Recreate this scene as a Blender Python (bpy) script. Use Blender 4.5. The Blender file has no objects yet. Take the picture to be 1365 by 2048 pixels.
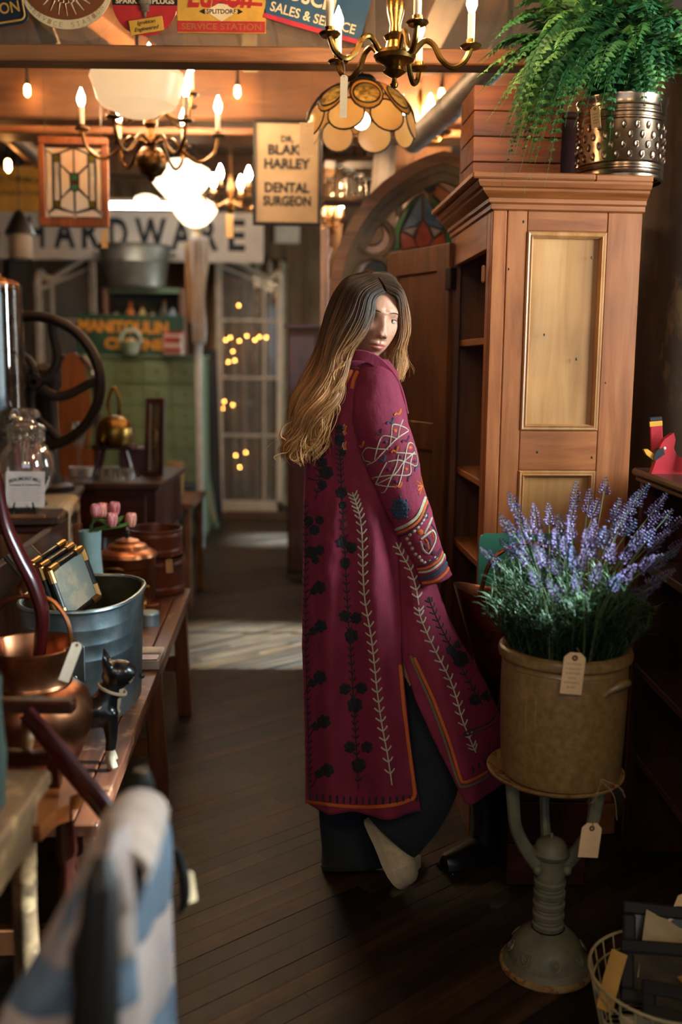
import bpy, bmesh, math, random
from mathutils import Vector, Matrix, Euler, noise
from mathutils.bvhtree import BVHTree
random.seed(7)
R = math.radians
PI = math.pi
SC = bpy.context.scene
COL = SC.collection

# ------------------------------------------------------------------ camera
FPX = 1991.0                      # focal length in pixels of the 1365x2048 frame (35 mm lens)
CAM = Vector((0, 0, 1.45))
PITCH, ROLL = R(8.5), R(0.6)
cd = bpy.data.cameras.new('camera')
cam = bpy.data.objects.new('camera', cd)
COL.objects.link(cam)
cd.sensor_fit = 'VERTICAL'
cd.sensor_height = 36.0
cd.lens = 36.0 * FPX / 2048.0
cam.location = CAM
CROT = (Matrix.Rotation(-PITCH, 3, 'X') @ Matrix.Rotation(PI / 2, 3, 'X') @ Matrix.Rotation(ROLL, 3, 'Z'))
cam.rotation_euler = CROT.to_euler()
cd.dof.use_dof = True
cd.dof.focus_distance = 2.66
cd.dof.aperture_fstop = 1.5
cd.clip_start = 0.02
SC.camera = cam
cy = SC.cycles
cy.max_bounces = 6; cy.diffuse_bounces = 3; cy.glossy_bounces = 3; cy.transmission_bounces = 4; cy.transparent_max_bounces = 16
cy.caustics_reflective = False; cy.caustics_refractive = False; cy.adaptive_threshold = 0.02

# ------------------------------------------------------------------ world, daylight, exposure
SC.view_settings.view_transform = 'Standard'
SC.view_settings.look = 'None'
SC.view_settings.gamma = 1.0
SC.view_settings.use_curve_mapping = False
SC.view_settings.exposure = 0.9
w = bpy.data.worlds.new('sky')
SC.world = w
w.use_nodes = True
w.node_tree.nodes['Background'].inputs[0].default_value = (0.55, 0.72, 0.9, 1)
w.node_tree.nodes['Background'].inputs[1].default_value = 0.45

def lamp(kind, name, loc, energy, color, **kw):
    d = bpy.data.lights.new(name, kind)
    d.energy = energy
    d.color = color
    rot = kw.pop('rot', None)
    for k, v in kw.items():
        setattr(d, k, v)
    o = bpy.data.objects.new(name, d)
    COL.objects.link(o)
    o.location = loc
    if rot:
        o.rotation_euler = rot
    return o

def window_light(name, y0, y1, z0, z1, energy, color=(0.78, 0.89, 1.0), spread=R(150), x=2.42, tilt=0.0):
    # daylight coming in through a window of the right-hand wall
    return lamp('AREA', name, (x, (y0 + y1) / 2, (z0 + z1) / 2), energy, color, shape='RECTANGLE',
                size=z1 - z0, size_y=y1 - y0, spread=spread, rot=(0, R(90) - tilt, 0))

SUN = lamp('SUN', 'sun', (6, 5, 5), 62.0, (0.62, 0.80, 1.0), angle=R(4))
SUN.rotation_euler = Vector((-math.cos(R(35)), 0.0, -math.sin(R(35)))).to_track_quat('-Z', 'Y').to_euler()
WIN = [(1.32, 2.35, 1.35, 2.6), (4.55, 5.45, 0.95, 2.3), (7.8, 8.45, 0.95, 2.3)]
window_light('daylight_near', *WIN[0], 135)
window_light('daylight_mid', *WIN[1], 40)
window_light('daylight_far', *WIN[2], 60)
# shop-front window behind the camera
lamp('AREA', 'daylight_front', (0.3, -1.32, 1.75), 5, (0.84, 0.92, 1.0), shape='RECTANGLE', size=2.6, size_y=1.3,
     rot=(R(90), 0, 0))

# warm front fill added behind the viewer; no fitting is built there
lamp('POINT', 'warm_front_fill', (-.5, -.45, 2.5), 22, (1.0, .74, .46), shadow_soft_size=.14)
lamp('POINT', 'warm_front_fill', (.9, -.5, 2.5), 22, (1.0, .74, .46), shadow_soft_size=.14)
# ------------------------------------------------------------------ pixel -> place
def ray(px, py):
    d = CROT @ Vector(((px - 682.5) / FPX, -(py - 1024.0) / FPX, -1.0))
    return d
def P(px, py, Y):
    d = ray(px, py)
    return CAM + d * (Y / d.y)
def PZ(px, py, z):
    d = ray(px, py)
    return CAM + d * ((z - CAM.z) / d.z)
def MPP(Y):                      # metres in one pixel at depth Y (near the picture's middle)
    return Y / FPX / 1.0

# ------------------------------------------------------------------ mesh helpers
def lin(c):
    if isinstance(c, str):
        c = c.lstrip('#')
        c = [int(c[i:i + 2], 16) / 255 for i in (0, 2, 4)]
    return tuple(((v / 12.92) if v <= 0.04045 else ((v + 0.055) / 1.055) ** 2.4) for v in c)

ROOTINV = {}
def inv_of(parent):
    return ROOTINV.get(parent.name, Matrix.Identity(4)) if parent else Matrix.Identity(4)

def tag(o, label=None, cat=None, group=None, kind=None):
    if label: o['label'] = label
    if cat: o['category'] = cat
    if group: o['group'] = group
    if kind: o['kind'] = kind
    return o

def thing(name, label, cat, loc=(0, 0, 0), rot=(0, 0, 0), group=None, kind=None):
    o = bpy.data.objects.new(name, None)
    o.empty_display_size = 0.05
    COL.objects.link(o)
    o.location = loc
    o.rotation_euler = rot
    ROOTINV[o.name] = (Matrix.Translation(Vector(loc)) @ Euler(rot).to_matrix().to_4x4()).inverted()
    return tag(o, label, cat, group, kind)

def catmull(pts, n):
    pts = [Vector(p) for p in pts]
    P_ = [pts[0] * 2 - pts[1]] + pts + [pts[-1] * 2 - pts[-2]]
    out = []
    segs = len(pts) - 1
    for i in range(n):
        t = i / (n - 1) * segs
        k = min(int(t), segs - 1)
        u = t - k
        a, b, c, d = P_[k:k + 4]
        out.append(0.5 * ((2 * b) + (c - a) * u + (2 * a - 5 * b + 4 * c - d) * u * u + (3 * b - a - 3 * c + d) * u ** 3))
    return out

def lerp_list(vals, n):
    out = []
    m = len(vals) - 1
    for i in range(n):
        t = i / (n - 1) * m if n > 1 else 0
        k = min(int(t), m - 1) if m else 0
        u = t - k
        out.append(vals[k] * (1 - u) + vals[min(k + 1, m)] * u)
    return out

class MB:
    def __init__(s):
        s.v = []; s.f = []; s.c = []; s.mi = []
    def add(s, vs, fs, M=None, mi=0):
        b = len(s.v)
        if M is not None:
            vs = [M @ Vector(x) for x in vs]
        s.v.extend(Vector(x) for x in vs)
        s.f.extend([tuple(i + b for i in f) for f in fs])
        s.mi.extend([mi] * len(fs))
        return s
    def box(s, c, size, rot=None, bev=0.0, M=None, mi=0):
        hx, hy, hz = [q / 2 for q in size]
        T = Matrix.Translation(Vector(c))
        if rot: T = T @ Euler(rot).to_matrix().to_4x4()
        if M is not None: T = M @ T
        if bev <= 0:
            vs = [(x, y, z) for x in (-hx, hx) for y in (-hy, hy) for z in (-hz, hz)]
            fs = [(0, 1, 3, 2), (4, 6, 7, 5), (0, 4, 5, 1), (2, 3, 7, 6), (0, 2, 6, 4), (1, 5, 7, 3)]
            return s.add(vs, fs, T, mi)
        b = min(bev, hx * .9, hy * .9, hz * .9)
        vs = []; idx = {}
        for x in (-1, 1):
            for y in (-1, 1):
                for z in (-1, 1):
                    for ax in range(3):
                        p = [x * (hx - b), y * (hy - b), z * (hz - b)]
                        p[ax] = (x * hx, y * hy, z * hz)[ax]
                        idx[(x, y, z, ax)] = len(vs); vs.append(p)
        fs = []
        for ax in range(3):
            o = [i for i in range(3) if i != ax]
            for sg in (-1, 1):
                q = []
                for a_, b_ in ((-1, -1), (1, -1), (1, 1), (-1, 1)):
                    k = [0, 0, 0]; k[ax] = sg; k[o[0]] = a_; k[o[1]] = b_
                    q.append(idx[(k[0], k[1], k[2], ax)])
                fs.append(tuple(q))
            for a_ in (-1, 1):
                for b_ in (-1, 1):
                    k = [0, 0, 0]; k[o[0]] = a_; k[o[1]] = b_
                    q = []
                    for sg, axx in ((-1, o[0]), (1, o[0]), (1, o[1]), (-1, o[1])):
                        k2 = list(k); k2[ax] = sg
                        q.append(idx[(k2[0], k2[1], k2[2], axx)])
                    fs.append(tuple(q))
        for x in (-1, 1):
            for y in (-1, 1):
                for z in (-1, 1):
                    fs.append(tuple(idx[(x, y, z, ax)] for ax in range(3)))
        s.add(vs, fs, T, mi); return s
    def beam(s, a, b, w_, h_, up=(0, 0, 1), bev=0.0, mi=0):
        a = Vector(a); b = Vector(b); d = b - a
        z = d.normalized(); u = Vector(up)
        if abs(z.dot(u)) > .98: u = Vector((0, 1, 0))
        x = u.cross(z).normalized(); y = z.cross(x)
        M = Matrix((x, y, z)).transposed().to_4x4(); M.translation = (a + b) / 2
        return s.box((0, 0, 0), (w_, h_, d.length), M=M, bev=bev, mi=mi)
    def tube(s, pts, rad, n=8, caps=True, flat=1.0, up=None, closed=False, mi=0):
        pts = [Vector(p) for p in pts]
        m = len(pts)
        if not hasattr(rad, '__len__'): rad = [rad] * m
        elif len(rad) != m: rad = lerp_list(list(rad), m)
        b0 = len(s.v)
        prev = None
        for i in range(m):
            if closed: t = pts[(i + 1) % m] - pts[i - 1]
            else: t = pts[min(i + 1, m - 1)] - pts[max(i - 1, 0)]
            t = t.normalized() if t.length > 1e-9 else Vector((0, 0, 1))
            if prev is None:
                u = Vector(up) if up else (Vector((0, 0, 1)) if abs(t.z) < .9 else Vector((0, 1, 0)))
                x = u - t * u.dot(t); x.normalize()
            else:
                x = prev - t * prev.dot(t)
                x = x.normalized() if x.length > 1e-6 else t.orthogonal().normalized()
            prev = x
            y = t.cross(x)
            for k in range(n):
                a = 2 * PI * k / n
                s.v.append(pts[i] + (x * math.cos(a) + y * math.sin(a) * flat) * rad[i])
        for i in range(m if closed else m - 1):
            j = (i + 1) % m
            for k in range(n):
                k2 = (k + 1) % n
                s.f.append((b0 + i * n + k, b0 + i * n + k2, b0 + j * n + k2, b0 + j * n + k)); s.mi.append(mi)
        if caps and not closed:
            s.f.append(tuple(b0 + k for k in reversed(range(n)))); s.mi.append(mi)
            s.f.append(tuple(b0 + (m - 1) * n + k for k in range(n))); s.mi.append(mi)
        return s
    def lathe(s, prof, n=32, M=None, caps=False, arc=2 * PI, sx=1.0, sy=1.0, mi=0):
        vs = []; fs = []
        full = abs(arc - 2 * PI) < 1e-6
        m = n if full else n + 1
        for r, z in prof:
            for k in range(m):
                a = arc * k / n
                vs.append((r * math.cos(a) * sx, r * math.sin(a) * sy, z))
        for i in range(len(prof) - 1):
            for k in range(n):
                k2 = (k + 1) % m
                fs.append((i * m + k, i * m + k2, (i + 1) * m + k2, (i + 1) * m + k))
        if caps:
            fs.append(tuple(reversed(range(m)))); fs.append(tuple((len(prof) - 1) * m + k for k in range(m)))
        return s.add(vs, fs, M, mi)
    def sphere(s, c, r, n=16, m=10, scale=(1, 1, 1), M=None, mi=0):
        prof = [(max(1e-5, r * math.sin(PI * i / m)), -r * math.cos(PI * i / m)) for i in range(m + 1)]
        T = Matrix.Translation(Vector(c)) @ Matrix.Diagonal((*scale, 1))
        if M is not None: T = M @ T
        return s.lathe(prof, n, T, mi=mi)
    def prism(s, poly, y0, y1, M=None, mi=0):
        # poly: (x, z) outline, extruded along y
        n = len(poly)
        vs = [(x, y0, z) for x, z in poly] + [(x, y1, z) for x, z in poly]
        fs = [tuple(range(n)), tuple(reversed(range(n, 2 * n)))]
        for i in range(n):
            j = (i + 1) % n
            fs.append((i, i + n, j + n, j))
        return s.add(vs, fs, M, mi)
    def loft(s, rings, closed=True, caps=False, mi=0):
        b = len(s.v); n = len(rings[0])
        for r in rings: s.v.extend(Vector(p) for p in r)
        for i in range(len(rings) - 1):
            for k in range(n if closed else n - 1):
                k2 = (k + 1) % n
                s.f.append((b + i * n + k, b + i * n + k2, b + (i + 1) * n + k2, b + (i + 1) * n + k)); s.mi.append(mi)
        if caps:
            s.f.append(tuple(b + k for k in reversed(range(n)))); s.mi.append(mi)
            s.f.append(tuple(b + (len(rings) - 1) * n + k for k in range(n))); s.mi.append(mi)
        return s
    def grid(s, fn, nu, nv, mi=0):
        return s.loft([[fn(i / nu, j / nv) for j in range(nv + 1)] for i in range(nu + 1)], closed=False, mi=mi)
    def mesh(s, name, mats, sharp=35, fix=True):
        me = bpy.data.meshes.new(name)
        me.from_pydata([tuple(v) for v in s.v], [], s.f)
        me.update()
        if fix:
            bm = bmesh.new(); bm.from_mesh(me)
            bmesh.ops.recalc_face_normals(bm, faces=bm.faces)
            bm.to_mesh(me); bm.free()
        mats = mats if isinstance(mats, (list, tuple)) else [mats]
        for m in mats: me.materials.append(m)
        if len(mats) > 1:
            me.polygons.foreach_set('material_index', s.mi)
        if sharp is None:
            me.shade_flat()
        else:
            me.shade_smooth()
            me.set_sharp_from_angle(angle=R(sharp))
        return me
    def build(s, name, mats, parent=None, world=False, sharp=35, loc=None, rot=None, label=None, cat=None, group=None,
              kind=None, fix=True):
        if world and parent is not None:
            Mi = inv_of(parent)
            s.v = [Mi @ v for v in s.v]
        elif world and loc is not None:
            l = Vector(loc); s.v = [v - l for v in s.v]
        o = bpy.data.objects.new(name, s.mesh(name, mats, sharp, fix))
        COL.objects.link(o)
        if parent is not None:
            o.parent = parent
            ROOTINV[o.name] = inv_of(parent)
        if loc is not None: o.location = loc
        if rot is not None: o.rotation_euler = rot
        return tag(o, label, cat, group, kind)

def dup(o, parent=None, loc=None, rot=None, label=None):
    c = o.copy(); COL.objects.link(c)
    c.parent = parent
    if loc is not None: c.location = loc
    if rot is not None: c.rotation_euler = rot
    if label: c['label'] = label
    for ch in [x for x in bpy.data.objects if x.parent == o]:
        dup(ch, c)
    return c

# ------------------------------------------------------------------ materials
def newmat(name):
    m = bpy.data.materials.new(name); m.use_nodes = True
    nt = m.node_tree
    return m, nt, nt.nodes['Principled BSDF']
def rgba(c, a=1): return (*lin(c), a)
def ramp(nt, stops):
    r = nt.nodes.new('ShaderNodeValToRGB')
    e = r.color_ramp.elements
    while len(e) < len(stops): e.new(0.5)
    for k, (p, c) in enumerate(stops):
        e[k].position = p; e[k].color = rgba(c)
    return r
def noise_node(nt, scale, detail=4, rough=.55, vec=None, dist=0.0):
    n = nt.nodes.new('ShaderNodeTexNoise')
    n.inputs['Scale'].default_value = scale; n.inputs['Detail'].default_value = detail
    n.inputs['Roughness'].default_value = rough; n.inputs['Distortion'].default_value = dist
    if vec: nt.links.new(vec, n.inputs['Vector'])
    return n
def coords(nt, scale=(1, 1, 1), rot=(0, 0, 0), kind='Object', rnd=False):
    tc = nt.nodes.new('ShaderNodeTexCoord'); mp = nt.nodes.new('ShaderNodeMapping')
    mp.inputs['Scale'].default_value = scale; mp.inputs['Rotation'].default_value = rot
    nt.links.new(tc.outputs[kind], mp.inputs['Vector'])
    if rnd:
        oi = nt.nodes.new('ShaderNodeObjectInfo'); ma = nt.nodes.new('ShaderNodeMath'); ma.operation = 'MULTIPLY'
        ma.inputs[1].default_value = 37.0
        nt.links.new(oi.outputs['Random'], ma.inputs[0]); nt.links.new(ma.outputs[0], mp.inputs['Location'])
    return mp.outputs['Vector']
def bump(nt, bs, h, strength=.2, dist=.002):
    b = nt.nodes.new('ShaderNodeBump'); b.inputs['Strength'].default_value = strength; b.inputs['Distance'].default_value = dist
    nt.links.new(h, b.inputs['Height']); nt.links.new(b.outputs['Normal'], bs.inputs['Normal'])

def wood(name, dark, mid, light, axis='z', scale=1.0, rough=.5, knots=False, rnd=True, coat=0.0, wear=None):
    m, nt, bs = newmat(name)
    st = {'x': (2.2, 26, 26), 'y': (26, 2.2, 26), 'z': (26, 26, 2.2)}[axis]
    vec = coords(nt, tuple(q * scale for q in st), rnd=rnd)
    n1 = noise_node(nt, 1.0, 6, .62, vec, .6)
    r = ramp(nt, [(.28, dark), (.5, mid), (.74, light)])
    nt.links.new(n1.outputs['Fac'], r.inputs['Fac'])
    col = r.outputs['Color']
    v2 = coords(nt, (2.5, 2.5, 2.5), rnd=rnd)
    n2 = noise_node(nt, 1.3, 3, .5, v2)
    mx = nt.nodes.new('ShaderNodeMixRGB'); mx.blend_type = 'MULTIPLY'; mx.inputs['Fac'].default_value = .5
    r2 = ramp(nt, [(.3, '#8a8078'), (.7, '#ffffff')])
    nt.links.new(n2.outputs['Fac'], r2.inputs['Fac']); nt.links.new(col, mx.inputs[1]); nt.links.new(r2.outputs['Color'], mx.inputs[2])
    col = mx.outputs['Color']
    if knots:
        vo = nt.nodes.new('ShaderNodeTexVoronoi'); vo.inputs['Scale'].default_value = 1.0
        kst = {'x': (3, 9, 9), 'y': (9, 3, 9), 'z': (9, 9, 4)}[axis]
        nt.links.new(coords(nt, kst), vo.inputs['Vector'])
        rk = ramp(nt, [(.035, '#2a1408'), (.075, '#ffffff')])
        nt.links.new(vo.outputs['Distance'], rk.inputs['Fac'])
        mk = nt.nodes.new('ShaderNodeMixRGB'); mk.blend_type = 'MULTIPLY'; mk.inputs['Fac'].default_value = .8
        nt.links.new(col, mk.inputs[1]); nt.links.new(rk.outputs['Color'], mk.inputs[2]); col = mk.outputs['Color']
    if wear:
        nw = noise_node(nt, 9, 8, .7, coords(nt))
        rw = ramp(nt, [(.56, '#000000'), (.66, '#ffffff')])
        nt.links.new(nw.outputs['Fac'], rw.inputs['Fac'])
        mw = nt.nodes.new('ShaderNodeMixRGB'); mw.inputs[2].default_value = rgba(wear)
        nt.links.new(rw.outputs['Color'], mw.inputs['Fac']); nt.links.new(col, mw.inputs[1]); col = mw.outputs['Color']
    nt.links.new(col, bs.inputs['Base Color'])
    bs.inputs['Roughness'].default_value = rough
    bs.inputs['Coat Weight'].default_value = coat
    bump(nt, bs, n1.outputs['Fac'], .12, .002)
    return m

def mottled(name, c1, c2, scale=6, rough=.6, metal=0.0, c3=None, t3=.62, bumpk=0.0, detail=6, rough2=None, stretch=(1, 1, 1), sheen=0.0, coat=0.0):
    m, nt, bs = newmat(name)
    n = noise_node(nt, scale, detail, .6, coords(nt, stretch))
    r = ramp(nt, [(.35, c1), (.65, c2)])
    nt.links.new(n.outputs['Fac'], r.inputs['Fac'])
    col = r.outputs['Color']
    if c3:
        n3 = noise_node(nt, scale * 1.7, 8, .7, coords(nt, stretch, rot=(.4, 1.1, .2)))
        r3 = ramp(nt, [(t3, '#000000'), (t3 + .08, '#ffffff')])
        nt.links.new(n3.outputs['Fac'], r3.inputs['Fac'])
        mx = nt.nodes.new('ShaderNodeMixRGB'); mx.inputs[2].default_value = rgba(c3)
        nt.links.new(r3.outputs['Color'], mx.inputs['Fac']); nt.links.new(col, mx.inputs[1]); col = mx.outputs['Color']
    nt.links.new(col, bs.inputs['Base Color'])
    bs.inputs['Metallic'].default_value = metal
    bs.inputs['Roughness'].default_value = rough
    bs.inputs['Sheen Weight'].default_value = sheen
    bs.inputs['Coat Weight'].default_value = coat
    if rough2 is not None:
        mr = nt.nodes.new('ShaderNodeMapRange')
        mr.inputs['To Min'].default_value = rough; mr.inputs['To Max'].default_value = rough2
        nt.links.new(n.outputs['Fac'], mr.inputs['Value']); nt.links.new(mr.outputs['Result'], bs.inputs['Roughness'])
    if bumpk: bump(nt, bs, n.outputs['Fac'], bumpk, .003)
    return m

def plain(name, c, rough=.6, metal=0.0, k=.12, scale=14, **kw):
    l = lin(c)
    def srgb(v): return max(0, min(1, (v * 12.92) if v <= .0031308 else 1.055 * v ** (1 / 2.4) - .055))
    a = tuple(srgb(v * (1 - k)) for v in l); b = tuple(srgb(min(1, v * (1 + k))) for v in l)
    return mottled(name, a, b, scale, rough, metal, **kw)

def glow(name, c, strength, base=None):
    m, nt, bs = newmat(name)
    n = noise_node(nt, 5, 2, .5, coords(nt))
    mr = nt.nodes.new('ShaderNodeMapRange'); mr.inputs['To Min'].default_value = strength * .92; mr.inputs['To Max'].default_value = strength * 1.08
    nt.links.new(n.outputs['Fac'], mr.inputs['Value']); nt.links.new(mr.outputs['Result'], bs.inputs['Emission Strength'])
    bs.inputs['Base Color'].default_value = rgba(base or c)
    bs.inputs['Emission Color'].default_value = rgba(c)
    bs.inputs['Roughness'].default_value = .3
    return m

def glass(name, tint='#ffffff', refl=.12, rough=.02, dirt=0.0):
    m, nt, bs = newmat(name)
    out = nt.nodes['Material Output']
    tr = nt.nodes.new('ShaderNodeBsdfTransparent'); tr.inputs[0].default_value = rgba(tint)
    gl = nt.nodes.new('ShaderNodeBsdfGlossy'); gl.inputs['Roughness'].default_value = rough
    gl.inputs['Color'].default_value = (1, 1, 1, 1)
    lw = nt.nodes.new('ShaderNodeLayerWeight'); lw.inputs['Blend'].default_value = .25
    mr = nt.nodes.new('ShaderNodeMapRange'); mr.inputs['To Min'].default_value = refl; mr.inputs['To Max'].default_value = min(1, refl + .55)
    nt.links.new(lw.outputs['Fresnel'], mr.inputs['Value'])
    n = noise_node(nt, 20, 3, .5, coords(nt)); bp = nt.nodes.new('ShaderNodeBump'); bp.inputs['Strength'].default_value = .05
    nt.links.new(n.outputs['Fac'], bp.inputs['Height']); nt.links.new(bp.outputs['Normal'], gl.inputs['Normal'])
    mx = nt.nodes.new('ShaderNodeMixShader')
    nt.links.new(mr.outputs['Result'], mx.inputs['Fac']); nt.links.new(tr.outputs[0], mx.inputs[1]); nt.links.new(gl.outputs[0], mx.inputs[2])
    last = mx
    if dirt:
        df = nt.nodes.new('ShaderNodeBsdfDiffuse'); df.inputs[0].default_value = (.6, .58, .54, 1)
        m2 = nt.nodes.new('ShaderNodeMixShader'); m2.inputs[0].default_value = dirt
        nt.links.new(mx.outputs[0], m2.inputs[1]); nt.links.new(df.outputs[0], m2.inputs[2]); last = m2
    nt.links.new(last.outputs[0], out.inputs['Surface'])
    return m

def translucent(name, c1, c2, scale=8, emit=0.0, rough=.3, trans=.5):
    m, nt, bs = newmat(name)
    if 'leaf' in name: bs.inputs['Specular IOR Level'].default_value = .2
    n = noise_node(nt, scale, 4, .5, coords(nt)); r = ramp(nt, [(.35, c1), (.65, c2)])
    nt.links.new(n.outputs['Fac'], r.inputs['Fac']); nt.links.new(r.outputs['Color'], bs.inputs['Base Color'])
    bs.inputs['Roughness'].default_value = rough
    out = nt.nodes['Material Output']
    tl = nt.nodes.new('ShaderNodeBsdfTranslucent'); nt.links.new(r.outputs['Color'], tl.inputs['Color'])
    mx = nt.nodes.new('ShaderNodeMixShader'); mx.inputs[0].default_value = trans
    nt.links.new(bs.outputs[0], mx.inputs[1]); nt.links.new(tl.outputs[0], mx.inputs[2]); nt.links.new(mx.outputs[0], out.inputs['Surface'])
    if emit:
        nt.links.new(r.outputs['Color'], bs.inputs['Emission Color']); bs.inputs['Emission Strength'].default_value = emit
    return m

M = {}
M['pine'] = wood('pine', '#7d4118', '#a05c2c', '#b57340', 'z', 1.0, .42, knots=False, coat=.1)
M['pine_h'] = wood('pine_cross', '#753a14', '#985628', '#ad6c3a', 'x', 1.0, .42, coat=.1)
M['pine_y'] = wood('pine_length', '#6d3a1b', '#9c5f33', '#b57746', 'y', 1.0, .42, coat=.1)
M['pine_light'] = wood('pine_light', '#9c6a36', '#b5824c', '#c49560', 'z', .8, .4, knots=True, coat=.1)
M['pine_mould'] = wood('pine_moulding', '#a26c3c', '#bd8752', '#cc9a68', 'z', 1.0, .4)
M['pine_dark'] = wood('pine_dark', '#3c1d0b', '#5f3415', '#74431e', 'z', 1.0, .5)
M['oak_x'] = wood('oak_beam', '#5a3317', '#85532b', '#a06a3c', 'x', 1.0, .5)
M['rough_x'] = wood('rough_timber', '#3a2413', '#5f3d22', '#75502f', 'x', .5, .7)
M['rough_y'] = wood('rough_timber_length', '#4a2c17', '#6f4726', '#865a33', 'y', .5, .7)
M['ceiling'] = wood('ceiling_board', '#3a2414', '#5c3c22', '#75502f', 'y', .6, .75)
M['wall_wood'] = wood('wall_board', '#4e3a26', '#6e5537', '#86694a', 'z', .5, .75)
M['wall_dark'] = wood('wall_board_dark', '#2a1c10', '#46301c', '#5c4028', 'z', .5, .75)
M['mahog'] = wood('mahogany', '#1f0b07', '#3c170e', '#54231a', 'x', 1.0, .32, coat=.3)
M['mahog_z'] = wood('mahogany_upright', '#1f0b07', '#3c170e', '#54231a', 'z', 1.0, .32, coat=.3)
M['walnut'] = wood('walnut', '#22120a', '#3d2416', '#523424', 'y', 1.0, .4, coat=.2)
M['bench'] = wood('bench_top', '#3e1d10', '#6b3a22', '#85502f', 'y', 1.0, .45, wear='#9a7250')
M['bench_z'] = wood('bench_leg', '#4a2412', '#77421f', '#905628', 'z', 1.0, .45)
M['floor'] = wood('floor_board', '#2f1b0c', '#5a3a1c', '#7a5430', 'x', 1.0, .38, coat=.0)
M['black'] = plain('black_iron', '#15130f', .45, .3)
M['iron'] = mottled('cast_iron', '#1a120d', '#2c1d13', 20, .5, .5)
M['brass'] = mottled('brass', '#5e451f', '#937036', 14, .22, 1.0, rough2=.36)
M['brass_dark'] = mottled('antique_brass', '#3c2815', '#6e4f2c', 10, .3, 1.0, rough2=.45)
M['copper'] = mottled('copper', '#8a5236', '#b57e5a', 7, .24, 1.0, c3='#5a3520', t3=.62, rough2=.42)
M['copper_dark'] = mottled('copper_aged', '#5a2c18', '#8a4a2c', 7, .3, 1.0, c3='#3a2014', t3=.6, rough2=.45)
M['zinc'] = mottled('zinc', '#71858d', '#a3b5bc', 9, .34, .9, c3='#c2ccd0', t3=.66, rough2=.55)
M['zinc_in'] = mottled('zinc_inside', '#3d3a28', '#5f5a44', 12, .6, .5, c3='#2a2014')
M['white'] = plain('white_paint', '#d8cdbd', .55)
M['paper'] = plain('paper', '#d9cdb6', .8)
M['kraft'] = plain('manila_tag', '#c09a66', .8)
M['tagpale'] = plain('pale_tag', '#dcb98c', .8)
M['string'] = plain('twine', '#8a6c46', .9)
M['ink'] = plain('ink', '#0b0b0b', .7)
M['pencil'] = plain('pencil_grey', '#7a6a54', .8)
M['glass'] = glass('clear_glass', '#f4f6f2', .10)
M['pane'] = glass('window_pane', '#ece9e0', .06, dirt=.05)
M['crystal'] = glass('pressed_glass', '#efe9de', .2, .05, dirt=.06)
M['bulb'] = glow('lit_bulb', '#ffd2a0', 200)
M['bulb_small'] = glow('lit_filament', '#ffb060', 50)
M['candle'] = plain('candle_sleeve', '#d8c3a2', .6)
M['milk'] = glow('milk_glass', '#ffcf98', .46, '#c8b494')
M['milk_far'] = glow('milk_glass_far', '#ffe0b8', 1.9, '#e8d8bc')

def tube_mat(name, c, rough=.5, metal=0): return plain(name, c, rough, metal)

def text_mesh(s, font_w=1.0, thick=0.0, shear=0.0, bold=0.0, spacing=1.0):
    cu = bpy.data.curves.new('lettering', 'FONT')
    cu.body = s; cu.align_x = 'CENTER'; cu.align_y = 'CENTER'; cu.extrude = thick; cu.offset = bold; cu.shear = shear
    cu.space_character = spacing; cu.resolution_u = 3
    o = bpy.data.objects.new('lettering', cu)
    COL.objects.link(o)
    bpy.context.view_layer.update()
    dg = bpy.context.evaluated_depsgraph_get()
    me = bpy.data.meshes.new_from_object(o.evaluated_get(dg))
    vs = [v.co.copy() for v in me.vertices]; fs = [tuple(p.vertices) for p in me.polygons]
    bpy.data.objects.remove(o); bpy.data.curves.remove(cu); bpy.data.meshes.remove(me)
    return vs, fs

def letters(mb, s, cx, cz, w_, h_, y=-.004, bold=.0, shear=0.0, rot=0.0, arc=0.0, mi=0, thick=.02, spacing=1.0):
    # lettering of width w_ and cap height h_ centred at (cx, cz) on a plane facing -y
    vs, fs = text_mesh(s, bold=bold, shear=shear, thick=thick, spacing=spacing)
    if not vs: return mb
    x0 = min(v.x for v in vs); x1 = max(v.x for v in vs); y0 = min(v.y for v in vs); y1 = max(v.y for v in vs)
    out = []
    for v in vs:
        x = ((v.x - x0) / (x1 - x0) - .5) * w_
        z = ((v.y - y0) / (y1 - y0) - .5) * h_
        z -= arc * (2 * x / w_) ** 2 * h_
        xr = x * math.cos(rot) - z * math.sin(rot); zr = x * math.sin(rot) + z * math.cos(rot)
        out.append((cx + xr, y - v.z * .04, cz + zr))
    return mb.add(out, fs, None, mi)

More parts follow.
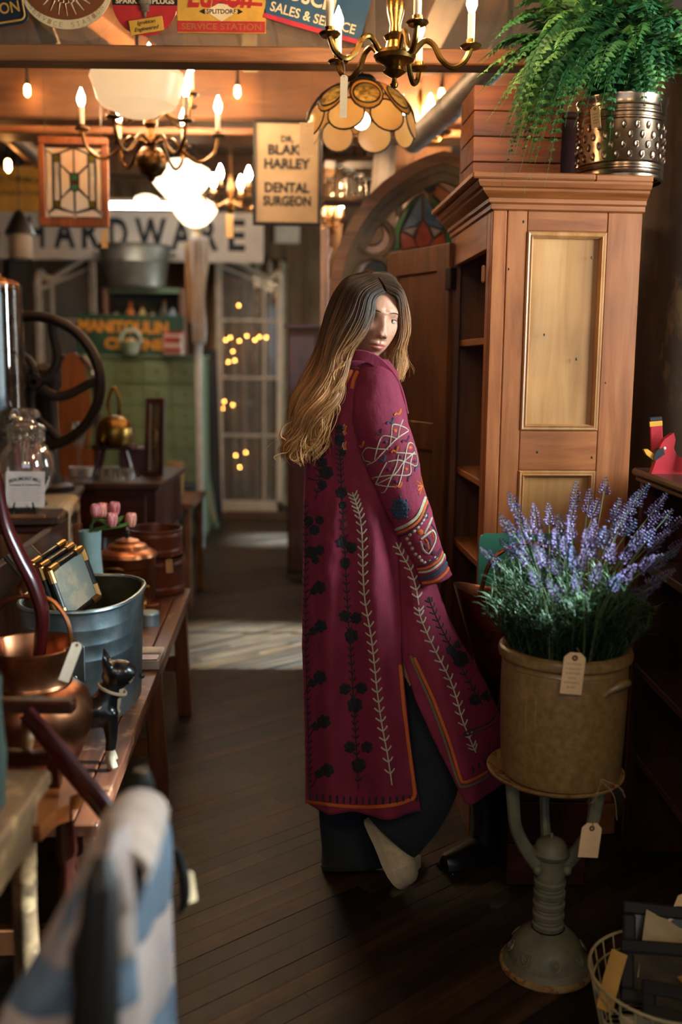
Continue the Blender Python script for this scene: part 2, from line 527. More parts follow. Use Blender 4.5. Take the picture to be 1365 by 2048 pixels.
# ------------------------------------------------------------------ room shell
def floor_mat():
    m, nt, bs = newmat('old_strip_floor')
    vec = coords(nt, (1.6, 30, 30), rnd=True)
    n1 = noise_node(nt, 1.0, 6, .6, vec, .4)
    r = ramp(nt, [(.25, '#150c05'), (.5, '#30200f'), (.78, '#48331b')])
    nt.links.new(n1.outputs['Fac'], r.inputs['Fac'])
    oi = nt.nodes.new('ShaderNodeObjectInfo'); ge = nt.nodes.new('ShaderNodeNewGeometry')
    ad = nt.nodes.new('ShaderNodeMath'); ad.operation = 'ADD'
    nt.links.new(oi.outputs['Random'], ad.inputs[0]); nt.links.new(ge.outputs['Random Per Island'], ad.inputs[1])
    fr = nt.nodes.new('ShaderNodeMath'); fr.operation = 'FRACT'; nt.links.new(ad.outputs[0], fr.inputs[0])
    mr = nt.nodes.new('ShaderNodeMapRange'); mr.inputs['To Min'].default_value = .4; mr.inputs['To Max'].default_value = 1.6
    nt.links.new(fr.outputs[0], mr.inputs['Value'])
    hs = nt.nodes.new('ShaderNodeHueSaturation'); nt.links.new(mr.outputs['Result'], hs.inputs['Value'])
    nt.links.new(r.outputs['Color'], hs.inputs['Color'])
    n2 = noise_node(nt, 2.2, 6, .65, coords(nt, kind='Object'))
    r2 = ramp(nt, [(.35, '#4a4440'), (.62, '#ffffff')])
    nt.links.new(n2.outputs['Fac'], r2.inputs['Fac'])
    mx = nt.nodes.new('ShaderNodeMixRGB'); mx.blend_type = 'MULTIPLY'; mx.inputs['Fac'].default_value = .7
    nt.links.new(hs.outputs['Color'], mx.inputs[1]); nt.links.new(r2.outputs['Color'], mx.inputs[2])
    nt.links.new(mx.outputs['Color'], bs.inputs['Base Color'])
    mr2 = nt.nodes.new('ShaderNodeMapRange'); mr2.inputs['To Min'].default_value = .42; mr2.inputs['To Max'].default_value = .62; bs.inputs['Specular IOR Level'].default_value = .35
    nt.links.new(n1.outputs['Fac'], mr2.inputs['Value']); nt.links.new(mr2.outputs['Result'], bs.inputs['Roughness'])
    bump(nt, bs, n1.outputs['Fac'], .15, .001)
    return m
M['floorb'] = floor_mat()
M['plaster'] = mottled('old_plaster', '#7d6e58', '#94856c', 3, .85)

XL, XR, YF, YB, ZC = -3.1, 2.35, -1.3, 10.0, 3.15
floor_o = MB().box(((XL + XR) / 2, (YF + YB) / 2, -.06), (XR - XL + .4, YB - YF + .4, .09)).build('floor', M['floor'])
tag(floor_o, 'worn brown hardwood strip floor running diagonally', None, None, 'structure')
ANG = R(41)                       # strip direction, measured from +x
dx_, dy_ = math.cos(ANG), math.sin(ANG)
rng = random.Random(3)
boards = []
BW = .056
k0 = -140
for k in range(-140, 140):
    t = k * BW
    s = -9 + rng.random() * .9
    while s < 13:
        L = rng.choice((.7, .9, 1.1, 1.3, 1.6, .8))
        cx = (s + L / 2) * dx_ - t * dy_; cy = (s + L / 2) * dy_ + t * dx_
        if -1.75 < cx < 1.9 and 1.35 < cy < 9.6:
            boards.append((cx, cy, L))
        s += L
def inview(b):
    v = CROT.transposed() @ (Vector((b[0], b[1], 0)) - CAM)
    if v.z > -.1: return False
    px = 682 + FPX * v.x / -v.z; py = 1024 - FPX * v.y / -v.z
    return -60 < px < 1420 and py < 2150 and not (px < 330 and py > 1250) and not (px > 1010 and py < 1850)
near = sorted([b for b in boards if inview(b)], key=lambda b: b[1])[:290]
nset = set(near)
lens = {}
for b in near:
    key = round(b[2] * 20)
    if key not in lens:
        lens[key] = MB().box((0, 0, -.008), (key / 20 - .0008, BW - .0008, .016), bev=.0007).mesh('floor_board', M['floorb'], 30)
    o = bpy.data.objects.new('floor_board', lens[key]); COL.objects.link(o)
    o.location = (b[0], b[1], rng.uniform(-.0007, .0007)); o.rotation_euler = (0, 0, ANG); o.parent = floor_o
mb = MB()
for b in boards:
    if b in nset: continue
    # in the frame of the joined mesh the strips lie along x
    lx = b[0] * dx_ + b[1] * dy_; ly = -b[0] * dy_ + b[1] * dx_
    mb.box((lx, ly, -.008), (b[2] - .0015, BW - .0018, .016))
mb.build('strip_field', M['floorb'], floor_o, rot=(0, 0, ANG), kind='stuff')

def struct(name, mb, mat, label=None, sharp=30):
    return tag(mb.build(name, mat, sharp=sharp), label, None, None, 'structure')

# left, back and front walls, ceiling
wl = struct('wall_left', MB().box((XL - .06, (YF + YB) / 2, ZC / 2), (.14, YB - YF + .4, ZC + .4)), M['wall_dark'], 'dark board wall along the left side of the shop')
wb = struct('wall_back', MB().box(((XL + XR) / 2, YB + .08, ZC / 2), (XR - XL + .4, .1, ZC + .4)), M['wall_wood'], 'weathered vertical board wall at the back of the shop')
nb = 30
bwid = (XR - XL) / nb
bm_ = MB().box((0, 0, ZC / 2), (bwid - .006, .025, ZC), bev=.004).mesh('board', M['wall_wood'], 30)
for i in range(nb):
    o = bpy.data.objects.new('board', bm_); COL.objects.link(o); o.parent = wb
    o.location = (XL + bwid * (i + .5), YB + .018 + random.uniform(-.003, .003), 0)
# front wall (behind the camera) with the shop window
mb = MB()
for c, s in (((-2.3, YF - .06, ZC / 2), (1.6, .1, ZC + .4)), ((2.05, YF - .06, ZC / 2), (.9, .1, ZC + .4)), ((.05, YF - .06, .5), (3.1, .1, 1.0)),
             ((.05, YF - .06, 2.85), (3.1, .1, .6))):
    mb.box(c, s)
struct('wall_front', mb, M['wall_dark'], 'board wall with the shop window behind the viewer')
# right wall with three windows
wr = MB()
ys = [YF - .2]
for (y0, y1, z0, z1) in WIN:
    ya = ys[-1]
    wr.box((XR + .06, (ya + y0) / 2, ZC / 2), (.1, y0 - ya, ZC + .3))
    wr.box((XR + .06, (y0 + y1) / 2, z0 / 2), (.1, y1 - y0, z0))
    wr.box((XR + .06, (y0 + y1) / 2, (z1 + ZC + .15) / 2), (.1, y1 - y0, ZC + .15 - z1))
    ys.append(y1)
wr.box((XR + .06, (ys[-1] + YB) / 2 + .1, ZC / 2), (.1, YB - ys[-1] + .2, ZC + .3))
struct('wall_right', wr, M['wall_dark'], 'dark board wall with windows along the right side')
for i, (y0, y1, z0, z1) in enumerate(WIN):
    f = MB()
    for yy in (y0 + .025, y1 - .025): f.box((XR + .05, yy, (z0 + z1) / 2), (.08, .05, z1 - z0), bev=.004)
    for zz in (z0 + .025, z1 - .025): f.box((XR + .05, (y0 + y1) / 2, zz), (.08, y1 - y0 - .1, .05), bev=.004)
    f.box((XR + .05, (y0 + y1) / 2, (z0 + z1) / 2), (.04, .03, z1 - z0 - .1), bev=.004)
    wo = struct('window_%d' % (i + 1), f, M['white'], 'white framed window in the side wall')
    for yy in ((y0 * 3 + y1) / 4, (y0 + y1 * 3) / 4):
        MB().box((XR + .05, yy, (z0 + z1) / 2), (.004, (y1 - y0) / 2 - .06, z1 - z0 - .1)).build('pane', M['glass'], wo)
ce = struct('ceiling', MB().box(((XL + XR) / 2, (YF + YB) / 2, ZC + .12), (XR - XL + .4, YB - YF + .5, .1)), M['ceiling'], 'brown board ceiling over the shop')
ncb = 26
cw = (XR - XL) / ncb
cbm = MB().box((0, 4.6, ZC + .05), (cw - .006, 10.6, .03), bev=.004).mesh('board', M['ceiling'], 30)
for i in range(ncb):
    o = bpy.data.objects.new('board', cbm); COL.objects.link(o); o.parent = ce
    o.location = (XL + cw * (i + .5), 0, random.uniform(-.004, .004))
# ceiling joists
tn = 0
def trim(mb, mat, label):
    global tn
    tn += 1
    return struct('trim_%d' % tn, mb, mat, label)
for yy in (1.6, 3.9, 6.4, 7.6, 8.8):
    trim(MB().box((0, yy, ZC - .05), (XR - XL, .14, .17), bev=.01), M['rough_x'], 'rough sawn ceiling joist crossing the shop')
# heavy header timber
zt = P(400, 128, 5.0).z; zb = P(400, 240, 5.0).z
trim(MB().box((-.05, 5.08, (zt + zb) / 2), (XR - XL, .16, zt - zb), bev=.012), M['rough_x'], 'heavy brown timber header behind the chandeliers')
trim(MB().box((-.05, 5.1, zb - .05), (XR - XL, .2, .035), bev=.006), M['oak_x'], 'narrow shelf ledge under the heavy header timber')
trim(MB().box((P(664, 430, 5.95).x, 5.98, zb / 2), (.12, .08, zb), bev=.006), M['wall_wood'], 'brown timber post carrying the candle sconce')
# oak rail with the glass screen that carries the enamel signs
YR = 3.25
zr1 = P(330, 93, YR).z; zr0 = P(330, 126, YR).z
trim(MB().box((-.55, YR + .03, (zr0 + zr1) / 2), (3.9, .09, zr1 - zr0), bev=.004), M['oak_x'], 'oak rail crossing below the enamel signs')
wg = struct('window_4', MB().box((-.55, YR + .045, ZC - .06), (3.9, .05, .05)), M['oak_x'], 'glass screen above the oak rail')
for xx in (-2.48, 1.38):
    MB().box((xx, YR + .045, (zr1 + ZC - .05) / 2), (.05, .05, ZC - .05 - zr1)).build('frame', M['oak_x'], wg)
MB().box((-.55, YR + .045, (zr1 + ZC - .08) / 2), (3.82, .005, ZC - .08 - zr1)).build('pane', M['pane'], wg)
# sloping braces and posts up under the ceiling
for a, b, l in (((P(130, -20, 4.3)), P(320, 130, 4.9), 'diagonal roof brace behind the round brown sign'), (P(60, -20, 4.0), P(105, 95, 4.0), 'pale slanted strut beside the dark blue sign'),
                (P(905, -20, 4.2), P(835, 120, 4.9), 'diagonal roof brace behind the brass chandelier')):
    trim(MB().beam(a, b, .05 if l.startswith('pale') else .12, .06), M['plaster'] if l.startswith('pale') else M['rough_y'], l)
trim(MB().beam(P(500, 40, 4.6), P(500, 140, 4.6), .06, .06), M['plaster'], 'short pale post behind the yellow enamel sign')
trim(MB().beam(P(768, -30, 3.6), P(768, 110, 3.6), .06, .06), M['rough_y'], 'orange lit upright post behind the brass chandelier')

# ------------------------------------------------------------------ pine cabinet
YC0 = 2.92
crn = P(987, 420, YC0)
zbody = crn.z
zcor0 = P(987, 345, YC0 - .04).z
cab_rot = R(4)
W_, D_ = .435, .66              # side width, front length
cab = thing('cabinet', 'tall pine cabinet with panelled side, moulded cornice and open door', 'cabinet', (crn.x, YC0, 0), (0, 0, cab_rot))
def lx(px): return (px - 987) / 318 * W_
def lz(py): return P(1140, py, YC0 + .01).z
T = .022
# side seen in the photo: boards, rails and two framed panels
bt = .10
for nm, x0, x1 in (('corner_stile', 0, lx(1017)), ('stile', lx(1017) + .0015, lx(1060)), ('stile', lx(1231), W_)):
    MB().box(((x0 + x1) / 2, T / 2, (bt + zbody) / 2), (x1 - x0, T, zbody - bt), bev=.0025).build(nm, M['pine'], cab)
x0, x1 = lx(1060) + .001, lx(1231) - .001
zp = [(zbody, lz(463)), (lz(862), lz(942)), (.27, bt)]
for z1, z0 in zp:
    MB().box(((x0 + x1) / 2, T / 2, (z0 + z1) / 2), (x1 - x0, T, z1 - z0 - .001), bev=.002).build('rail', M['pine_h'], cab)
for z1, z0 in ((lz(463), lz(862)), (lz(942), .27)):
    MB().box(((x0 + x1) / 2, T * .75, (z0 + z1) / 2), (x1 - x0, T * .4, z1 - z0)).build('panel', M['pine_light'], cab)
    fr = .019
    prof = [(0, 0), (.004, -.006), (.010, -.004), (.013, -.0075), (fr, .004), (fr, .012), (0, .012)]
    for (a, b, nrm) in (((x0, z0), (x1, z0), 'b'), ((x0, z1), (x1, z1), 't'), ((x0, z0), (x0, z1), 'l'), ((x1, z0), (x1, z1), 'r')):
        rings = []
        for e, q in enumerate((a, b)):
            ring = []
            for i, o in prof:
                if nrm == 'b': ring.append((q[0] + (i if e == 0 else -i), o, q[1] + i))
                if nrm == 't': ring.append((q[0] + (i if e == 0 else -i), o, q[1] - i))
                if nrm == 'l': ring.append((q[0] + i, o, q[1] + (i if e == 0 else -i)))
                if nrm == 'r': ring.append((q[0] - i, o, q[1] + (i if e == 0 else -i)))
            rings.append(ring)
        MB().loft(rings, caps=True).build('moulding', M['pine_mould'], cab, sharp=20)
# dents and nail holes on the side
dm = MB()
for px, py, r_, dk in ((1052, 445, 2.2, 1), (1041, 424, 3, 0), (1280, 610, 3.2, 0), (1277, 622, 4, 0), (1280, 650, 4.5, 0), (1278, 770, 3, 0), (1243, 765, 1.6, 1), (1282, 815, 3, 0),
                       (1100, 905, 2, 1), (1119, 912, 2.4, 0), (1129, 908, 2, 0), (1180, 892, 2, 0), (1221, 915, 2.2, 1), (1001, 582, 3, 0), (1024, 540, 1.8, 1), (1105, 670, 2, 1), (1177, 718, 2.4, 1), (1200, 514, 2.2, 1)):
    if dk: dm.sphere((lx(px), -.0008, lz(py)), r_ * .0014, 8, 6, (1, .2, 1.4))
dm.build('nail_hole', M['black'], cab)
# other carcass parts
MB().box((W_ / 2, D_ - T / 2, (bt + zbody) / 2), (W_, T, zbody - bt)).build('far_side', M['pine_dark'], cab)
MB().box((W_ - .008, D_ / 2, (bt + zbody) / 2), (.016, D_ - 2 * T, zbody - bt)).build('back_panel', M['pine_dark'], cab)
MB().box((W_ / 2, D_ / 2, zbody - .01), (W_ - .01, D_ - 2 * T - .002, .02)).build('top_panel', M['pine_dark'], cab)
MB().box((W_ / 2, D_ / 2, bt + .012), (W_ - .01, D_ - 2 * T - .002, .024)).build('bottom_shelf', M['pine_y'], cab)
for py in (682, 968, 1130):
    z = P(960, py, 3.1).z
    MB().box((W_ / 2 + .006, D_ / 2, z), (W_ - .04, D_ - 2 * T - .004, .022), bev=.002).build('shelf', M['pine_y'], cab)
MB().box((.011, .048, (bt + zbody) / 2), (.022, .05, zbody - bt), bev=.002).build('front_stile', M['pine'], cab)
MB().box((.011, D_ - .05, (bt + zbody) / 2), (.022, .055, zbody - bt), bev=.002).build('front_stile', M['pine_dark'], cab)
MB().box((.011, D_ / 2, zbody - .05), (.022, D_ - .15, .1), bev=.002).build('front_rail', M['pine_y'], cab)
MB().box((.011, D_ / 2, bt + .04), (.022, D_ - .15, .08), bev=.002).build('front_rail', M['pine_y'], cab)
pl = MB().box((W_ / 2, -.006, bt / 2), (W_ + .02, .02, bt), bev=.003).box((-.006, D_ / 2, bt / 2), (.02, D_ + .01, bt), bev=.003)
pl.build('plinth', M['pine_h'], cab)
# wooden turn latch on the edge
MB().box((-.012, .05, P(985, 545, YC0).z), (.01, .014, .05), bev=.004).build('latch', M['pine_mould'], cab)
# cornice: moulded profile swept round the near side and the front
H = zcor0 - zbody
prof = [(0, 0), (.006, .004), (.006, .02), (.014, .026), (.014, .04), (.02, .044), (.034, .062), (.036, .07), (.044, .074), (.05, .088), (.05, .096)]
prof = [(a * 1.1, b / .096 * (H - .02)) for a, b in prof]
path = []
for o, z in prof:
    path.append([(W_ + .004, -o, zbody + z), (-o, -o, zbody + z), (-o, D_ + .004, zbody + z)])
rings = [[path[i][k] for i in range(len(prof))] + [(W_ + .004 if k == 0 else .05, .05 if k < 2 else D_, zbody + prof[-1][1]), (W_ if k == 0 else .05, .05 if k < 2 else D_, zbody)] for k in range(3)]
MB().loft(rings, caps=True).build('cornice', M['pine_h'], cab, sharp=25)
cp = .063
MB().box((W_ * .3 - .03, D_ / 2 - cp / 2 + .002, zcor0 - .0095), (W_ * .66 + .06, D_ + cp, .019), bev=.004).build('top_board', M['pine_h'], cab)
MB().box((W_ * .83 - .004, D_ / 2 - cp / 2 + .002, zcor0 - .0105), (W_ * .38, D_ + cp - .004, .019), bev=.004).build('top_board', M['pine_h'], cab)
# the open door, hinged on the far front stile
hz = P(935, 488, YC0 + D_ - .05)
hinge = Vector((-.012, D_ - .075, 0))
free_w = P(780, 505, 3.86)
wr_ = Matrix.Rotation(-cab_rot, 3, 'Z') @ (Vector((free_w.x, free_w.y, 0)) - Vector((crn.x, YC0, 0)))
dv = Vector((wr_.x, wr_.y, 0)) - hinge
DW = min(.47, max(.36, dv.length)); dang = math.atan2(dv.y, dv.x)
zdt = hz.z; zdb = bt + .1
door = MB()
Md = Matrix.Translation(hinge) @ Matrix.Rotation(dang, 4, 'Z')
dt = .022
def dpart(nm, xa, xb, za, zb_, th, mat, par=None, y=0.0):
    return MB().box(((xa + xb) / 2, y, (za + zb_) / 2), (xb - xa, th, zb_ - za), bev=.002, M=Md).build(nm, mat, par or cab)
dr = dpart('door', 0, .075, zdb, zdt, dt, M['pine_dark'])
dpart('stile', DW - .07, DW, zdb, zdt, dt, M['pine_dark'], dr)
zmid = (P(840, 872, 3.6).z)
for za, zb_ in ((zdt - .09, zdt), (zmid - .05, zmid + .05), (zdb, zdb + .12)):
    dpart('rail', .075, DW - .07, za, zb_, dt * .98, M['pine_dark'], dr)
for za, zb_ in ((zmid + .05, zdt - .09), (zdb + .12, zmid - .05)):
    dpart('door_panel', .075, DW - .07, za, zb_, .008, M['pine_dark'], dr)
for z in (zdt - .12, zdb + .16):
    MB().box((.0, 0, z), (.03, .03, .075), bev=.003, M=Md).build('hinge', M['iron'], cab)

# ------------------------------------------------------------------ things on the cabinet
Mc = Matrix.Translation((crn.x, YC0, 0)) @ Matrix.Rotation(cab_rot, 4, 'Z')
pc = P(1252, 350, 3.02); pc = Vector((pc.x - .012, 3.05, zcor0))
def hammered():
    m, nt, bs = newmat('hammered_brass')
    n = noise_node(nt, 9, 5, .6, coords(nt)); r = ramp(nt, [(.3, '#665242'), (.55, '#937a64'), (.75, '#b39c88')])
    nt.links.new(n.outputs['Fac'], r.inputs['Fac']); nt.links.new(r.outputs['Color'], bs.inputs['Base Color'])
    bs.inputs['Metallic'].default_value = 1; bs.inputs['Roughness'].default_value = .26
    n2 = noise_node(nt, 60, 3, .5, coords(nt)); bump(nt, bs, n2.outputs['Fac'], .12, .002)
    return m
M['hammered'] = hammered()
pot = thing('planter', 'round hammered brass planter on top of the pine cabinet', 'planter', pc)
s = .126 / .13
hp = .232
prof = [(.120, 0), (.126, .004), (.127, .012), (.1245, .016), (.1245, .026), (.127, .029), (.127, .034), (.1245, .037), (.1245, .043), (.127, .046), (.125, .05),
        (.125, .16), (.128, .163), (.128, .167), (.1255, .17), (.1255, .178), (.128, .181), (.128, .186), (.1255, .189), (.1255, .198), (.128, .201), (.127, .215), (.131, .224), (.131, .23), (.127, hp),
        (.122, .228), (.120, .18), (.118, .02), (.02, .02)]
MB().lathe(prof, 64).build('body', M['hammered'], pot)
em = MB().lathe([(1.0, -.0005), (.92, .003), (.7, .0012), (.35, .0005), (.0001, .0)], 12).mesh('embossed_oval', M['hammered'])
for row in range(4):
    for k in range(22):
        a = 2 * PI * (k + .5 * (row % 2)) / 22 + .1
        d = Vector((math.cos(a), math.sin(a), 0))
        if d.y > .35: continue
        o = bpy.data.objects.new('embossed_oval', em); COL.objects.link(o); o.parent = pot
        o.location = d * .1252 + Vector((0, 0, .064 + row * .0265))
        o.rotation_mode = 'QUATERNION'; q = d.to_track_quat('Z', 'Y'); o.rotation_quaternion = q
        o.scale = (.0072, .0115, 1)
MB().lathe([(.119, .2), (.05, .215), (.0001, .22)], 24).build('soil', plain('soil', '#2a1c12', .9), pot)
def price_tag(label, top, w_=.032, h_=.055, mat='kraft', rot=(0, 0, 0), string_to=None, lines=0, cut=True, name='price_tag', hole=True):
    t = thing(name, label, 'tag', top, rot)
    c = .25 * w_
    poly = [(-w_ / 2, -h_), (w_ / 2, -h_), (w_ / 2, -c), (w_ / 2 - c, 0), (-w_ / 2 + c, 0), (-w_ / 2, -c)] if cut else [(-w_ / 2, -h_), (w_ / 2, -h_), (w_ / 2, 0), (-w_ / 2, 0)]
    MB().prism(poly, -.0006, .0006).build('card', M[mat], t, sharp=20)
    if hole:
        MB().lathe([(w_ * .14, -.0012), (w_ * .14, .0012), (w_ * .05, .0014), (w_ * .05, -.0014), (w_ * .14, -.0012)], 14, Matrix.Translation((0, 0, -w_ * .26)) @ Matrix.Rotation(R(90), 4, 'X')).build('eyelet', plain('tag_eyelet', '#5a3420', .7), t)
    if string_to is not None:
        a = Vector((0, -.001, -w_ * .26)); b = inv_of(t) @ Vector(string_to)
        mid = (a + b) / 2 + Vector((w_ * .15, 0, 0))
        MB().tube(catmull([a, mid, b], 8), .0011, 5).build('string', M['string'], t)
    return t
tp = Vector((pc.x - .105, pc.y - .098, pc.z + .215))
t_ = price_tag('worn brown tag with stamped lines on the brass planter', (tp.x, tp.y - .006, tp.z - .02), .028, .058, 'kraft', (R(4), R(-6), R(-38)), tp + Vector((0, 0, .012)))
lm = MB()
for k in range(4): lm.box((0, -.0009, -.022 - k * .008), (.016, .0006, .0022))
lm.build('writing', M['pencil'], t_)

# fern
fg = [translucent('fern_leaf_%d' % i, a, b, 30, 0, .45, .3) for i, (a, b) in enumerate((('#26502c', '#386c3c'), ('#38652f', '#54853f'), ('#1f4227', '#2f5f36'), ('#4e7c42', '#6f9c54')))]
fern = thing('fern', 'large lush green fern spilling out of the brass planter', 'fern', (pc.x, pc.y, pc.z + .215))
def frond(a, b, c, ln=.036, n=26, rnd=random):
    # quadratic-ish curve a -> b (control) -> c, leaflets either side
    m = MB()
    pts = catmull([a, a.lerp(b, .55) + (b - a.lerp(c, .5)) * .25, b.lerp(c, .35) + (b - a.lerp(c, .5)) * .2, c], n + 1)
    m.tube(pts[::2] + ([pts[-1]] if n % 2 else []), [.0018, .0005], 4, caps=False)
    for i in range(2, n + 1):
        t = i / n
        tang = (pts[min(i + 1, n)] - pts[i - 1]).normalized()
        side = tang.cross(Vector((0, 0, 1)))
        side = side.normalized() if side.length > .15 else tang.cross(Vector((.5, -1, 0))).normalized()
        up = side.cross(tang).normalized()
        L = ln * (math.sin(PI * min(1, t * .85 + .18)) ** .8) * (.85 + .3 * rnd.random())
        wd = L * .21 + .0016
        for sg in (-1, 1):
            d = (side * sg + tang * .45 + up * rnd.uniform(-.25, .05)).normalized()
            q = d.cross(up).normalized()
            p0 = pts[i]
            p1 = p0 + d * L * .45 + up * L * .06
            p2 = p0 + d * L - up * L * .12
            m.add([p0, p1 + q * wd, p2, p1 - q * wd, p1 + up * wd * .4], [(0, 1, 4), (1, 2, 4), (2, 3, 4), (3, 0, 4)])
    return m
rf = random.Random(11)
tips = [(940, 165, 2.95), (955, 125, 2.95), (948, 195, 2.9), (985, 70, 3.0), (1005, 35, 3.02), (972, 245, 2.85), (1000, 275, 2.8), (1012, 312, 2.78), (1040, 345, 2.78), (1048, 392, 2.77), (1060, 365, 2.78),
        (1030, 312, 2.77), (1068, 300, 2.76), (1085, 280, 2.75), (1105, 262, 2.74), (1052, 330, 2.76), (1130, 235, 2.75), (1165, 255, 2.76), (1200, 235, 2.8), (1040, 8, 3.05), (1080, -25, 3.1), (1130, -60, 3.1), (1200, -80, 3.15),
        (1260, -90, 3.15), (1310, -60, 3.1), (1360, -30, 3.1), (1405, 20, 3.05), (1425, 80, 3.0), (1430, 150, 2.95), (1395, 205, 2.9), (1350, 175, 2.8), (1325, 225, 2.78), (1290, 165, 2.76), (1240, 140, 2.75), (1215, 200, 2.76),
        (1100, 120, 2.72), (1060, 160, 2.74), (1030, 200, 2.76), (1150, 150, 2.7), (1180, 100, 2.72), (1010, 150, 2.8), (1000, 110, 2.86), (1080, 70, 2.8), (1140, 40, 2.85), (1230, 40, 2.85), (1300, 60, 2.85), (1345, 100, 2.8),
        (1190, 170, 2.7), (1270, 110, 2.7), (1110, 200, 2.72), (1070, 230, 2.74), (1090, 170, 2.72), (1000, 215, 2.82), (1045, 255, 2.78), (1220, 290, 2.86), (1290, 225, 2.9)]
for i in range(22):
    tips.append((1000 + 90 * rf.random(), 225 + 150 * rf.random() ** 1.3, 2.74 + .1 * rf.random()))
for i in range(60):
    a = rf.uniform(0, 2 * PI); l_ = rf.uniform(.1, .3)
    tips.append((1215 + 190 * math.cos(a) * l_ / .2, 130 - 110 * math.sin(a) * l_ / .25, 2.95 + rf.uniform(-.2, .15)))
for i, (px, py, Y) in enumerate(tips):
    tip = P(px, py, Y)
    a = Vector((pc.x + rf.uniform(-.06, .06), pc.y + rf.uniform(-.07, .04), pc.z + .215))
    d = tip - a
    mid = a + Vector((d.x * .55, d.y * .6, max(d.z * .6, 0) + .10 + .05 * rf.random() + (.06 if d.z < -.1 else 0)))
    L = (mid - a).length + (tip - mid).length
    m = frond(a, mid, tip, ln=.036 + .02 * min(1, L / .4), n=max(16, int(L * 62)), rnd=rf)
    m.build('frond', fg[rf.choice((0, 0, 1, 1, 2, 2, 3))], fern, world=True, sharp=None, fix=False)

# wooden crate behind the fern
ct = Mc @ Vector((.10, .30, zcor0))
M['crate'] = wood('crate_wood', '#45210c', '#743c18', '#8c4e24', 'x', .8, .6)
crate = thing('wooden_crate', 'orange-brown slatted wooden crate behind the fern on the cabinet', 'crate', (ct.x + .01, ct.y, zcor0), (0, 0, R(4)))
ch = P(960, 185, 3.2).z - zcor0
nb_ = 4
for k in range(nb_):
    MB().box((0, -.10, ch / nb_ * (k + .5)), (.27, .014, ch / nb_ - .003), bev=.002).build('slat', M['crate'], crate)
    MB().box((-.128, 0, ch / nb_ * (k + .5)), (.014, .186, ch / nb_ - .003), bev=.002).build('slat', M['crate'], crate)
    MB().box((.128, 0, ch / nb_ * (k + .5)), (.014, .186, ch / nb_ - .003), bev=.002).build('slat', M['crate'], crate)
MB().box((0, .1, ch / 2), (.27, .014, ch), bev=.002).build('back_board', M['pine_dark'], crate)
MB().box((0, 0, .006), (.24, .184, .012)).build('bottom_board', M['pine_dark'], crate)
ct2 = Mc @ Vector((.30, .42, zcor0))
box2 = thing('dark_box', 'dark stained upright wooden box behind the brass planter', 'box', (ct2.x, ct2.y, zcor0), (0, 0, R(4)))
MB().box((0, 0, .12), (.09, .16, .24), bev=.004).build('body', M['mahog_z'], box2)
MB().box((0, 0, .25), (.1, .17, .018), bev=.004).build('lid', M['mahog'], box2)

# log post behind the cabinet
lp = P(1402, 600, 3.45)
post = thing('log_post', 'dark rough log post standing to the right of the pine cabinet', 'post', (lp.x, 3.45, 0))
def bark():
    return mottled('old_log', '#2c1f14', '#4d3823', 5, .85, c3='#6b4f30', t3=.6, bumpk=.7, stretch=(1, 1, .35))
rings = []
for i in range(60):
    z = 3.1 * i / 59
    rings.append([Vector((math.cos(a) * r_, math.sin(a) * r_, z)) for k in range(28) for a in [2 * PI * k / 28] for r_ in [.215 + .018 * noise.noise(Vector((math.cos(a) * 2, math.sin(a) * 2, z * 1.5))) + .006 * noise.noise(Vector((math.cos(a) * 8, math.sin(a) * 8, z * 4)))]])
MB().loft(rings, caps=True).build('trunk', bark(), post, sharp=60)
# stove pipe going down to the left behind the cabinet
pp = thing('stove_pipe', 'slanting grey metal duct pipe left of the fern', 'pipe', P(970, 140, 4.2))
MB().tube([P(1010, 105, 3.9), P(900, 215, 4.4), P(822, 284, 4.66)], .055, 20).build('pipe', mottled('galvanised_pipe', '#7a7a78', '#9a9692', 10, .45, .7), pp, world=True)
MB().tube([P(905, 210, 4.38), P(895, 220, 4.42)], .06, 20).build('joint', mottled('galvanised_joint', '#6e6e6c', '#8c8884', 10, .45, .7), pp, world=True)
MB().tube([P(1010, 105, 3.9), P(1020, 60, 3.9) , Vector((P(1020, 60, 3.9).x, 3.9, ZC + .05))], .012, 8).build('hanger', M['iron'], pp, world=True)

# ------------------------------------------------------------------ shelf unit on the right
XS = P(1277, 938, 2.86).x
zs = P(1277, 936, 2.86).z
su = thing('shelf_unit', 'dark wooden shelf unit in front of the cabinet with wooden bird on top', 'shelf unit', (XS, 2.86, 0))
SD, SL = .42, 1.5                # depth in x, length toward the viewer
top = MB().box((SD / 2, -SL / 2, -.011 + zs), (SD + .03, SL + .03, .022), bev=.007)
top.build('top_board', M['walnut'], su)
MB().box((SD / 2, -SL / 2, zs - .03), (SD + .01, SL + .01, .016), bev=.004).build('edge_moulding', M['walnut'], su)
for z in (.88, .56, .3):
    MB().box((SD / 2 + .012, -SL / 2, z), (SD - .03, SL - .06, .024), bev=.003).build('shelf', wood('shelf_board_%d' % int(z * 100), '#2a2420', '#453a32', '#5a4d42', 'y', 1, .45) if z > .8 else M['walnut'], su)
for yy in (-.025, -SL + .025):
    MB().box((SD / 2, yy, (zs - .038) / 2), (SD - .01, .03, zs - .038), bev=.003).build('end_panel', M['mahog_z'], su)
MB().box((SD - .01, -SL / 2, (zs - .04) / 2 + .08), (.014, SL - .08, zs - .2)).build('back_board', M['mahog_z'], su)
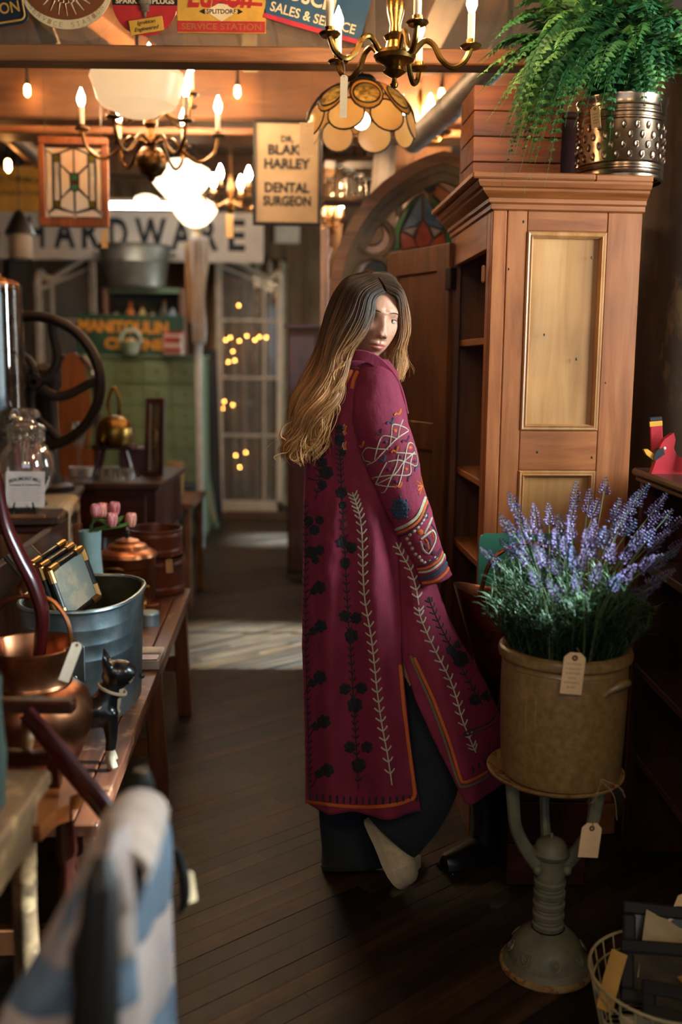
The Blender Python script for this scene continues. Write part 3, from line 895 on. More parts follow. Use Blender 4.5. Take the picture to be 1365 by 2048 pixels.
# cardinal whirligig on the shelf unit
red = plain('bird_red', '#b51f2a', .45); blk = plain('bird_black', '#14161a', .5); yel = plain('bird_yellow', '#d89a2c', .5)
bx = P(1322, 930, 2.72)
bird = thing('wooden_bird', 'red wooden cardinal bird ornament with upright paddle wings', 'ornament', (bx.x, 2.72, zs))
k = .00152
body = [(-18, 0), (-12, 20), (-8, 38), (-4, 52), (2, 62), (10, 68), (18, 74), (22, 62), (20, 46), (26, 34), (40, 28), (60, 30), (80, 26), (84, 8), (60, 0)]
MB().prism([(x * k, z * k) for x, z in body], -.012, .012).build('body', red, bird, sharp=30)
MB().prism([(x * k, z * k) for x, z in [(-10, 32), (-26, 44), (-33, 43), (-28, 34), (-12, 22)]], -.008, .008).build('beak', yel, bird, sharp=30)
MB().prism([(x * k, z * k) for x, z in [(-14, 22), (-6, 28), (4, 36), (0, 46), (-6, 46), (-12, 40), (-16, 30)]], -.0135, .0135).build('mask', blk, bird, sharp=30)
MB().sphere((3 * k, -.0125, 46 * k), .0045, 10, 6, (1, .5, 1)).build('eye', plain('bird_eye', '#d8c8b8', .3), bird)
for (x, yy, tilt, nm) in ((2, .03, -6, 'wing'), (46, -.03, 10, 'wing')):
    Mw = Matrix.Translation((x * k, yy, .012)) @ Matrix.Rotation(R(tilt), 4, 'Y')
    wg_ = MB().box((0, 0, .0585), (.034, .006, .117), M=Mw, bev=.002).build(nm, red, bird)
    MB().box((0, 0, .123), (.0345, .0062, .014), M=Mw).build('stripe', yel, wg_)
    MB().box((0, 0, .136), (.0342, .006, .012), M=Mw, bev=.002).build('wing_tip', blk, wg_)
    MB().tube([Vector((x * k, 0, .018)), Vector((x * k, yy * 1.1, .018))], .003, 8).build('axle', M['iron'], bird)
# red tins on the lower shelf
rt = P(1362, 1480, 2.5)
tin = thing('red_tin', 'round faded red tin on the low shelf at right', 'tin', (XS + .1, 2.45, .572))
MB().lathe([(.0001, .001), (.065, .001), (.068, .006), (.068, .14), (.07, .143), (.07, .15), (.067, .153), (.0001, .156)], 36).build('can', mottled('red_tin_paint', '#7c1c18', '#a3342a', 8, .5), tin)
MB().tube([(math.cos(a) * .07, math.sin(a) * .07, .118) for a in [2 * PI * i / 36 for i in range(36)]], .002, 6, closed=True).build('bead', M['iron'], tin)

# ------------------------------------------------------------------ iron stand, tray, crock and lavender
YS = 2.24
sc = P(1115, 1540, YS)
zplate = sc.z
stand_xy = Vector((P(1110, 1545, YS).x, YS, 0))
M['chipped'] = mottled('chipped_enamel', '#56523f', '#757059', 14, .6, .1, c3='#4a2a14', t3=.63, bumpk=.3)
M['rust_rim'] = mottled('rusty_enamel_rim', '#8a6a3c', '#a88a58', 18, .55, .2, c3='#6b3a16', t3=.52, bumpk=.3)
M['stone'] = mottled('stoneware', '#6f5630', '#8a6c40', 60, .42, 0, c3='#4a3820', t3=.72, bumpk=.08, coat=.25)
st = thing('iron_stand', 'chipped cream cast-iron pedestal stand carrying the stoneware crock', 'stand', (stand_xy.x, YS, 0))
base = [(.0001, .0), (.105, 0), (.112, .004), (.112, .012), (.104, .018), (.100, .026), (.094, .03), (.088, .05), (.074, .075), (.056, .092), (.046, .1), (.04, .104)]
b_ = MB().lathe(base, 48).build('base', M['chipped'], st)
MB().lathe([(.109, -.001), (.1135, .005), (.1125, .013), (.105, .017)], 48).build('foot_rim', M['rust_rim'], b_)
for k in range(8):
    a = 2 * PI * k / 8
    Mr = Matrix.Rotation(a, 4, 'Z') @ Matrix.Translation((.088, 0, .056)) @ Matrix.Rotation(R(58), 4, 'Y')
    pts = [(.016 * (1 - i / 20) * math.cos(i * .75), .016 * (1 - i / 20) * math.sin(i * .75), .0) for i in range(19)]
    MB().tube([Mr @ Vector(p) for p in pts], .0025, 5).build('scroll', M['chipped'], b_)
zc0 = .102
colp = []
zz = zc0
for i in range(5):
    colp += [(.033, zz), (.038, zz + .004), (.0385, zz + .014), (.034, zz + .018), (.0345, zz + .0235), (.031, zz + .027)]
    zz += .0275
MB().lathe(colp, 36).build('column', M['chipped'], st)
zcol = zz
zh = P(1100, 1690, YS).z
MB().lathe([(.036, zcol - .002), (.037, zcol + .01), (.034, zcol + .03), (.036, zh - .03), (.044, zh - .022), (.046, zh - .014), (.04, zh - .008), (.038, zh), (.034, zh + .008), (.018, zh + .017), (.004, zh + .02), (.004, zh + .03), (.0001, zh + .032)], 36).build('hub', M['chipped'], st)
for a in (R(-150), R(-30)):
    MB().sphere((math.cos(a) * .04, math.sin(a) * .04, zcol + .022), .012, 12, 8, (1, 1, 1.1)).build('boss', M['chipped'], st)
for a in (R(190), R(350), R(90)):
    d = Vector((math.cos(a), math.sin(a), 0))
    zt_ = zplate - .012
    pts = catmull([d * .028 + Vector((0, 0, zh - .05)), d * .06 + Vector((0, 0, zh - .01)), d * .09 + Vector((0, 0, zh + .05)), d * .1 + Vector((0, 0, (zh + zt_) / 2 + .03)), d * .105 + Vector((0, 0, zt_))], 16)
    MB().tube(pts, [.021, .017, .015, .016, .017], 10, flat=.8).build('arm', M['chipped'], st)
tray = thing('enamel_tray', 'round rust-edged enamel tray under the stoneware crock', 'tray', (stand_xy.x, YS, zplate - .012))
MB().lathe([(.0001, .0), (.13, .0), (.142, .004), (.158, .014), (.160, .019), (.156, .02), (.142, .011), (.128, .006), (.0001, .006)], 56).build('dish', M['rust_rim'], tray)
zck = zplate - .005
ztop = P(1138, 1288, YS).z
hk = ztop - zck
cx_ = Vector((stand_xy.x + .012, YS, zck))
crock = thing('stoneware_crock', 'tan stoneware crock with lug handle and paper tag', 'crock', cx_)
r0 = .139
MB().lathe([(.0001, .0), (r0 - .01, .0), (r0 - .003, .006), (r0, .02), (r0 + .0035, hk * .3), (r0 + .006, hk * .6), (r0 + .006, hk * .84), (r0 + .0045, hk * .862), (r0 + .006, hk * .868), (r0 + .0035, hk * .88), (r0 + .0035, hk * .9), (r0 + .009, hk * .91),
            (r0 + .014, hk * .925), (r0 + .0155, hk * .955), (r0 + .013, hk * .985), (r0 + .005, hk), (r0 - .006, hk * .995), (r0 - .012, hk * .97), (r0 - .014, hk * .5), (r0 - .014, hk * .2), (.0001, .04)], 72).build('body', M['stone'], crock)
for a0 in (-50, 130):
    pts = []
    for i in range(15):
        t = i / 14
        a = R(a0 - 16 + 32 * t)
        rr = r0 + .004 + .02 * math.sin(PI * t) ** .7
        pts.append(Vector((math.cos(a) * rr, math.sin(a) * rr, hk * (.74 + .09 * math.sin(PI * t) ** .6))))
    MB().tube(pts, [.006, .009, .01, .009, .006], 10).build('handle', M['stone'], crock)
MB().lathe([(r0 - .015, hk * .86), (.05, hk * .9), (.0001, hk * .91)], 30).build('soil', plain('crock_soil', '#20170f', .95), crock)
ta = P(1152, 1305, YS - r0 - .022)
t_ = price_tag('cream handwritten tag hanging on the stoneware crock', ta, .047, .094, 'tagpale', (R(1), R(4), 0), P(1155, 1296, YS - r0 - .012))
wr_t = MB()
for i, s_ in enumerate(('ANTIQUE', '4 GALLON', 'STONE WARE', 'CROCK', 'WITH HANDLE', '$185')):
    letters(wr_t, s_, -.001, -.026 - i * .0105, .032 if len(s_) > 5 else .018, .0048, -.0009, thick=0)
wr_t.build('writing', M['pencil'], t_)
# tag hanging from the stand
tb = P(1186, 1646, YS - .1)
price_tag('blank tan tag hanging from the iron stand arm', tb, .048, .082, 'tagpale', (R(-2), R(6), R(8)), P(1190, 1560, YS - .145), cut=True)
sg = thing('twine', 'loose brown twine tied round the enamel tray rim', 'twine', P(1205, 1560, YS - .15))
for ps in (((1200, 1558), (1228, 1590), (1235, 1640)), ((1205, 1558), (1240, 1575), (1252, 1596)), ((1205, 1558), (1190, 1600), (1180, 1606))):
    MB().tube(catmull([P(x, y, YS - .155 - .01 * i) for i, (x, y) in enumerate(ps)], 10), .0009, 5).build('strand', M['string'], sg, world=True)

# lavender
lv = thing('lavender', 'bunch of purple lavender growing out of the stoneware crock', 'plant', (cx_.x, YS, ztop - .03))
stemm = plain('lavender_stem', '#4a5a34', .7)
purp = [plain('lavender_bloom_%d' % i, c, .75, k=.3, scale=120) for i, c in enumerate(('#472f54', '#3a284c', '#594368', '#3b2c47', '#454366'))]
lg = [translucent('lavender_leaf_%d' % i, a, b, 40, 0, .5, .25) for i, (a, b) in enumerate((('#28391f', '#425636'), ('#1c2c16', '#304328')))]
rl = random.Random(5)
tips = [(960, 1095, 2.12), (1018, 985, 2.2), (1012, 1042, 2.15), (1068, 1008, 2.2), (1052, 1040, 2.12), (1098, 1008, 2.22), (1153, 965, 2.28), (1148, 1002, 2.2), (1213, 955, 2.3), (1196, 998, 2.25), (1240, 998, 2.25), (1280, 982, 2.28), (1298, 968, 2.3),
        (1334, 988, 2.28), (1338, 1060, 2.2), (1358, 1098, 2.15), (1368, 1035, 2.25), (1350, 1140, 2.1), (1322, 1165, 2.08), (1250, 1028, 2.15), (1190, 1040, 2.12), (1128, 1075, 2.1), (1082, 1062, 2.12), (1040, 1105, 2.08), (1108, 1120, 2.05), (1170, 1100, 2.04),
        (1228, 1090, 2.06), (1288, 1062, 2.1), (1308, 1112, 2.08), (1150, 1150, 2.0), (1062, 1140, 2.03), (1240, 1150, 2.02), (1028, 1010, 2.25), (1120, 1030, 2.2), (1172, 1060, 2.08), (1265, 1090, 2.1), (1320, 1030, 2.22), (1085, 1100, 2.05),
        (1000, 1078, 2.2), (1272, 1040, 2.2), (1210, 1055, 2.1), (1000, 1030, 2.2), (1035, 1030, 2.2), (1070, 1090, 2.05), (1110, 1060, 2.1), (1145, 1095, 2.06), (1185, 1075, 2.1), (1230, 1050, 2.15), (1262, 1000, 2.25), (1310, 1060, 2.15), (1325, 1110, 2.1), (1345, 1020, 2.25), (1095, 1160, 2.02), (1200, 1130, 2.03), (1270, 1130, 2.05), (1020, 1075, 2.1), (1180, 980, 2.28), (1372, 1080, 2.2), (1140, 1040, 2.15), (1040, 1060, 2.1)]
zr_ = ztop - .03
for i, (px, py, Y) in enumerate(tips):
    tip = P(px, py, Y)
    a = Vector((cx_.x + (tip.x - cx_.x) * .35 + rl.uniform(-.03, .03), YS + (Y - YS) * .4 + rl.uniform(-.04, .02), zr_))
    ctrl = a.lerp(tip, .5) + Vector((-(tip.x - a.x) * .18, 0, .03))
    pts = catmull([a, ctrl, tip], 14)
    so = MB().tube(pts, [.0016, .0010], 5).build('stem', stemm, lv, world=True)
    m = MB()
    L = rl.uniform(.034, .066)
    d = (tip - pts[-4]).normalized()
    sx = d.orthogonal().normalized(); sy = d.cross(sx)
    nw = int(L / .0052)
    for j in range(nw):
        t = j / (nw - 1)
        rad = .0105 * (1 - t) ** .55 * (.55 if (j == 1 and rl.random() < .6) else 1) + .0025
        for q in range(7):
            an = q * 2 * PI / 7 + j * .9 + rl.uniform(-.25, .25)
            o_ = (sx * math.cos(an) + sy * math.sin(an))
            c = tip - d * L + d * L * t + o_ * rad * rl.uniform(.6, 1.15)
            r_ = rl.uniform(.0026, .0042) * (1 - .45 * t)
            ax = (o_ + d * .8).normalized(); e1 = ax.orthogonal().normalized(); e2 = ax.cross(e1)
            m.add([c - ax * r_, c + e1 * r_ * .75, c + e2 * r_ * .75, c - e1 * r_ * .75, c - e2 * r_ * .75, c + ax * r_ * 1.5],
                  [(0, 2, 1), (0, 3, 2), (0, 4, 3), (0, 1, 4), (5, 1, 2), (5, 2, 3), (5, 3, 4), (5, 4, 1)])
    m.build('flower_spike', purp[rl.choice((0, 0, 1, 2, 2, 3, 4))], so, world=True, fix=False, sharp=80)
def leaf(m, p, d, L, wd, bend=.3):
    sd = d.cross(Vector((0, 0, 1)))
    sd = sd.normalized() if sd.length > .1 else Vector((1, 0, 0))
    up = sd.cross(d).normalized()
    p1 = p + d * L * .4; p2 = p + d * L * .75 - up * L * bend * .2; p3 = p + d * L - up * L * bend * .6
    m.add([p, p1 + sd * wd, p1 - sd * wd, p2 + sd * wd * .8, p2 - sd * wd * .8, p3, p1 + up * wd * .3], [(0, 1, 6), (0, 6, 2), (1, 3, 6), (6, 4, 2), (6, 3, 4), (3, 5, 4)])
fm = [MB(), MB()]
for i in range(190):
    a_ = rl.uniform(0, 2 * PI); rr = .125 * math.sqrt(rl.random())
    base_ = Vector((cx_.x + math.cos(a_) * rr, YS + math.sin(a_) * rr, zr_))
    lean = Vector((math.cos(a_) * rr * .62, math.sin(a_) * rr * .6, rl.uniform(.09, .21)))
    m = fm[i % 2]
    pts = catmull([base_, base_ + lean * .5 + Vector((0, 0, .01)), base_ + lean], 12)
    m.tube(pts[::3], [.0013, .0007], 3, caps=False)
    for j in range(1, 12):
        for s_ in range(4):
            an = rl.uniform(0, 2 * PI)
            d = (Vector((math.cos(an), math.sin(an), 0)) * rl.uniform(.5, 1.0) + Vector((lean.x * 2, lean.y * 2, rl.uniform(.5, 1.25)))).normalized()
            leaf(m, pts[j], d, rl.uniform(.024, .052), rl.uniform(.0012, .0022), rl.uniform(0, .8))
fm[0].build('foliage', lg[0], lv, world=True, sharp=None, fix=False, kind='stuff')
fm[1].build('foliage', lg[1], lv, world=True, sharp=None, fix=False, kind='stuff')

# ------------------------------------------------------------------ green sign leaning on the cabinet
ga = P(966, 1066, 2.86); gb = P(1142, 1085, 2.86)
gw = gb.x - ga.x + .02
gsn = thing('green_sign', 'tall green enamel sign with white lettering leaning behind the crock', 'sign', ((ga.x + gb.x) / 2, 2.84, .0), (R(-1.2), 0, R(2)))
M['green_en'] = mottled('green_enamel', '#2c6a56', '#3f8068', 6, .35, 0, c3='#6d8f7c', t3=.7)
gh = ga.z
poly = []
for (x, z, sx_, sz_) in ((-gw / 2, 0, 1, 1), (gw / 2, 0, -1, 1), (gw / 2, gh, -1, -1), (-gw / 2, gh, 1, -1)):
    r_ = .02
    arc = [(x + sx_ * r_ - sx_ * r_ * math.cos(t * PI / 8), z + sz_ * r_ - sz_ * r_ * math.sin(t * PI / 8)) for t in range(5)]
    if sx_ * sz_ < 0: arc = arc[::-1]
    poly += arc
MB().prism(poly, -.004, .004).build('plate', M['green_en'], gsn, sharp=30)
gl = MB()
for i, ch_ in enumerate('OMM'):
    letters(gl, ch_, -gw / 2 + .072, .483 + i * .104, .085, .088, -.0048, bold=.03, rot=R(90), thick=.0)
gl.build('lettering', plain('sign_white', '#cfd3c8', .4), gsn)
MB().sphere((-gw / 2 + .012, -.005, gh - .16), .004, 8, 6, (1, .5, 1)).build('rivet', M['iron'], gsn)
# aged copper scuttle between sign and crock
ck = P(1085, 1215, 2.56)
scu = thing('copper_scuttle', 'aged brown copper scuttle half hidden behind the lavender', 'scuttle', (P(1050, 1240, 2.6).x + .015, 2.68, .5))
zsc = P(1040, 1215, 2.6).z - .5
rings = []
for i in range(9):
    t = i / 8
    z = .02 + (zsc - .02) * t
    rings.append([Vector((math.cos(a) * (.10 + .05 * t) - (.05 * t if math.cos(a) < -.3 else 0), math.sin(a) * (.085 + .03 * t), z + (.045 * t * max(0, -math.cos(a))) + .03 * t * max(0, math.cos(a)))) for a in [2 * PI * k / 32 for k in range(32)]])
inner = [[p * .97 + Vector((0, 0, .003)) for p in r_] for r_ in rings[::-1][:-1]]
MB().loft(rings + inner, caps=True).build('body', M['copper_dark'], scu)
MB().tube(catmull([Vector((-.13, 0, zsc)), Vector((-.09, 0, zsc + .12)), Vector((.02, 0, zsc + .16)), Vector((.11, 0, zsc + .1)), Vector((.15, 0, zsc))], 20), .006, 8).build('bail_handle', M['copper_dark'], scu)
dcr = thing('dark_crate', 'dark stained wooden crate in shadow behind the iron stand', 'crate', (P(1050, 1240, 2.6).x + .09, 2.71, 0))
for k_ in range(4):
    MB().box((0, -.085, .0625 + k_ * .125), (.22, .014, .121), bev=.002).build('slat', M['mahog'], dcr)
MB().box((0, .01, .25), (.21, .17, .498)).build('body', M['mahog_z'], dcr)
# black cord beside the crock
cord = thing('thin_rope', 'thin black cord hanging beside the stoneware crock', 'cord', P(1004, 1300, 2.3))
MB().tube(catmull([P(1006, 1262, 2.40), P(1012, 1300, 2.40), P(1004, 1345, 2.40), P(1000, 1400, 2.39), P(985, 1440, 2.36), P(955, 1455, 2.33), P(932, 1465, 2.32), P(930, 1472, 2.32), P(960, 1462, 2.32), P(990, 1448, 2.34)], 50), .0022, 6).build('cord', M['black'], cord, world=True)
# boot on the floor behind the hem
bo = PZ(958, 1695, 0)
boot = thing('boot', 'small black leather boot on floor beside the coat hem', 'boot', (bo.x + .01, bo.y - .06, 0), (0, 0, R(215)))
rings = []
for (x, z, rx, ry) in ((0, .0, .045, .038), (0, .03, .047, .04), (0, .07, .043, .038), (0, .11, .04, .036), (0, .15, .043, .04), (0, .2, .048, .045)):
    rings.append([Vector((x + math.cos(a) * rx, math.sin(a) * ry, z)) for a in [2 * PI * k / 20 for k in range(20)]])
MB().loft(rings).build('shaft', plain('boot_leather', '#0e0d0c', .4), boot)
rings = []
for t in range(9):
    x = -.03 + .19 * t / 8
    h = .07 - .03 * t / 8; w_ = .036 + .008 * math.sin(PI * t / 8) - (.016 if t == 8 else 0)
    rings.append([Vector((x, math.cos(a) * w_, .012 + max(0, math.sin(a)) * h)) for a in [2 * PI * k / 16 for k in range(16)]])
MB().loft(rings, caps=True).build('vamp', plain('boot_vamp', '#12100f', .35), boot)
MB().box((.06, 0, .006), (.2, .075, .012), bev=.004).build('sole', M['black'], boot)

# ------------------------------------------------------------------ wire basket with old papers and frames
bc = Vector((.715, 1.955, 0))
wire = plain('cream_wire', '#a89a72', .5)
bk = thing('wire_basket', 'round cream wire basket on the floor in front', 'basket', bc)
RB0, RB1, HB = .135, .17, .17
def ringpts(r_, z, n=48): return [Vector((math.cos(2 * PI * i / n) * r_, math.sin(2 * PI * i / n) * r_, z)) for i in range(n)]
MB().tube(ringpts(RB1, HB), .0036, 8, closed=True).build('rim', wire, bk)
for r_, z in ((RB0 + (RB1 - RB0) * .7, HB * .8), (RB0 + (RB1 - RB0) * .35, HB * .45), (RB0, .008)):
    MB().tube(ringpts(r_, z), .0026, 6, closed=True).build('hoop', wire, bk)
for k in range(30):
    a = 2 * PI * k / 30
    d = Vector((math.cos(a), math.sin(a), 0))
    MB().tube([d * RB1 + Vector((0, 0, HB)), d * (RB0 + (RB1 - RB0) * .5) + Vector((0, 0, HB * .5)), d * RB0 + Vector((0, 0, .008))], .002, 5).build('upright_wire', wire, bk)
for k in range(-8, 9):
    y = k * .0155
    hw = math.sqrt(max(0, RB0 ** 2 - y * y))
    MB().tube([(-hw, y, .008), (hw, y, .008)], .0017, 5).build('base_wire', wire, bk)
def in_basket(name, label, cat, loc, rot): return thing(name, label, cat, bc + Vector(loc), rot)
def paper_sheet(label, loc, rot, w_, h_, mat, curl=.02):
    t = in_basket('paper', label, 'paper', loc, rot)
    def f(u, v): return Vector(((u - .5) * w_, (v - .5) * h_, curl * ((u - .5) ** 2 * 4 - .3)))
    m = MB().grid(f, 10, 4)
    b = len(m.v); n = len(m.v)
    m.grid(lambda u, v: f(u, v) - Vector((0, 0, .0015)), 10, 4)
    m.build('sheet', M[mat] if mat in M else mat, t, sharp=60)
aged = mottled('aged_paper', '#a2906a', '#bda984', 10, .85)
aged2 = mottled('yellow_paper', '#a37a34', '#c09448', 10, .85)
paper_sheet('large curled cream paper at the back of the wire basket', (.05, .05, .17), (R(40), R(10), R(-15)), .2, .15, aged, .03)
paper_sheet('cream booklet lying low inside the wire basket', (-.02, -.07, .075), (R(40), R(-4), R(5)), .2, .09, aged, .02)
paper_sheet('yellowed leaf of paper on top of the wire basket pile', (.07, -.03, .175), (R(25), R(-10), R(30)), .13, .07, aged2, .02)
paper_sheet('curled tan strip at left edge of wire basket', (-.13, -.01, .155), (R(20), R(-35), R(60)), .13, .035, aged2, .015)
def dark_frame(label, loc, rot, w_, h_, tilt=0):
    t = in_basket('picture_frame', label, 'picture frame', loc, rot)
    fm_ = plain('frame_black', '#0f0d0c', .7) if 'frame_black' not in bpy.data.materials else bpy.data.materials['frame_black']
    b = .028
    for (x, y, sx, sy) in ((0, h_ / 2 - b / 2, w_, b), (0, -h_ / 2 + b / 2, w_, b), (-w_ / 2 + b / 2, 0, b, h_ - 2 * b), (w_ / 2 - b / 2, 0, b, h_ - 2 * b)):
        MB().box((x, y, 0), (sx, sy, .014), bev=.004).build('frame_side', fm_, t)
    MB().box((0, 0, -.003), (w_ - 2 * b + .004, h_ - 2 * b + .004, .003)).build('picture', mottled('old_photo_%d' % int(w_ * 1000), '#1b1a16', '#3f382b', 14, .3, 0, c3='#8a7a5c', t3=.66), t)
dark_frame('black picture frame standing at back of the wire basket', (.03, .1, .195), (R(62), R(3), R(-6)), .21, .13)
dark_frame('small black picture frame in middle of the wire basket', (-.02, .0, .17), (R(42), R(-8), R(-20)), .17, .13)
dark_frame('black picture frame lying at front of the wire basket', (-.01, -.085, .155), (R(30), R(4), R(-12)), .15, .08)
price_tag('cream paper tag sticking up behind wire basket frames', bc + Vector((.085, .135, .275)), .06, .09, 'tagpale', (R(-15), R(25), 0), None)
price_tag('orange tag with red stamp inside the wire basket', bc + Vector((.11, -.135, .135)), .045, .075, 'kraft', (R(-10), R(-60), 0), None)

# ------------------------------------------------------------------ the woman
YW = 2.66
foot = PZ(735, 1748, 0)
wom = thing('person', 'woman in a long embroidered magenta coat looking back over her shoulder', 'person', (foot.x, YW, 0))

def skin_mat():
    m, nt, bs = newmat('skin')
    at = nt.nodes.new('ShaderNodeAttribute'); at.attribute_name = 'tint'
    n = noise_node(nt, 90, 4, .6, coords(nt)); r = ramp(nt, [(.35, '#b98569'), (.65, '#c89478')])
    nt.links.new(n.outputs['Fac'], r.inputs['Fac'])
    mx = nt.nodes.new('ShaderNodeMixRGB'); mx.blend_type = 'MULTIPLY'; mx.inputs['Fac'].default_value = 1
    nt.links.new(r.outputs['Color'], mx.inputs[1]); nt.links.new(at.outputs['Color'], mx.inputs[2])
    nt.links.new(mx.outputs['Color'], bs.inputs['Base Color'])
    bs.inputs['Roughness'].default_value = .48
    bs.inputs['Subsurface Weight'].default_value = .12
    bs.inputs['Subsurface Radius'].default_value = (.012, .004, .002)
    bs.inputs['Subsurface Scale'].default_value = .4
    return m
M['skin'] = skin_mat()

# head: an ellipsoid shaped by smooth bumps; local frame faces -y
def g(x, s): return math.exp(-(x / s) ** 2 / 2)
def head_point(d):
    x, y, z = d.x * .073, d.y * .096, d.z * .116
    if z < 0:
        t = -z / .116
        x *= 1 - .30 * t ** 1.6
        if y < 0: y *= 1 - .02 * t
        else: y *= 1 - .45 * t
    fr = max(0.0, -d.y)
    fr = fr * fr * (3 - 2 * fr)
    dy = 0.0
    ax = abs(x)
    dy += .006 * g(z - .026, .010) * g(ax - .022, .020)                     # brow
    dy -= .0135 * g(z - .004, .0105) * g(ax - .031, .0135)                    # eye sockets
    dy -= .004 * g(z - .012, .012) * g(x, .01)                              # nasion
    if -.052 < z < .022:
        t = (.018 - z) / .05
        dy += (.003 + .0165 * max(0, min(1, t)) ** 1.15) * g(x, .0062 + .0035 * max(0, min(1, t))) * (1 if z > -.036 else max(0, 1 - (-.036 - z) / .012))
    dy += .009 * g(z + .033, .0065) * g(ax - .0115, .0055)                  # wings of the nose
    dy += .0045 * g(z + .022, .022) * g(ax - .044, .016)                    # cheekbones
    dy += .0075 * g(z + .0655, .017) * g(x, .026)                           # muzzle
    dy += .0048 * g(z + .0585, .0042) * g(x, .0165) - .0012 * g(z + .0545, .002) * g(x, .0022)
    dy += .0066 * g(z + .0705, .0052) * g(x, .0145)
    dy -= .0042 * g(z + .0640, .0017) * g(x, .019)                          # mouth line
    dy -= .0016 * g(z + .049, .006) * g(x, .0028)                           # philtrum
    dy -= .0055 * g(z + .0835, .0055) * g(x, .018)
    dy += .0085 * g(z + .101, .011) * g(x, .017)                            # chin
    y -= dy * fr
    return Vector((x, y, z))
HM = Matrix.Translation(P(742, 637, YW + .02)) @ Matrix.Rotation(R(8), 4, 'Y') @ Matrix.Rotation(R(20), 4, 'Z') @ Matrix.Rotation(R(4), 4, 'X')
hv = []; hf = []; hc = []
NR, NS = 150, 220
for i in range(NR + 1):
    th = PI * i / NR
    for k in range(NS):
        u = k / NS * 2 - 1
        ph = PI * (u - .36 * math.sin(PI * u) / PI)             # denser at the front
        d = Vector((math.sin(th) * math.sin(ph), -math.sin(th) * math.cos(ph), math.cos(th)))
        p = head_point(d)
        c = [1, 1, 1]
        if d.y < -.2:
            x, z = p.x, p.z
            lip = 0
            ux = abs(x) / .0235
            if ux < 1.15:
                topl = -.0560 - .0065 * ux ** 2 + .0012 * g(abs(x) - .005, .003); botl = -.0775 + .0125 * ux ** 2
                e = min((topl - z) / .0016, (z - botl) / .0016)
                lip = max(0, min(1, e + .5)) * max(0, min(1, (1.1 - ux) * 6))
            blush = .5 * g(z + .028, .018) * g(abs(x) - .045, .018)
            sh = .5 * g(z - .010, .006) * g(abs(x) - .031, .012)
            for q, (lc, bc_, sc_) in enumerate(((.80, 1.0, .80), (.48, .80, .70), (.55, .80, .68))):
                c[q] = (1 * (1 - lip) + lc * lip) * (1 - blush + bc_ * blush) * (1 - sh + sc_ * sh)
        hv.append(HM @ p); hc.append((*c, 1))
for i in range(NR):
    for k in range(NS):
        k2 = (k + 1) % NS
        hf.append((i * NS + k, (i + 1) * NS + k, (i + 1) * NS + k2, i * NS + k2))

# body under the clothes: one joined surface grown from tapering limbs
body = MB()
neckp = P(735, 735, YW + .03)
def limb(pts, rad, n=14):
    body.tube(catmull(pts, 14), lerp_list(rad, 14), n)
hip = P(728, 1190, YW + .03); chest = P(725, 860, YW + .02)
limb([HM @ Vector((0, .03, -.06)), neckp, P(730, 770, YW + .03)], [.05, .048, .06])
limb([P(728, 765, YW + .03), chest, P(726, 1010, YW + .03), hip, P(730, 1260, YW + .03)], [.075, .125, .108, .14, .12], 20)
limb([P(690, 1200, YW + .05), P(690, 1420, YW + .06), P(690, 1680, YW + .06)], [.085, .06, .042])
kneeR = P(850, 1420, YW - .1); ankR = P(772, 1655, YW - .12)
limb([P(765, 1210, YW), P(820, 1310, YW - .06), kneeR], [.085, .075, .058])
limb([kneeR, P(835, 1540, YW - .1), ankR], [.058, .052, .036])
wristR = P(852, 1098, 2.53)
limb([P(735, 775, YW - .01), P(775, 880, 2.53), P(800, 950, 2.52)], [.055, .044, .038])
limb([P(800, 950, 2.52), P(830, 1035, 2.525), wristR], [.038, .035, .025])
limb([P(668, 785, YW + .06), P(655, 900, YW + .1), P(670, 1010, YW + .08)], [.055, .044, .036])
limb([P(670, 1010, YW + .08), P(720, 1070, YW + .04), P(770, 1090, YW)], [.036, .033, .024])
# hand tucked into the cuff: palm, four fingers, thumb
ax = (P(880, 1170, 2.53) - wristR).normalized(); sd = ax.cross(Vector((0, -1, 0))).normalized()
limb([wristR, wristR + ax * .03, wristR + ax * .055], [.025, .03, .026])
for q, L in ((-.02, .058), (-.007, .066), (.007, .062), (.02, .05)):
    b0 = wristR + ax * .05 + sd * q
    limb([b0, b0 + ax * L * .35 + Vector((-.004, 0, 0)), b0 + ax * L * .5 + Vector((-.016, 0, 0)), b0 + ax * L * .45 + Vector((-.028, .004, 0))], [.0085, .008, .0075, .0065], 8)
b0 = wristR + ax * .015 - sd * .022
limb([b0, b0 - sd * .014 + ax * .018, b0 - sd * .012 + ax * .036], [.01, .009, .007], 8)
bo_ = bpy.data.objects.new('body_tmp', body.mesh('body_tmp', M['skin'])); COL.objects.link(bo_)
rm = bo_.modifiers.new('rm', 'REMESH'); rm.mode = 'VOXEL'; rm.voxel_size = .008
sm = bo_.modifiers.new('sm', 'SMOOTH'); sm.iterations = 4; sm.factor = .5
bpy.context.view_layer.update()
dg = bpy.context.evaluated_depsgraph_get()
bme = bpy.data.meshes.new_from_object(bo_.evaluated_get(dg))
full = MB()
full.v = [v.co.copy() for v in bme.vertices]; full.f = [tuple(p.vertices) for p in bme.polygons]; full.mi = [0] * len(full.f)
cols = [(1, 1, 1, 1)] * len(full.v)
full.add(hv, hf); cols += hc
bpy.data.objects.remove(bo_)
bobj = full.build('body', M['skin'], wom, world=True, sharp=180, fix=False)
ca = bobj.data.color_attributes.new('tint', 'FLOAT_COLOR', 'POINT')
for i, c in enumerate(cols): ca.data[i].color = c

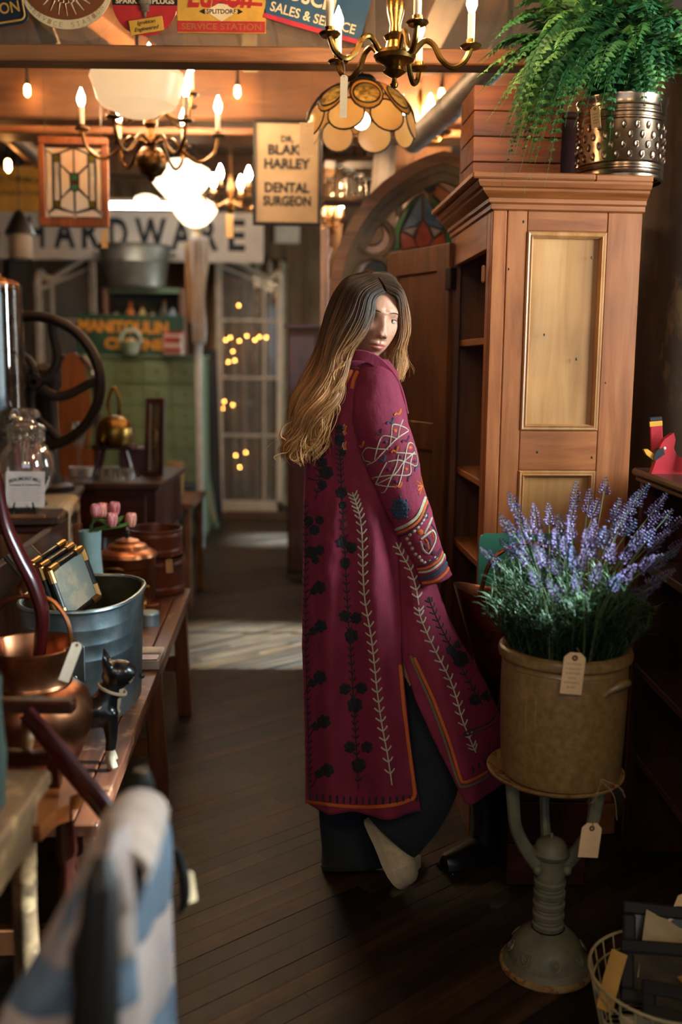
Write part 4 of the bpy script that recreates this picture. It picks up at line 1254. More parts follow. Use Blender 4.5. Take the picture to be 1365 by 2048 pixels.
# eyes, lids, lashes, brows
eyew = plain('eye_white', '#a89a90', .35); iris = mottled('iris', '#3b2a1c', '#54402a', 300, .2); pupil = plain('pupil', '#0a0808', .1)
lash = plain('lash', '#1c120c', .7); browm = plain('brow_hair', '#3d2818', .8)
gaze = (CAM - (HM @ Vector((.0, -.08, .004)))).normalized()
for sx_ in (-1, 1):
    base = head_point(Vector((sx_ * .42, -.9, .035)).normalized())
    ec = Vector((sx_ * .031, 0, .004))
    # surface depth at the eye
    best = min((head_point(Vector((sx_ * a / 100, -math.sqrt(max(.01, 1 - (a / 100) ** 2 - .0012)), .035)).normalized()) for a in range(20, 70)), key=lambda q: abs(q.x - ec.x))
    ec.y = best.y + .0095
    cW = HM @ ec
    RE = .0122
    e = MB().sphere(cW, RE, 20, 14).build('eye', eyew, wom, world=True)
    q = gaze.to_track_quat('Z', 'Y').to_matrix().to_4x4()
    def cap(r0, r1, off):
        Mx = Matrix.Translation(cW) @ q
        prof = []
        for i in range(5):
            rr = r0 + (r1 - r0) * i / 4
            prof.append((max(rr, 1e-5), math.sqrt(max(0, (RE + off) ** 2 - rr * rr))))
        return MB().lathe(prof, 20, Mx)
    cap(1e-5, .0058, .00025).build('iris', iris, e, world=True)
    cap(1e-5, .0026, .0004).build('pupil', pupil, e, world=True)
    # lids: shells over the eyeball
    def lid(z0, z1, r_):
        rings = []
        for i in range(13):
            az = R(-78 + 156 * i / 12)
            ring = []
            for j in range(7):
                t = j / 6
                el = z0(az) + (z1 - z0(az)) * t
                ring.append(HM @ (ec + Vector((math.sin(az) * math.cos(el), -math.cos(az) * math.cos(el), math.sin(el))) * r_))
            rings.append(ring)
        return MB().loft(rings, closed=False)
    up0 = lambda az: R(20) * math.cos(az) ** .8 - R(4) + R(3) * sx_ * math.sin(az)
    lo0 = lambda az: -R(22) * math.cos(az) ** .8 + R(-2) + R(3) * sx_ * math.sin(az)
    lo = lid(up0, R(80), RE + .0011).build('eyelid', M['skin'], wom, world=True, sharp=180)
    l2 = lid(lo0, R(-80), RE + .0009).build('eyelid', M['skin'], wom, world=True, sharp=180)
    for o_ in (lo, l2):
        c_ = o_.data.color_attributes.new('tint', 'FLOAT_COLOR', 'POINT')
        for v in c_.data: v.color = (.86, .8, .78, 1)
    pts = [HM @ (ec + Vector((math.sin(a) * math.cos(up0(a)), -math.cos(a) * math.cos(up0(a)), math.sin(up0(a)))) * (RE + .0016)) for a in [R(-76 + 152 * i / 14) for i in range(15)]]
    MB().tube(pts, [.0004, .0011, .0012, .0008], 5).build('lashes', lash, wom, world=True)
    pts = [HM @ (ec + Vector((math.sin(a) * math.cos(lo0(a)), -math.cos(a) * math.cos(lo0(a)), math.sin(lo0(a)))) * (RE + .0012)) for a in [R(-70 + 140 * i / 14) for i in range(15)]]
    MB().tube(pts, [.0002, .0005, .0003], 5).build('lashes', lash, wom, world=True)
    bp = []
    for i in range(9):
        t = i / 8
        x = sx_ * (.013 + .036 * t); z = .0215 + .0055 * math.sin(PI * min(1, t * .8 + .05)) - .004 * t
        dd = Vector((x / .073, -math.sqrt(max(.05, 1 - (x / .073) ** 2 - (z / .116) ** 2)), z / .116)).normalized()
        p = head_point(dd); bp.append(HM @ (p + Vector((0, -.0008, 0))))
    MB().tube(bp, [.0016, .003, .0028, .0022, .0008], 6, flat=.45, up=(0, -1, 0)).build('eyebrow', browm, wom, world=True)
# nostrils
for sx_ in (-1, 1):
    p = head_point(Vector((sx_ * .085, -.94, -.335)).normalized())
    MB().sphere(HM @ Vector((sx_ * .0062, p.y - .002, -.0405)), .0032, 8, 6, (1.2, 1, .5)).build('nostril', plain('nostril', '#4a2418', .8), wom, world=True)

# hair
def hair_mat(name, root, mid, tip):
    m, nt, bs = newmat(name)
    at = nt.nodes.new('ShaderNodeAttribute'); at.attribute_name = 'along'
    sp = nt.nodes.new('ShaderNodeSeparateColor'); nt.links.new(at.outputs['Color'], sp.inputs[0])
    r = ramp(nt, [(0, root), (.22, root), (.5, mid), (1, tip)])
    nt.links.new(sp.outputs[0], r.inputs['Fac'])
    hs = nt.nodes.new('ShaderNodeHueSaturation'); mr = nt.nodes.new('ShaderNodeMapRange')
    mr.inputs['To Min'].default_value = .5; mr.inputs['To Max'].default_value = 1.7
    nt.links.new(sp.outputs[1], mr.inputs['Value']); nt.links.new(mr.outputs['Result'], hs.inputs['Value']); nt.links.new(r.outputs['Color'], hs.inputs['Color'])
    nt.links.new(hs.outputs['Color'], bs.inputs['Base Color'])
    bs.inputs['Roughness'].default_value = .5; bs.inputs['Specular IOR Level'].default_value = .3
    bs.inputs['Anisotropic'].default_value = .5
    return m
M['hair'] = hair_mat('hair', '#382619', '#96683f', '#c2905a')
# scalp cap
cp_ = MB(); capc = []
NRc, NSc = 46, 80
idx = {}
for i in range(NRc + 1):
    th = PI * i / NRc * .98
    for k in range(NSc):
        ph = 2 * PI * k / NSc
        d = Vector((math.sin(th) * math.sin(ph), -math.sin(th) * math.cos(ph), math.cos(th)))
        p = head_point(d)
        off = 1.03 if d.y > -.2 else 1.02
        idx[(i, k)] = len(cp_.v); cp_.v.append(HM @ (p * off)); 
        face = (d.y < -.45 and p.z < .072 + .0 * p.x and abs(p.x) < .068 - max(0, p.z) * .35) or (d.z < -.55)
        capc.append(face)
for i in range(NRc):
    for k in range(NSc):
        q = [idx[(i, k)], idx[(i + 1, k)], idx[(i + 1, (k + 1) % NSc)], idx[(i, (k + 1) % NSc)]]
        if not any(capc[j] for j in q):
            cp_.f.append(tuple(q)); cp_.mi.append(0)
co = cp_.build('scalp_hair', M['hair'], wom, world=True, sharp=180)
c_ = co.data.color_attributes.new('along', 'FLOAT_COLOR', 'POINT')
for v in c_.data: v.color = (.05, .25, 0, 1)
LG = [
 [(771, 586, 2.585), (753, 598, 2.572), (747, 635, 2.562), (735, 672, 2.55), (706, 704, 2.535), (684, 735, 2.53), (676, 780, 2.525), (668, 830, 2.52), (652, 872, 2.52), (632, 905, 2.52)],
 [(763, 569, 2.59), (735, 590, 2.55), (718, 640, 2.53), (700, 685, 2.525), (676, 720, 2.52), (658, 765, 2.515), (652, 810, 2.51), (642, 850, 2.51), (628, 888, 2.51), (615, 918, 2.515)],
 [(753, 556, 2.62), (710, 580, 2.57), (690, 635, 2.54), (670, 685, 2.53), (650, 730, 2.525), (634, 780, 2.52), (628, 820, 2.515), (616, 860, 2.52), (602, 892, 2.52), (606, 924, 2.525)],
 [(746, 549, 2.65), (694, 572, 2.60), (670, 630, 2.57), (650, 690, 2.56), (630, 740, 2.55), (616, 790, 2.54), (608, 830, 2.54), (592, 866, 2.54), (580, 895, 2.55), (596, 920, 2.55)],
 [(740, 545, 2.68), (684, 565, 2.65), (656, 625, 2.63), (634, 690, 2.62), (614, 745, 2.60), (602, 790, 2.59), (594, 830, 2.58), (578, 864, 2.58), (569, 890, 2.58), (584, 914, 2.58)],
 [(737, 543, 2.71), (688, 560, 2.72), (656, 620, 2.72), (634, 690, 2.71), (616, 745, 2.68), (604, 795, 2.66), (600, 835, 2.65), (590, 868, 2.64), (582, 895, 2.63), (600, 915, 2.62)],
 [(735, 543, 2.74), (705, 556, 2.78), (676, 620, 2.79), (655, 690, 2.77), (636, 745, 2.74), (622, 800, 2.71), (616, 840, 2.69), (606, 872, 2.68), (600, 895, 2.67), (612, 912, 2.66)],
]
RG = [
 [(775, 584, 2.595), (796, 599, 2.605), (799, 640, 2.635), (796, 690, 2.645), (787, 720, 2.65), (780, 748, 2.66)],
 [(769, 569, 2.61), (803, 588, 2.62), (807, 640, 2.645), (804, 690, 2.655), (797, 725, 2.66), (792, 762, 2.67)],
 [(759, 556, 2.63), (804, 577, 2.645), (817, 640, 2.665), (812, 695, 2.67), (804, 730, 2.675), (799, 768, 2.68)],
 [(750, 549, 2.67), (797, 566, 2.71), (815, 640, 2.72), (808, 700, 2.71), (800, 740, 2.70), (794, 765, 2.69)],
 [(742, 544, 2.72), (786, 553, 2.77), (813, 640, 2.78), (809, 700, 2.76), (801, 740, 2.73), (795, 765, 2.71)],
]
rh = random.Random(21)
hm_ = MB(); along = []
def strands(G, count, wave, rad, seg, stray=0.0, clumps=4, lock=.0):
    G3 = [[P(*p) for p in gd] for gd in G]
    n = len(G3)
    for s_ in range(count):
        f = rh.random() * (n - 1); k = min(int(f), n - 2); u = f - k
        pts = [a.lerp(b, u) for a, b in zip(G3[k], G3[k + 1])]
        cl = int(f * clumps)
        rc = random.Random(cl * 91 + (7 if G is RG else 0))
        ph = .8 * (cl / clumps) + rc.uniform(-.45, .45) + (1.5 if G is RG else 0); fq = rc.uniform(13.2, 14.8); am = rc.uniform(.6, 1.1) * wave
        br = max(0, min(1, .5 + .4 * rc.uniform(-1, 1) + rh.uniform(-.28, .28)))
        cu_ = (f * clumps - cl) - .5                      # place across the clump
        lift = rh.uniform(-.014, .006)
        tmax = rc.uniform(.86, 1.0) * rh.uniform(.93, 1.0)
        cp = catmull(pts, seg)
        if lock:
            fc = min(n - 1.001, max(0, (cl + .5) / clumps)); kc = min(int(fc), n - 2); uc = fc - kc
            cc = catmull([a.lerp(b, uc) for a, b in zip(G3[kc], G3[kc + 1])], seg)
            cp = [a.lerp(b, lock * min(1, (i / (seg - 1)) / .8) ** 1.6 * rh_l) for rh_l in [rh.uniform(.75, 1.05)] for i, (a, b) in enumerate(zip(cp, cc))]
        cp = cp[:max(6, int(seg * tmax))]
        jx = rh.gauss(0, .0035); jy = rh.gauss(0, .004); jz = rh.gauss(0, .0035)
        fl = rh.gauss(0, stray); fl2 = rh.gauss(0, stray * .6)
        out = []
        for i, p in enumerate(cp):
            t = i / (seg - 1)
            w_ = am * max(0, (t - .14) / .86) ** .8
            q = fq * t ** 1.1 + ph
            pin = -.010 * cu_ * max(0, math.sin(t * 9 + ph)) * t      # clumps gather and open again
            out.append(p + Vector((w_ * math.sin(q) + jx * t + fl * t * t + pin, lift * (.3 + t) + jy * (.3 + t) + .8 * w_ * math.cos(q), jz * t + fl2 * t * t + .3 * w_ * math.sin(q * 1.3 + 1))))
        n0 = len(hm_.v)
        r_ = rad * rh.uniform(.6, 1.25)
        hm_.tube(out, [r_ * .8, r_, r_, r_ * .8, r_ * .25], 3, caps=False)
        m_ = len(hm_.v) - n0
        ro = rh.uniform(-.05, .1)
        for q in range(m_):
            along.append((max(0, min(1, (q // 3) / (seg - 1) + ro)), br, 0, 1))
strands(LG, 1900, .033, .0013, 44, .006, 3, .85)
strands(LG, 350, .024, .0012, 44, .010, 5)
strands(RG, 900, .010, .0012, 26, .005, 4, .6)
strands(LG, 220, .024, .0005, 40, .03)
strands(RG, 70, .012, .0005, 26, .018)
ho = hm_.build('hair', M['hair'], wom, world=True, sharp=180, fix=False)
ca = ho.data.color_attributes.new('along', 'FLOAT_COLOR', 'POINT')
flat = [x for c in along for x in c]
ca.data.foreach_set('color', flat)
# loose curls at the ends
cu = MB(); ac = []
for (pts, r_) in (([(640, 800), (665, 797), (680, 815), (676, 832)], .0022), ([(655, 790), (668, 770), (663, 740)], .0018), ([(575, 905), (560, 908), (548, 915), (560, 924)], .0016), ([(572, 880), (562, 872), (566, 855), (585, 842)], .0022),
                  ([(610, 905), (590, 922), (580, 912), (596, 895)], .002), ([(600, 880), (620, 895), (640, 885), (630, 868)], .002), ([(690, 730), (668, 745), (672, 780), (664, 800)], .0022)):
    n0 = len(cu.v)
    cu.tube(catmull([P(x, y, 2.505) for x, y in pts], 24), [r_ * .8, r_, r_ * .3], 5)
    ac += [(.8, .6, 0, 1)] * (len(cu.v) - n0)
rk2 = random.Random(9)
G3 = [[P(*p) for p in gd] for gd in LG]
for q in range(26):
    f = rk2.random() * (len(G3) - 2); k = int(f); u = f - k
    gp = catmull([a.lerp(b, u) for a, b in zip(G3[k], G3[k + 1])], 40)
    i0 = rk2.randint(18, 30)
    rr = rk2.uniform(.008, .02); ph = rk2.uniform(0, 6.28); fq = rk2.uniform(.35, .6); sg_ = rk2.choice((-1, 1))
    pts = []
    for i in range(i0, 40):
        e = (i - i0) / 12
        w_ = rr * min(1, e)
        pts.append(gp[i] + Vector((w_ * math.sin(fq * (i - i0) * sg_ + ph), -.012 + w_ * math.cos(fq * (i - i0) * sg_ + ph), .3 * w_ * math.sin(fq * (i - i0) * 1.6))))
    for z in range(5):
        o_ = Vector((rk2.gauss(0, .0022), rk2.gauss(0, .0022), rk2.gauss(0, .0022)))
        n0 = len(cu.v)
        cu.tube([p + o_ * (1 + .1 * j) for j, p in enumerate(pts)], [.0012, .0014, .0012, .0004], 3, caps=False)
        ac += [(.75 + .2 * rk2.random(), .35 + .5 * rk2.random(), 0, 1)] * (len(cu.v) - n0)
cuo = cu.build('loose_curls', M['hair'], wom, world=True, sharp=180, fix=False)
ca = cuo.data.color_attributes.new('along', 'FLOAT_COLOR', 'POINT')
for i, c in enumerate(ac): ca.data[i].color = c

# ------------------------------------------------------------------ clothes
def cloth(name, c1, c2, rough=.85, weave=420, sheen=.25, sheen_tint='#c04a7a', wr=.35):
    m, nt, bs = newmat(name)
    n = noise_node(nt, 7, 5, .6, coords(nt)); r = ramp(nt, [(.3, c1), (.7, c2)])
    nt.links.new(n.outputs['Fac'], r.inputs['Fac']); nt.links.new(r.outputs['Color'], bs.inputs['Base Color'])
    bs.inputs['Roughness'].default_value = rough
    bs.inputs['Sheen Weight'].default_value = sheen; bs.inputs['Sheen Tint'].default_value = rgba(sheen_tint)
    n2 = noise_node(nt, 28, 6, .7, coords(nt, (1, 1, .6))); bump(nt, bs, n2.outputs['Fac'], min(1, wr * 1.6), .006)
    return m
M['coat'] = cloth('magenta_cotton', '#651229', '#7f1e3c')
M['coat_in'] = cloth('coat_lining', '#43102a', '#54163a', sheen=0)
M['denim'] = cloth('dark_denim', '#0d1317', '#151d23', .9, sheen=.1, sheen_tint='#5a7080', wr=.3)
ROWS = [  # py, left, right, seam left, seam right, half depth
 (718, 676, 776, 745, 745, .062), (728, 662, 786, 750, 750, .078), (745, 646, 796, 760, 760, .10), (775, 634, 800, 770, 770, .118), (820, 624, 804, 778, 778, .128), (880, 615, 806, 784, 784, .132),
 (940, 610, 816, 790, 790, .138), (1000, 608, 830, 794, 794, .148), (1080, 606, 850, 799, 799, .16), (1160, 605, 872, 803, 803, .172), (1230, 605, 896, 806, 806, .185), (1290, 606, 925, 806, 808, .195),
 (1370, 608, 968, 814, 834, .205), (1450, 609, 1000, 822, 868, .215), (1530, 610, 1012, 832, 902, .222), (1602, 611, 1010, 843, 928, .226)]
def row_at(py):
    for a, b in zip(ROWS, ROWS[1:]):
        if a[0] <= py <= b[0]:
            t = (py - a[0]) / (b[0] - a[0]); return [x * (1 - t) + y * t for x, y in zip(a, b)]
    return list(ROWS[-1])
NU, NV = 190, 120
def bumpf(px, py):
    # long folds down the back, read off the cloth: ridge and hollow lines
    d = 0
    k = max(0, min(1, (py - 900) / 250))
    rx = 742 + (py - 950) * .075
    d += .022 * k * g(px - rx, 20)
    hx = 782 + (py - 950) * .055
    d -= .020 * k * g(px - hx, 16) * (1 if py < 1290 else max(0, 1 - (py - 1290) / 120))
    d += .010 * k * g(px - (660 + (py - 950) * .01), 14)
    d -= .010 * k * g(px - (692 + (py - 950) * .03), 16)
    d += .014 * k * g(px - (835 + (py - 1150) * .28), 16) * (py > 1050)
    d -= .012 * k * g(px - (868 + (py - 1150) * .36), 14) * (py > 1120)
    d += .010 * k * g(px - (905 + (py - 1250) * .36), 14) * (py > 1200)
    d += .0055 * noise.noise(Vector((px / 45, py / 130, 1.3))) + .003 * noise.noise(Vector((px / 18, py / 36, 4.1))) + .0014 * noise.noise(Vector((px / 9, py / 14, 7.7)))
    return d * 1.55
rings = []
for j in range(NV + 1):
    py = ROWS[0][0] + (ROWS[-1][0] - ROWS[0][0]) * (j / NV) ** .95
    _, xl, xr, sa, sb, D = row_at(py)
    pl = P(xl, py, YW); pr = P(xr, py, YW)
    xm = (pl.x + pr.x) / 2; hw = (pr.x - pl.x) / 2; z = (pl.z + pr.z) / 2
    def ang(px):
        a = PI / 2
        for _ in range(12):
            Yp = YW - D * math.sin(a)
            x = P(px, py, Yp).x
            a = math.acos(max(-.999, min(.999, (x - xm) / hw)))
        return a
    aA, aB = ang(sa), ang(sb)
    ring = []
    for i in range(NU + 1):
        u = i / NU
        a = aA + (2 * PI + aB - aA) * u
        s = math.sin(a)
        pxa = None
        x = xm + hw * math.cos(a); Y = YW - D * s * (abs(s) ** -.15 if abs(s) > .05 else 1)
        k = max(0, min(1, (py - 880) / 700))
        if s > 0:
            px = 682.5 + (x / (Y)) * FPX * .985
            dd = bumpf(px, py)
        else:
            dd = .02 * k * math.sin(a * 9)
        x += math.cos(a) * dd * .3; Y -= (1 if s > 0 else -1) * dd * min(1, abs(s) * 3)
        kl = max(0, min(1, (py - 1180) / 420)) ** 1.6
        ring.append(Vector((x, Y, z + .004 * k * math.sin(a * 5) + kl * (.066 * max(0, s) + .075 * max(0, math.cos(a))))))
    rings.append(ring)
coat = MB().loft(rings, closed=False)
coat_pre = [v.copy() for v in coat.v]; coat_f = list(coat.f)
coat_o = coat.build('coat', M['coat'], wom, world=True, sharp=180)
sol = coat_o.modifiers.new('thick', 'SOLIDIFY'); sol.thickness = .004; sol.offset = -1
# sleeve
SLV = [(745, 742, 2.60, 34), (752, 775, 2.565, 46), (757, 820, 2.545, 53), (768, 870, 2.53, 55), (787, 925, 2.525, 51), (808, 995, 2.525, 46), (826, 1040, 2.525, 41), (846, 1090, 2.53, 36), (862, 1130, 2.53, 33), (872, 1160, 2.53, 34)]
cl = catmull([P(a, b, c) for a, b, c, _ in SLV], 60)
sr = lerp_list([d * 2.56 / FPX for *_, d in SLV], 60)
srings = []
for i in range(60):
    t = (cl[min(i + 1, 59)] - cl[max(i - 1, 0)]).normalized()
    s1 = t.cross(Vector((0, -1, 0))).normalized(); s2 = t.cross(s1).normalized()
    ring = []
    for k in range(56):
        a = 2 * PI * k / 56
        r_ = sr[i] * (1 + .07 * noise.noise(Vector((math.cos(a) * 1.6, math.sin(a) * 1.6, i * .16))) + .03 * noise.noise(Vector((math.cos(a) * 4, math.sin(a) * 4, i * .4))) + .03 * math.sin(i * .42 + 2.5 * math.cos(a)) * (g(i - 20, 12) + .5 * g(i - 4, 8)))
        ring.append(cl[i] + (s1 * math.cos(a) + s2 * math.sin(a) * .92) * r_)
    srings.append(ring)
# round off the shoulder
c0 = cl[0] + (cl[0] - cl[2]) * .3
srings = [[c0.lerp(p, f) + (cl[0] - cl[3]) * (1 - f) * .25 for p in srings[0]] for f in (.15, .5, .8)] + srings
slv = MB().loft(srings)
slv_v = [v.copy() for v in slv.v]; slv_f = list(slv.f)
slo = slv.build('sleeve', M['coat'], wom, world=True, sharp=180)
so_ = slo.modifiers.new('thick', 'SOLIDIFY'); so_.thickness = .004; so_.offset = -1
# far sleeve, mostly hidden behind the body
MB().tube(catmull([P(672, 775, YW + .06), P(652, 880, YW + .12), P(668, 1000, YW + .12), P(735, 1075, YW + .09)], 20), [.06, .065, .058, .05], 24).build('far_sleeve', M['coat'], wom, world=True, sharp=180)
# collar band and front edge
cpts = catmull([P(664, 726, 2.60), P(690, 714, 2.57), P(718, 711, 2.552), P(742, 717, 2.548), P(762, 731, 2.55), P(780, 752, 2.555), P(792, 785, 2.56), P(800, 830, 2.565)], 36)
cr = []
for i, p in enumerate(cpts):
    t = (cpts[min(i + 1, 35)] - cpts[max(i - 1, 0)]).normalized()
    n_ = t.cross(Vector((0, -1, 0))).normalized()
    if n_.z < 0: n_ = -n_
    h = .012 if i < 24 else .012 + .010 * (i - 24) / 12
    th = Vector((0, .006, 0))
    cr.append([p - n_ * h - th * .5, p + n_ * h - th, p + n_ * (h + .003), p + n_ * h + th, p - n_ * h + th])
MB().loft(cr, caps=True).build('collar', M['coat'], wom, world=True, sharp=50)

# embroidery: threads laid on the cloth by dropping photo positions onto the surface
allv = coat_pre + slv_v
allf = coat_f + [tuple(i + len(coat_pre) for i in f) for f in slv_f]
bvh_c = BVHTree.FromPolygons(coat_pre, coat_f)
bvh_s = BVHTree.FromPolygons(slv_v, slv_f)
def drop(px, py, on='c', off=.0016):
    d = ray(px, py).normalized()
    hit = (bvh_s if on == 's' else bvh_c).ray_cast(CAM, d)
    if hit[0] is None: return None
    n_ = hit[1]
    if n_.dot(d) > 0: n_ = -n_
    return hit[0] + n_ * off
EMB = {}
def stroke(key, pts, wpx, on='c', n=None, off=.0012, ends=True):
    n = n or max(3, int(sum(math.dist(a, b) for a, b in zip(pts, pts[1:])) / 4))
    cp = catmull([Vector((x, y, 0)) for x, y in pts], n)
    q = [drop(v.x, v.y, on, off) for v in cp]
    q = [p for p in q if p is not None]
    q2 = [q[0]] if q else []
    for p in q[1:]:
        if (p - q2[-1]).length < .05: q2.append(p)
    if len(q2) < 2: return
    r_ = wpx * .5 * 2.5 / FPX
    EMB.setdefault(key, MB()).tube(q2, [r_ * .45] + [r_ * .5] * max(1, len(q2) - 2) + [r_ * .45] if len(q2) > 2 else r_ * .5, 6, flat=2.0, up=(0, -1, 0))
def blob(key, px, py, r, on='c', sq=1.0):
    c = drop(px, py, on, .0008)
    if c is None: return
    e1 = drop(px + 2, py, on, .0008); e2 = drop(px, py + 2, on, .0008)
    if e1 is None or e2 is None: return
    u = (e1 - c) / 2; v = (e2 - c) / 2; pxm = 2.5 / FPX
    u = u.normalized() * min(2.0, max(1.0, u.length / pxm)); v = v.normalized() * min(2.0, max(1.0, v.length / pxm)); n_ = u.cross(v).normalized()
    if n_.y > 0: n_ = -n_
    R_ = r * 2.5 / FPX
    m = EMB.setdefault(key, MB())
    ring = [c + (u * math.cos(2 * PI * k / 10) * sq + v * math.sin(2 * PI * k / 10)) * R_ for k in range(10)]
    ring2 = [c + (p - c) * .6 + n_ * .0014 for p in ring]
    b = len(m.v)
    m.v += ring + ring2 + [c + n_ * .0016]
    for k in range(10):
        k2 = (k + 1) % 10
        m.f += [(b + k, b + k2, b + 10 + k2, b + 10 + k), (b + 10 + k, b + 10 + k2, b + 20)]; m.mi += [0, 0]
def petal_flower(key, x, y, r, on='c', n=6):
    for k in range(n):
        a = 2 * PI * k / n + .3
        blob(key, x + r * .62 * math.cos(a), y + r * .62 * math.sin(a), r * .42, on)
    blob(key, x, y, r * .4, on)
def vine(key, pts, w_, leafl, step, on='c', both=True):
    L = sum(math.dist(a, b) for a, b in zip(pts, pts[1:]))
    n = int(L / step)
    cp = catmull([Vector((x, y, 0)) for x, y in pts], n * 4 + 1)
    stroke(key, pts, w_, on, n=n * 3)
    for i in range(1, n):
        p = cp[i * 4]; t = (cp[i * 4 + 1] - cp[i * 4 - 1]).normalized()
        nn = Vector((-t.y, t.x, 0))
        for s_ in (-1, 1):
            e = p + nn * s_ * leafl * .75 - t * leafl * .75
            stroke(key, [(p.x, p.y), ((p.x + e.x) / 2 + nn.x * s_ * 1.0, (p.y + e.y) / 2), (e.x, e.y)], w_ * 1.15, on, n=4)
# pale vine down the back ridge
vine('cream', [(706, 985), (714, 1010), (722, 1040), (726, 1090), (727, 1140), (731, 1200), (742, 1265), (749, 1320), (755, 1380), (763, 1440), (774, 1500), (784, 1570)], 3.0, 13, 17)
# pale vines on the front panel
vine('cream', [(793, 1085), (805, 1110), (822, 1140), (833, 1180), (838, 1210)], 3.0, 13, 16)
vine('cream', [(838, 1215), (842, 1235), (858, 1275), (880, 1320), (900, 1360), (914, 1400), (925, 1440), (945, 1490), (952, 1505)], 3.0, 13, 17)
# dark vines with flowers
vine('navy', [(677, 850), (680, 900), (683, 960), (688, 1050), (692, 1140), (697, 1230), (703, 1310), (708, 1400), (713, 1480), (718, 1580)], 2.6, 9, 14)
for (x, y, r_) in ((681, 858, 8), (680, 880, 11), (686, 905, 8), (683, 985, 12), (686, 1010, 8), (684, 1085, 12), (703, 1095, 12), (691, 1125, 11), (690, 1232, 12), (713, 1236, 12), (703, 1272, 15), (690, 1378, 12), (724, 1376, 12), (710, 1410, 16), (700, 1494, 12), (735, 1494, 12), (718, 1530, 15)):
    petal_flower('navy', x, y, r_)
vine('navy', [(632, 870), (636, 920), (640, 960), (632, 1000)], 2.4, 10, 15)
vine('navy', [(612, 1000), (612, 1100), (612, 1200), (613, 1300), (616, 1400), (619, 1500), (620, 1590)], 2.2, 8, 14)
for (x, y, r_) in ((654, 848, 13), (648, 884, 11), (644, 908, 8), (646, 925, 10), (654, 945, 14), (645, 970, 10), (617, 1042, 11), (640, 1040, 9), (630, 1060, 11), (624, 1105, 13), (640, 1100, 10), (632, 1120, 8), (640, 1175, 13), (628, 1182, 8), (642, 1252, 13), (628, 1262, 9), (640, 1355, 14), (625, 1366, 9), (648, 1443, 14), (632, 1452, 9), (655, 1540, 14), (638, 1548, 9)):
    petal_flower('navy', x, y, r_)
for (x, y) in ((640, 1175), (642, 1252), (640, 1355), (648, 1443), (655, 1540)):
    stroke('navy', [(x, y), (x - 18, y + 14), (x - 30, y + 34)], 2.2)
stroke('navy', [(616, 955), (630, 960), (652, 958)], 2.2)
vine('navy', [(856, 1195), (868, 1225), (885, 1262), (905, 1300), (928, 1345), (950, 1385), (965, 1410)], 3.0, 11, 15)
for (x, y, r_) in ((860, 1200, 7), (918, 1288, 9), (902, 1300, 11), (922, 1318, 17), (950, 1400, 12), (975, 1392, 12)):
    petal_flower('navy', x, y, r_)
# hem blocks and bands
for k in range(17):
    x = 622 + k * 13.2
    stroke('navy', [(x, 1586 + 8 * math.sin(PI * k / 18)), (x, 1600 + 8 * math.sin(PI * k / 18))], 5.5, n=3)
for (x, y) in ((945, 1538), (957, 1530), (968, 1522)): stroke('navy', [(x, y - 4), (x + 2, y + 6)], 6, n=3)
def hem_y(x): return 1609 + 9 * math.sin(PI * min(1, max(0, (x - 611) / 250)))
stroke('orange', [(801, 1330), (805, 1380), (811, 1440), (819, 1500), (827, 1560), (829, 1592), (815, 1601), (790, 1609), (740, 1614), (690, 1612), (650, 1608), (613, 1603)], 8, n=90)
stroke('olive', [(808, 1325), (812, 1380), (818, 1440), (826, 1500), (835, 1560), (837, 1599), (815, 1610), (790, 1618), (740, 1622), (690, 1620), (650, 1616), (613, 1610)], 7, n=90)
stroke('orange', [(829, 1315), (845, 1350), (866, 1395), (885, 1445), (905, 1500), (920, 1552), (928, 1564), (950, 1557), (975, 1543)], 7, n=60)
stroke('olive', [(822, 1312), (838, 1352), (860, 1400), (880, 1452), (899, 1508), (916, 1562), (926, 1573), (952, 1566), (978, 1551)], 6, n=60)
# fingers of the hand motif on the shoulder blade
for pts in ([(694, 742), (684, 757), (672, 775)], [(704, 741), (694, 762), (681, 783)], [(716, 743), (708, 760), (704, 778)]):
    stroke('orange', pts, 8.5, n=10)
stroke('olive', [(690, 741), (697, 736), (720, 738), (718, 755), (708, 790)], 2.2, n=20)
for y in (856, 888): 
    stroke('orange', [(693, y - 5), (690, y + 4), (693, y + 12)], 5, n=5); stroke('cream', [(690, y - 8), (686, y + 2), (690, y + 14)], 2.2, n=6)
# sleeve: net of pale chain stitch
S = 's'
def zx(p): return (660 + p[0] / 4.654, 760 + p[1] / 4.654)     # notes taken from an enlarged look at the sleeve
def nets(key, w_, *lines):
    for l in lines: stroke(key, [zx(p) for p in l], w_, S)
nets('cream', 2.3, [(560, 620), (575, 500), (590, 415), (690, 440), (730, 470)], [(730, 475), (620, 550), (500, 670), (420, 755), (350, 790)], [(635, 545), (650, 450), (680, 370)], [(420, 740), (450, 610), (490, 525), (560, 525), (630, 550)], [(545, 645), (440, 640), (340, 635), (300, 730), (380, 765)],
     [(620, 675), (705, 680), (800, 690)], [(790, 670), (690, 760), (600, 880), (440, 970)], [(640, 690), (620, 790), (580, 890), (520, 1030), (480, 1050)], [(545, 760), (640, 745), (740, 775), (800, 800), (815, 740), (790, 640), (770, 595), (730, 595), (700, 720), (670, 880), (640, 990)], [(530, 765), (480, 860), (430, 970)], [(420, 905), (580, 885), (740, 880), (750, 770), (770, 690)], [(430, 970), (540, 990), (640, 992)])
def heart(key, p, a=-1, s_=1.0):
    x, y = zx(p)
    stroke(key, [(x, y), (x - 5 * s_, y - 3 * s_ * -a), (x - 9 * s_, y + 1)], 4.5, S, n=5)
    stroke(key, [(x, y), (x + 3 * s_, y - 6 * s_), (x + 4 * s_, y - 12 * s_)], 4.5, S, n=5)
for p in ((640, 325), (300, 625), (615, 670), (650, 1000)): heart('orange', p)
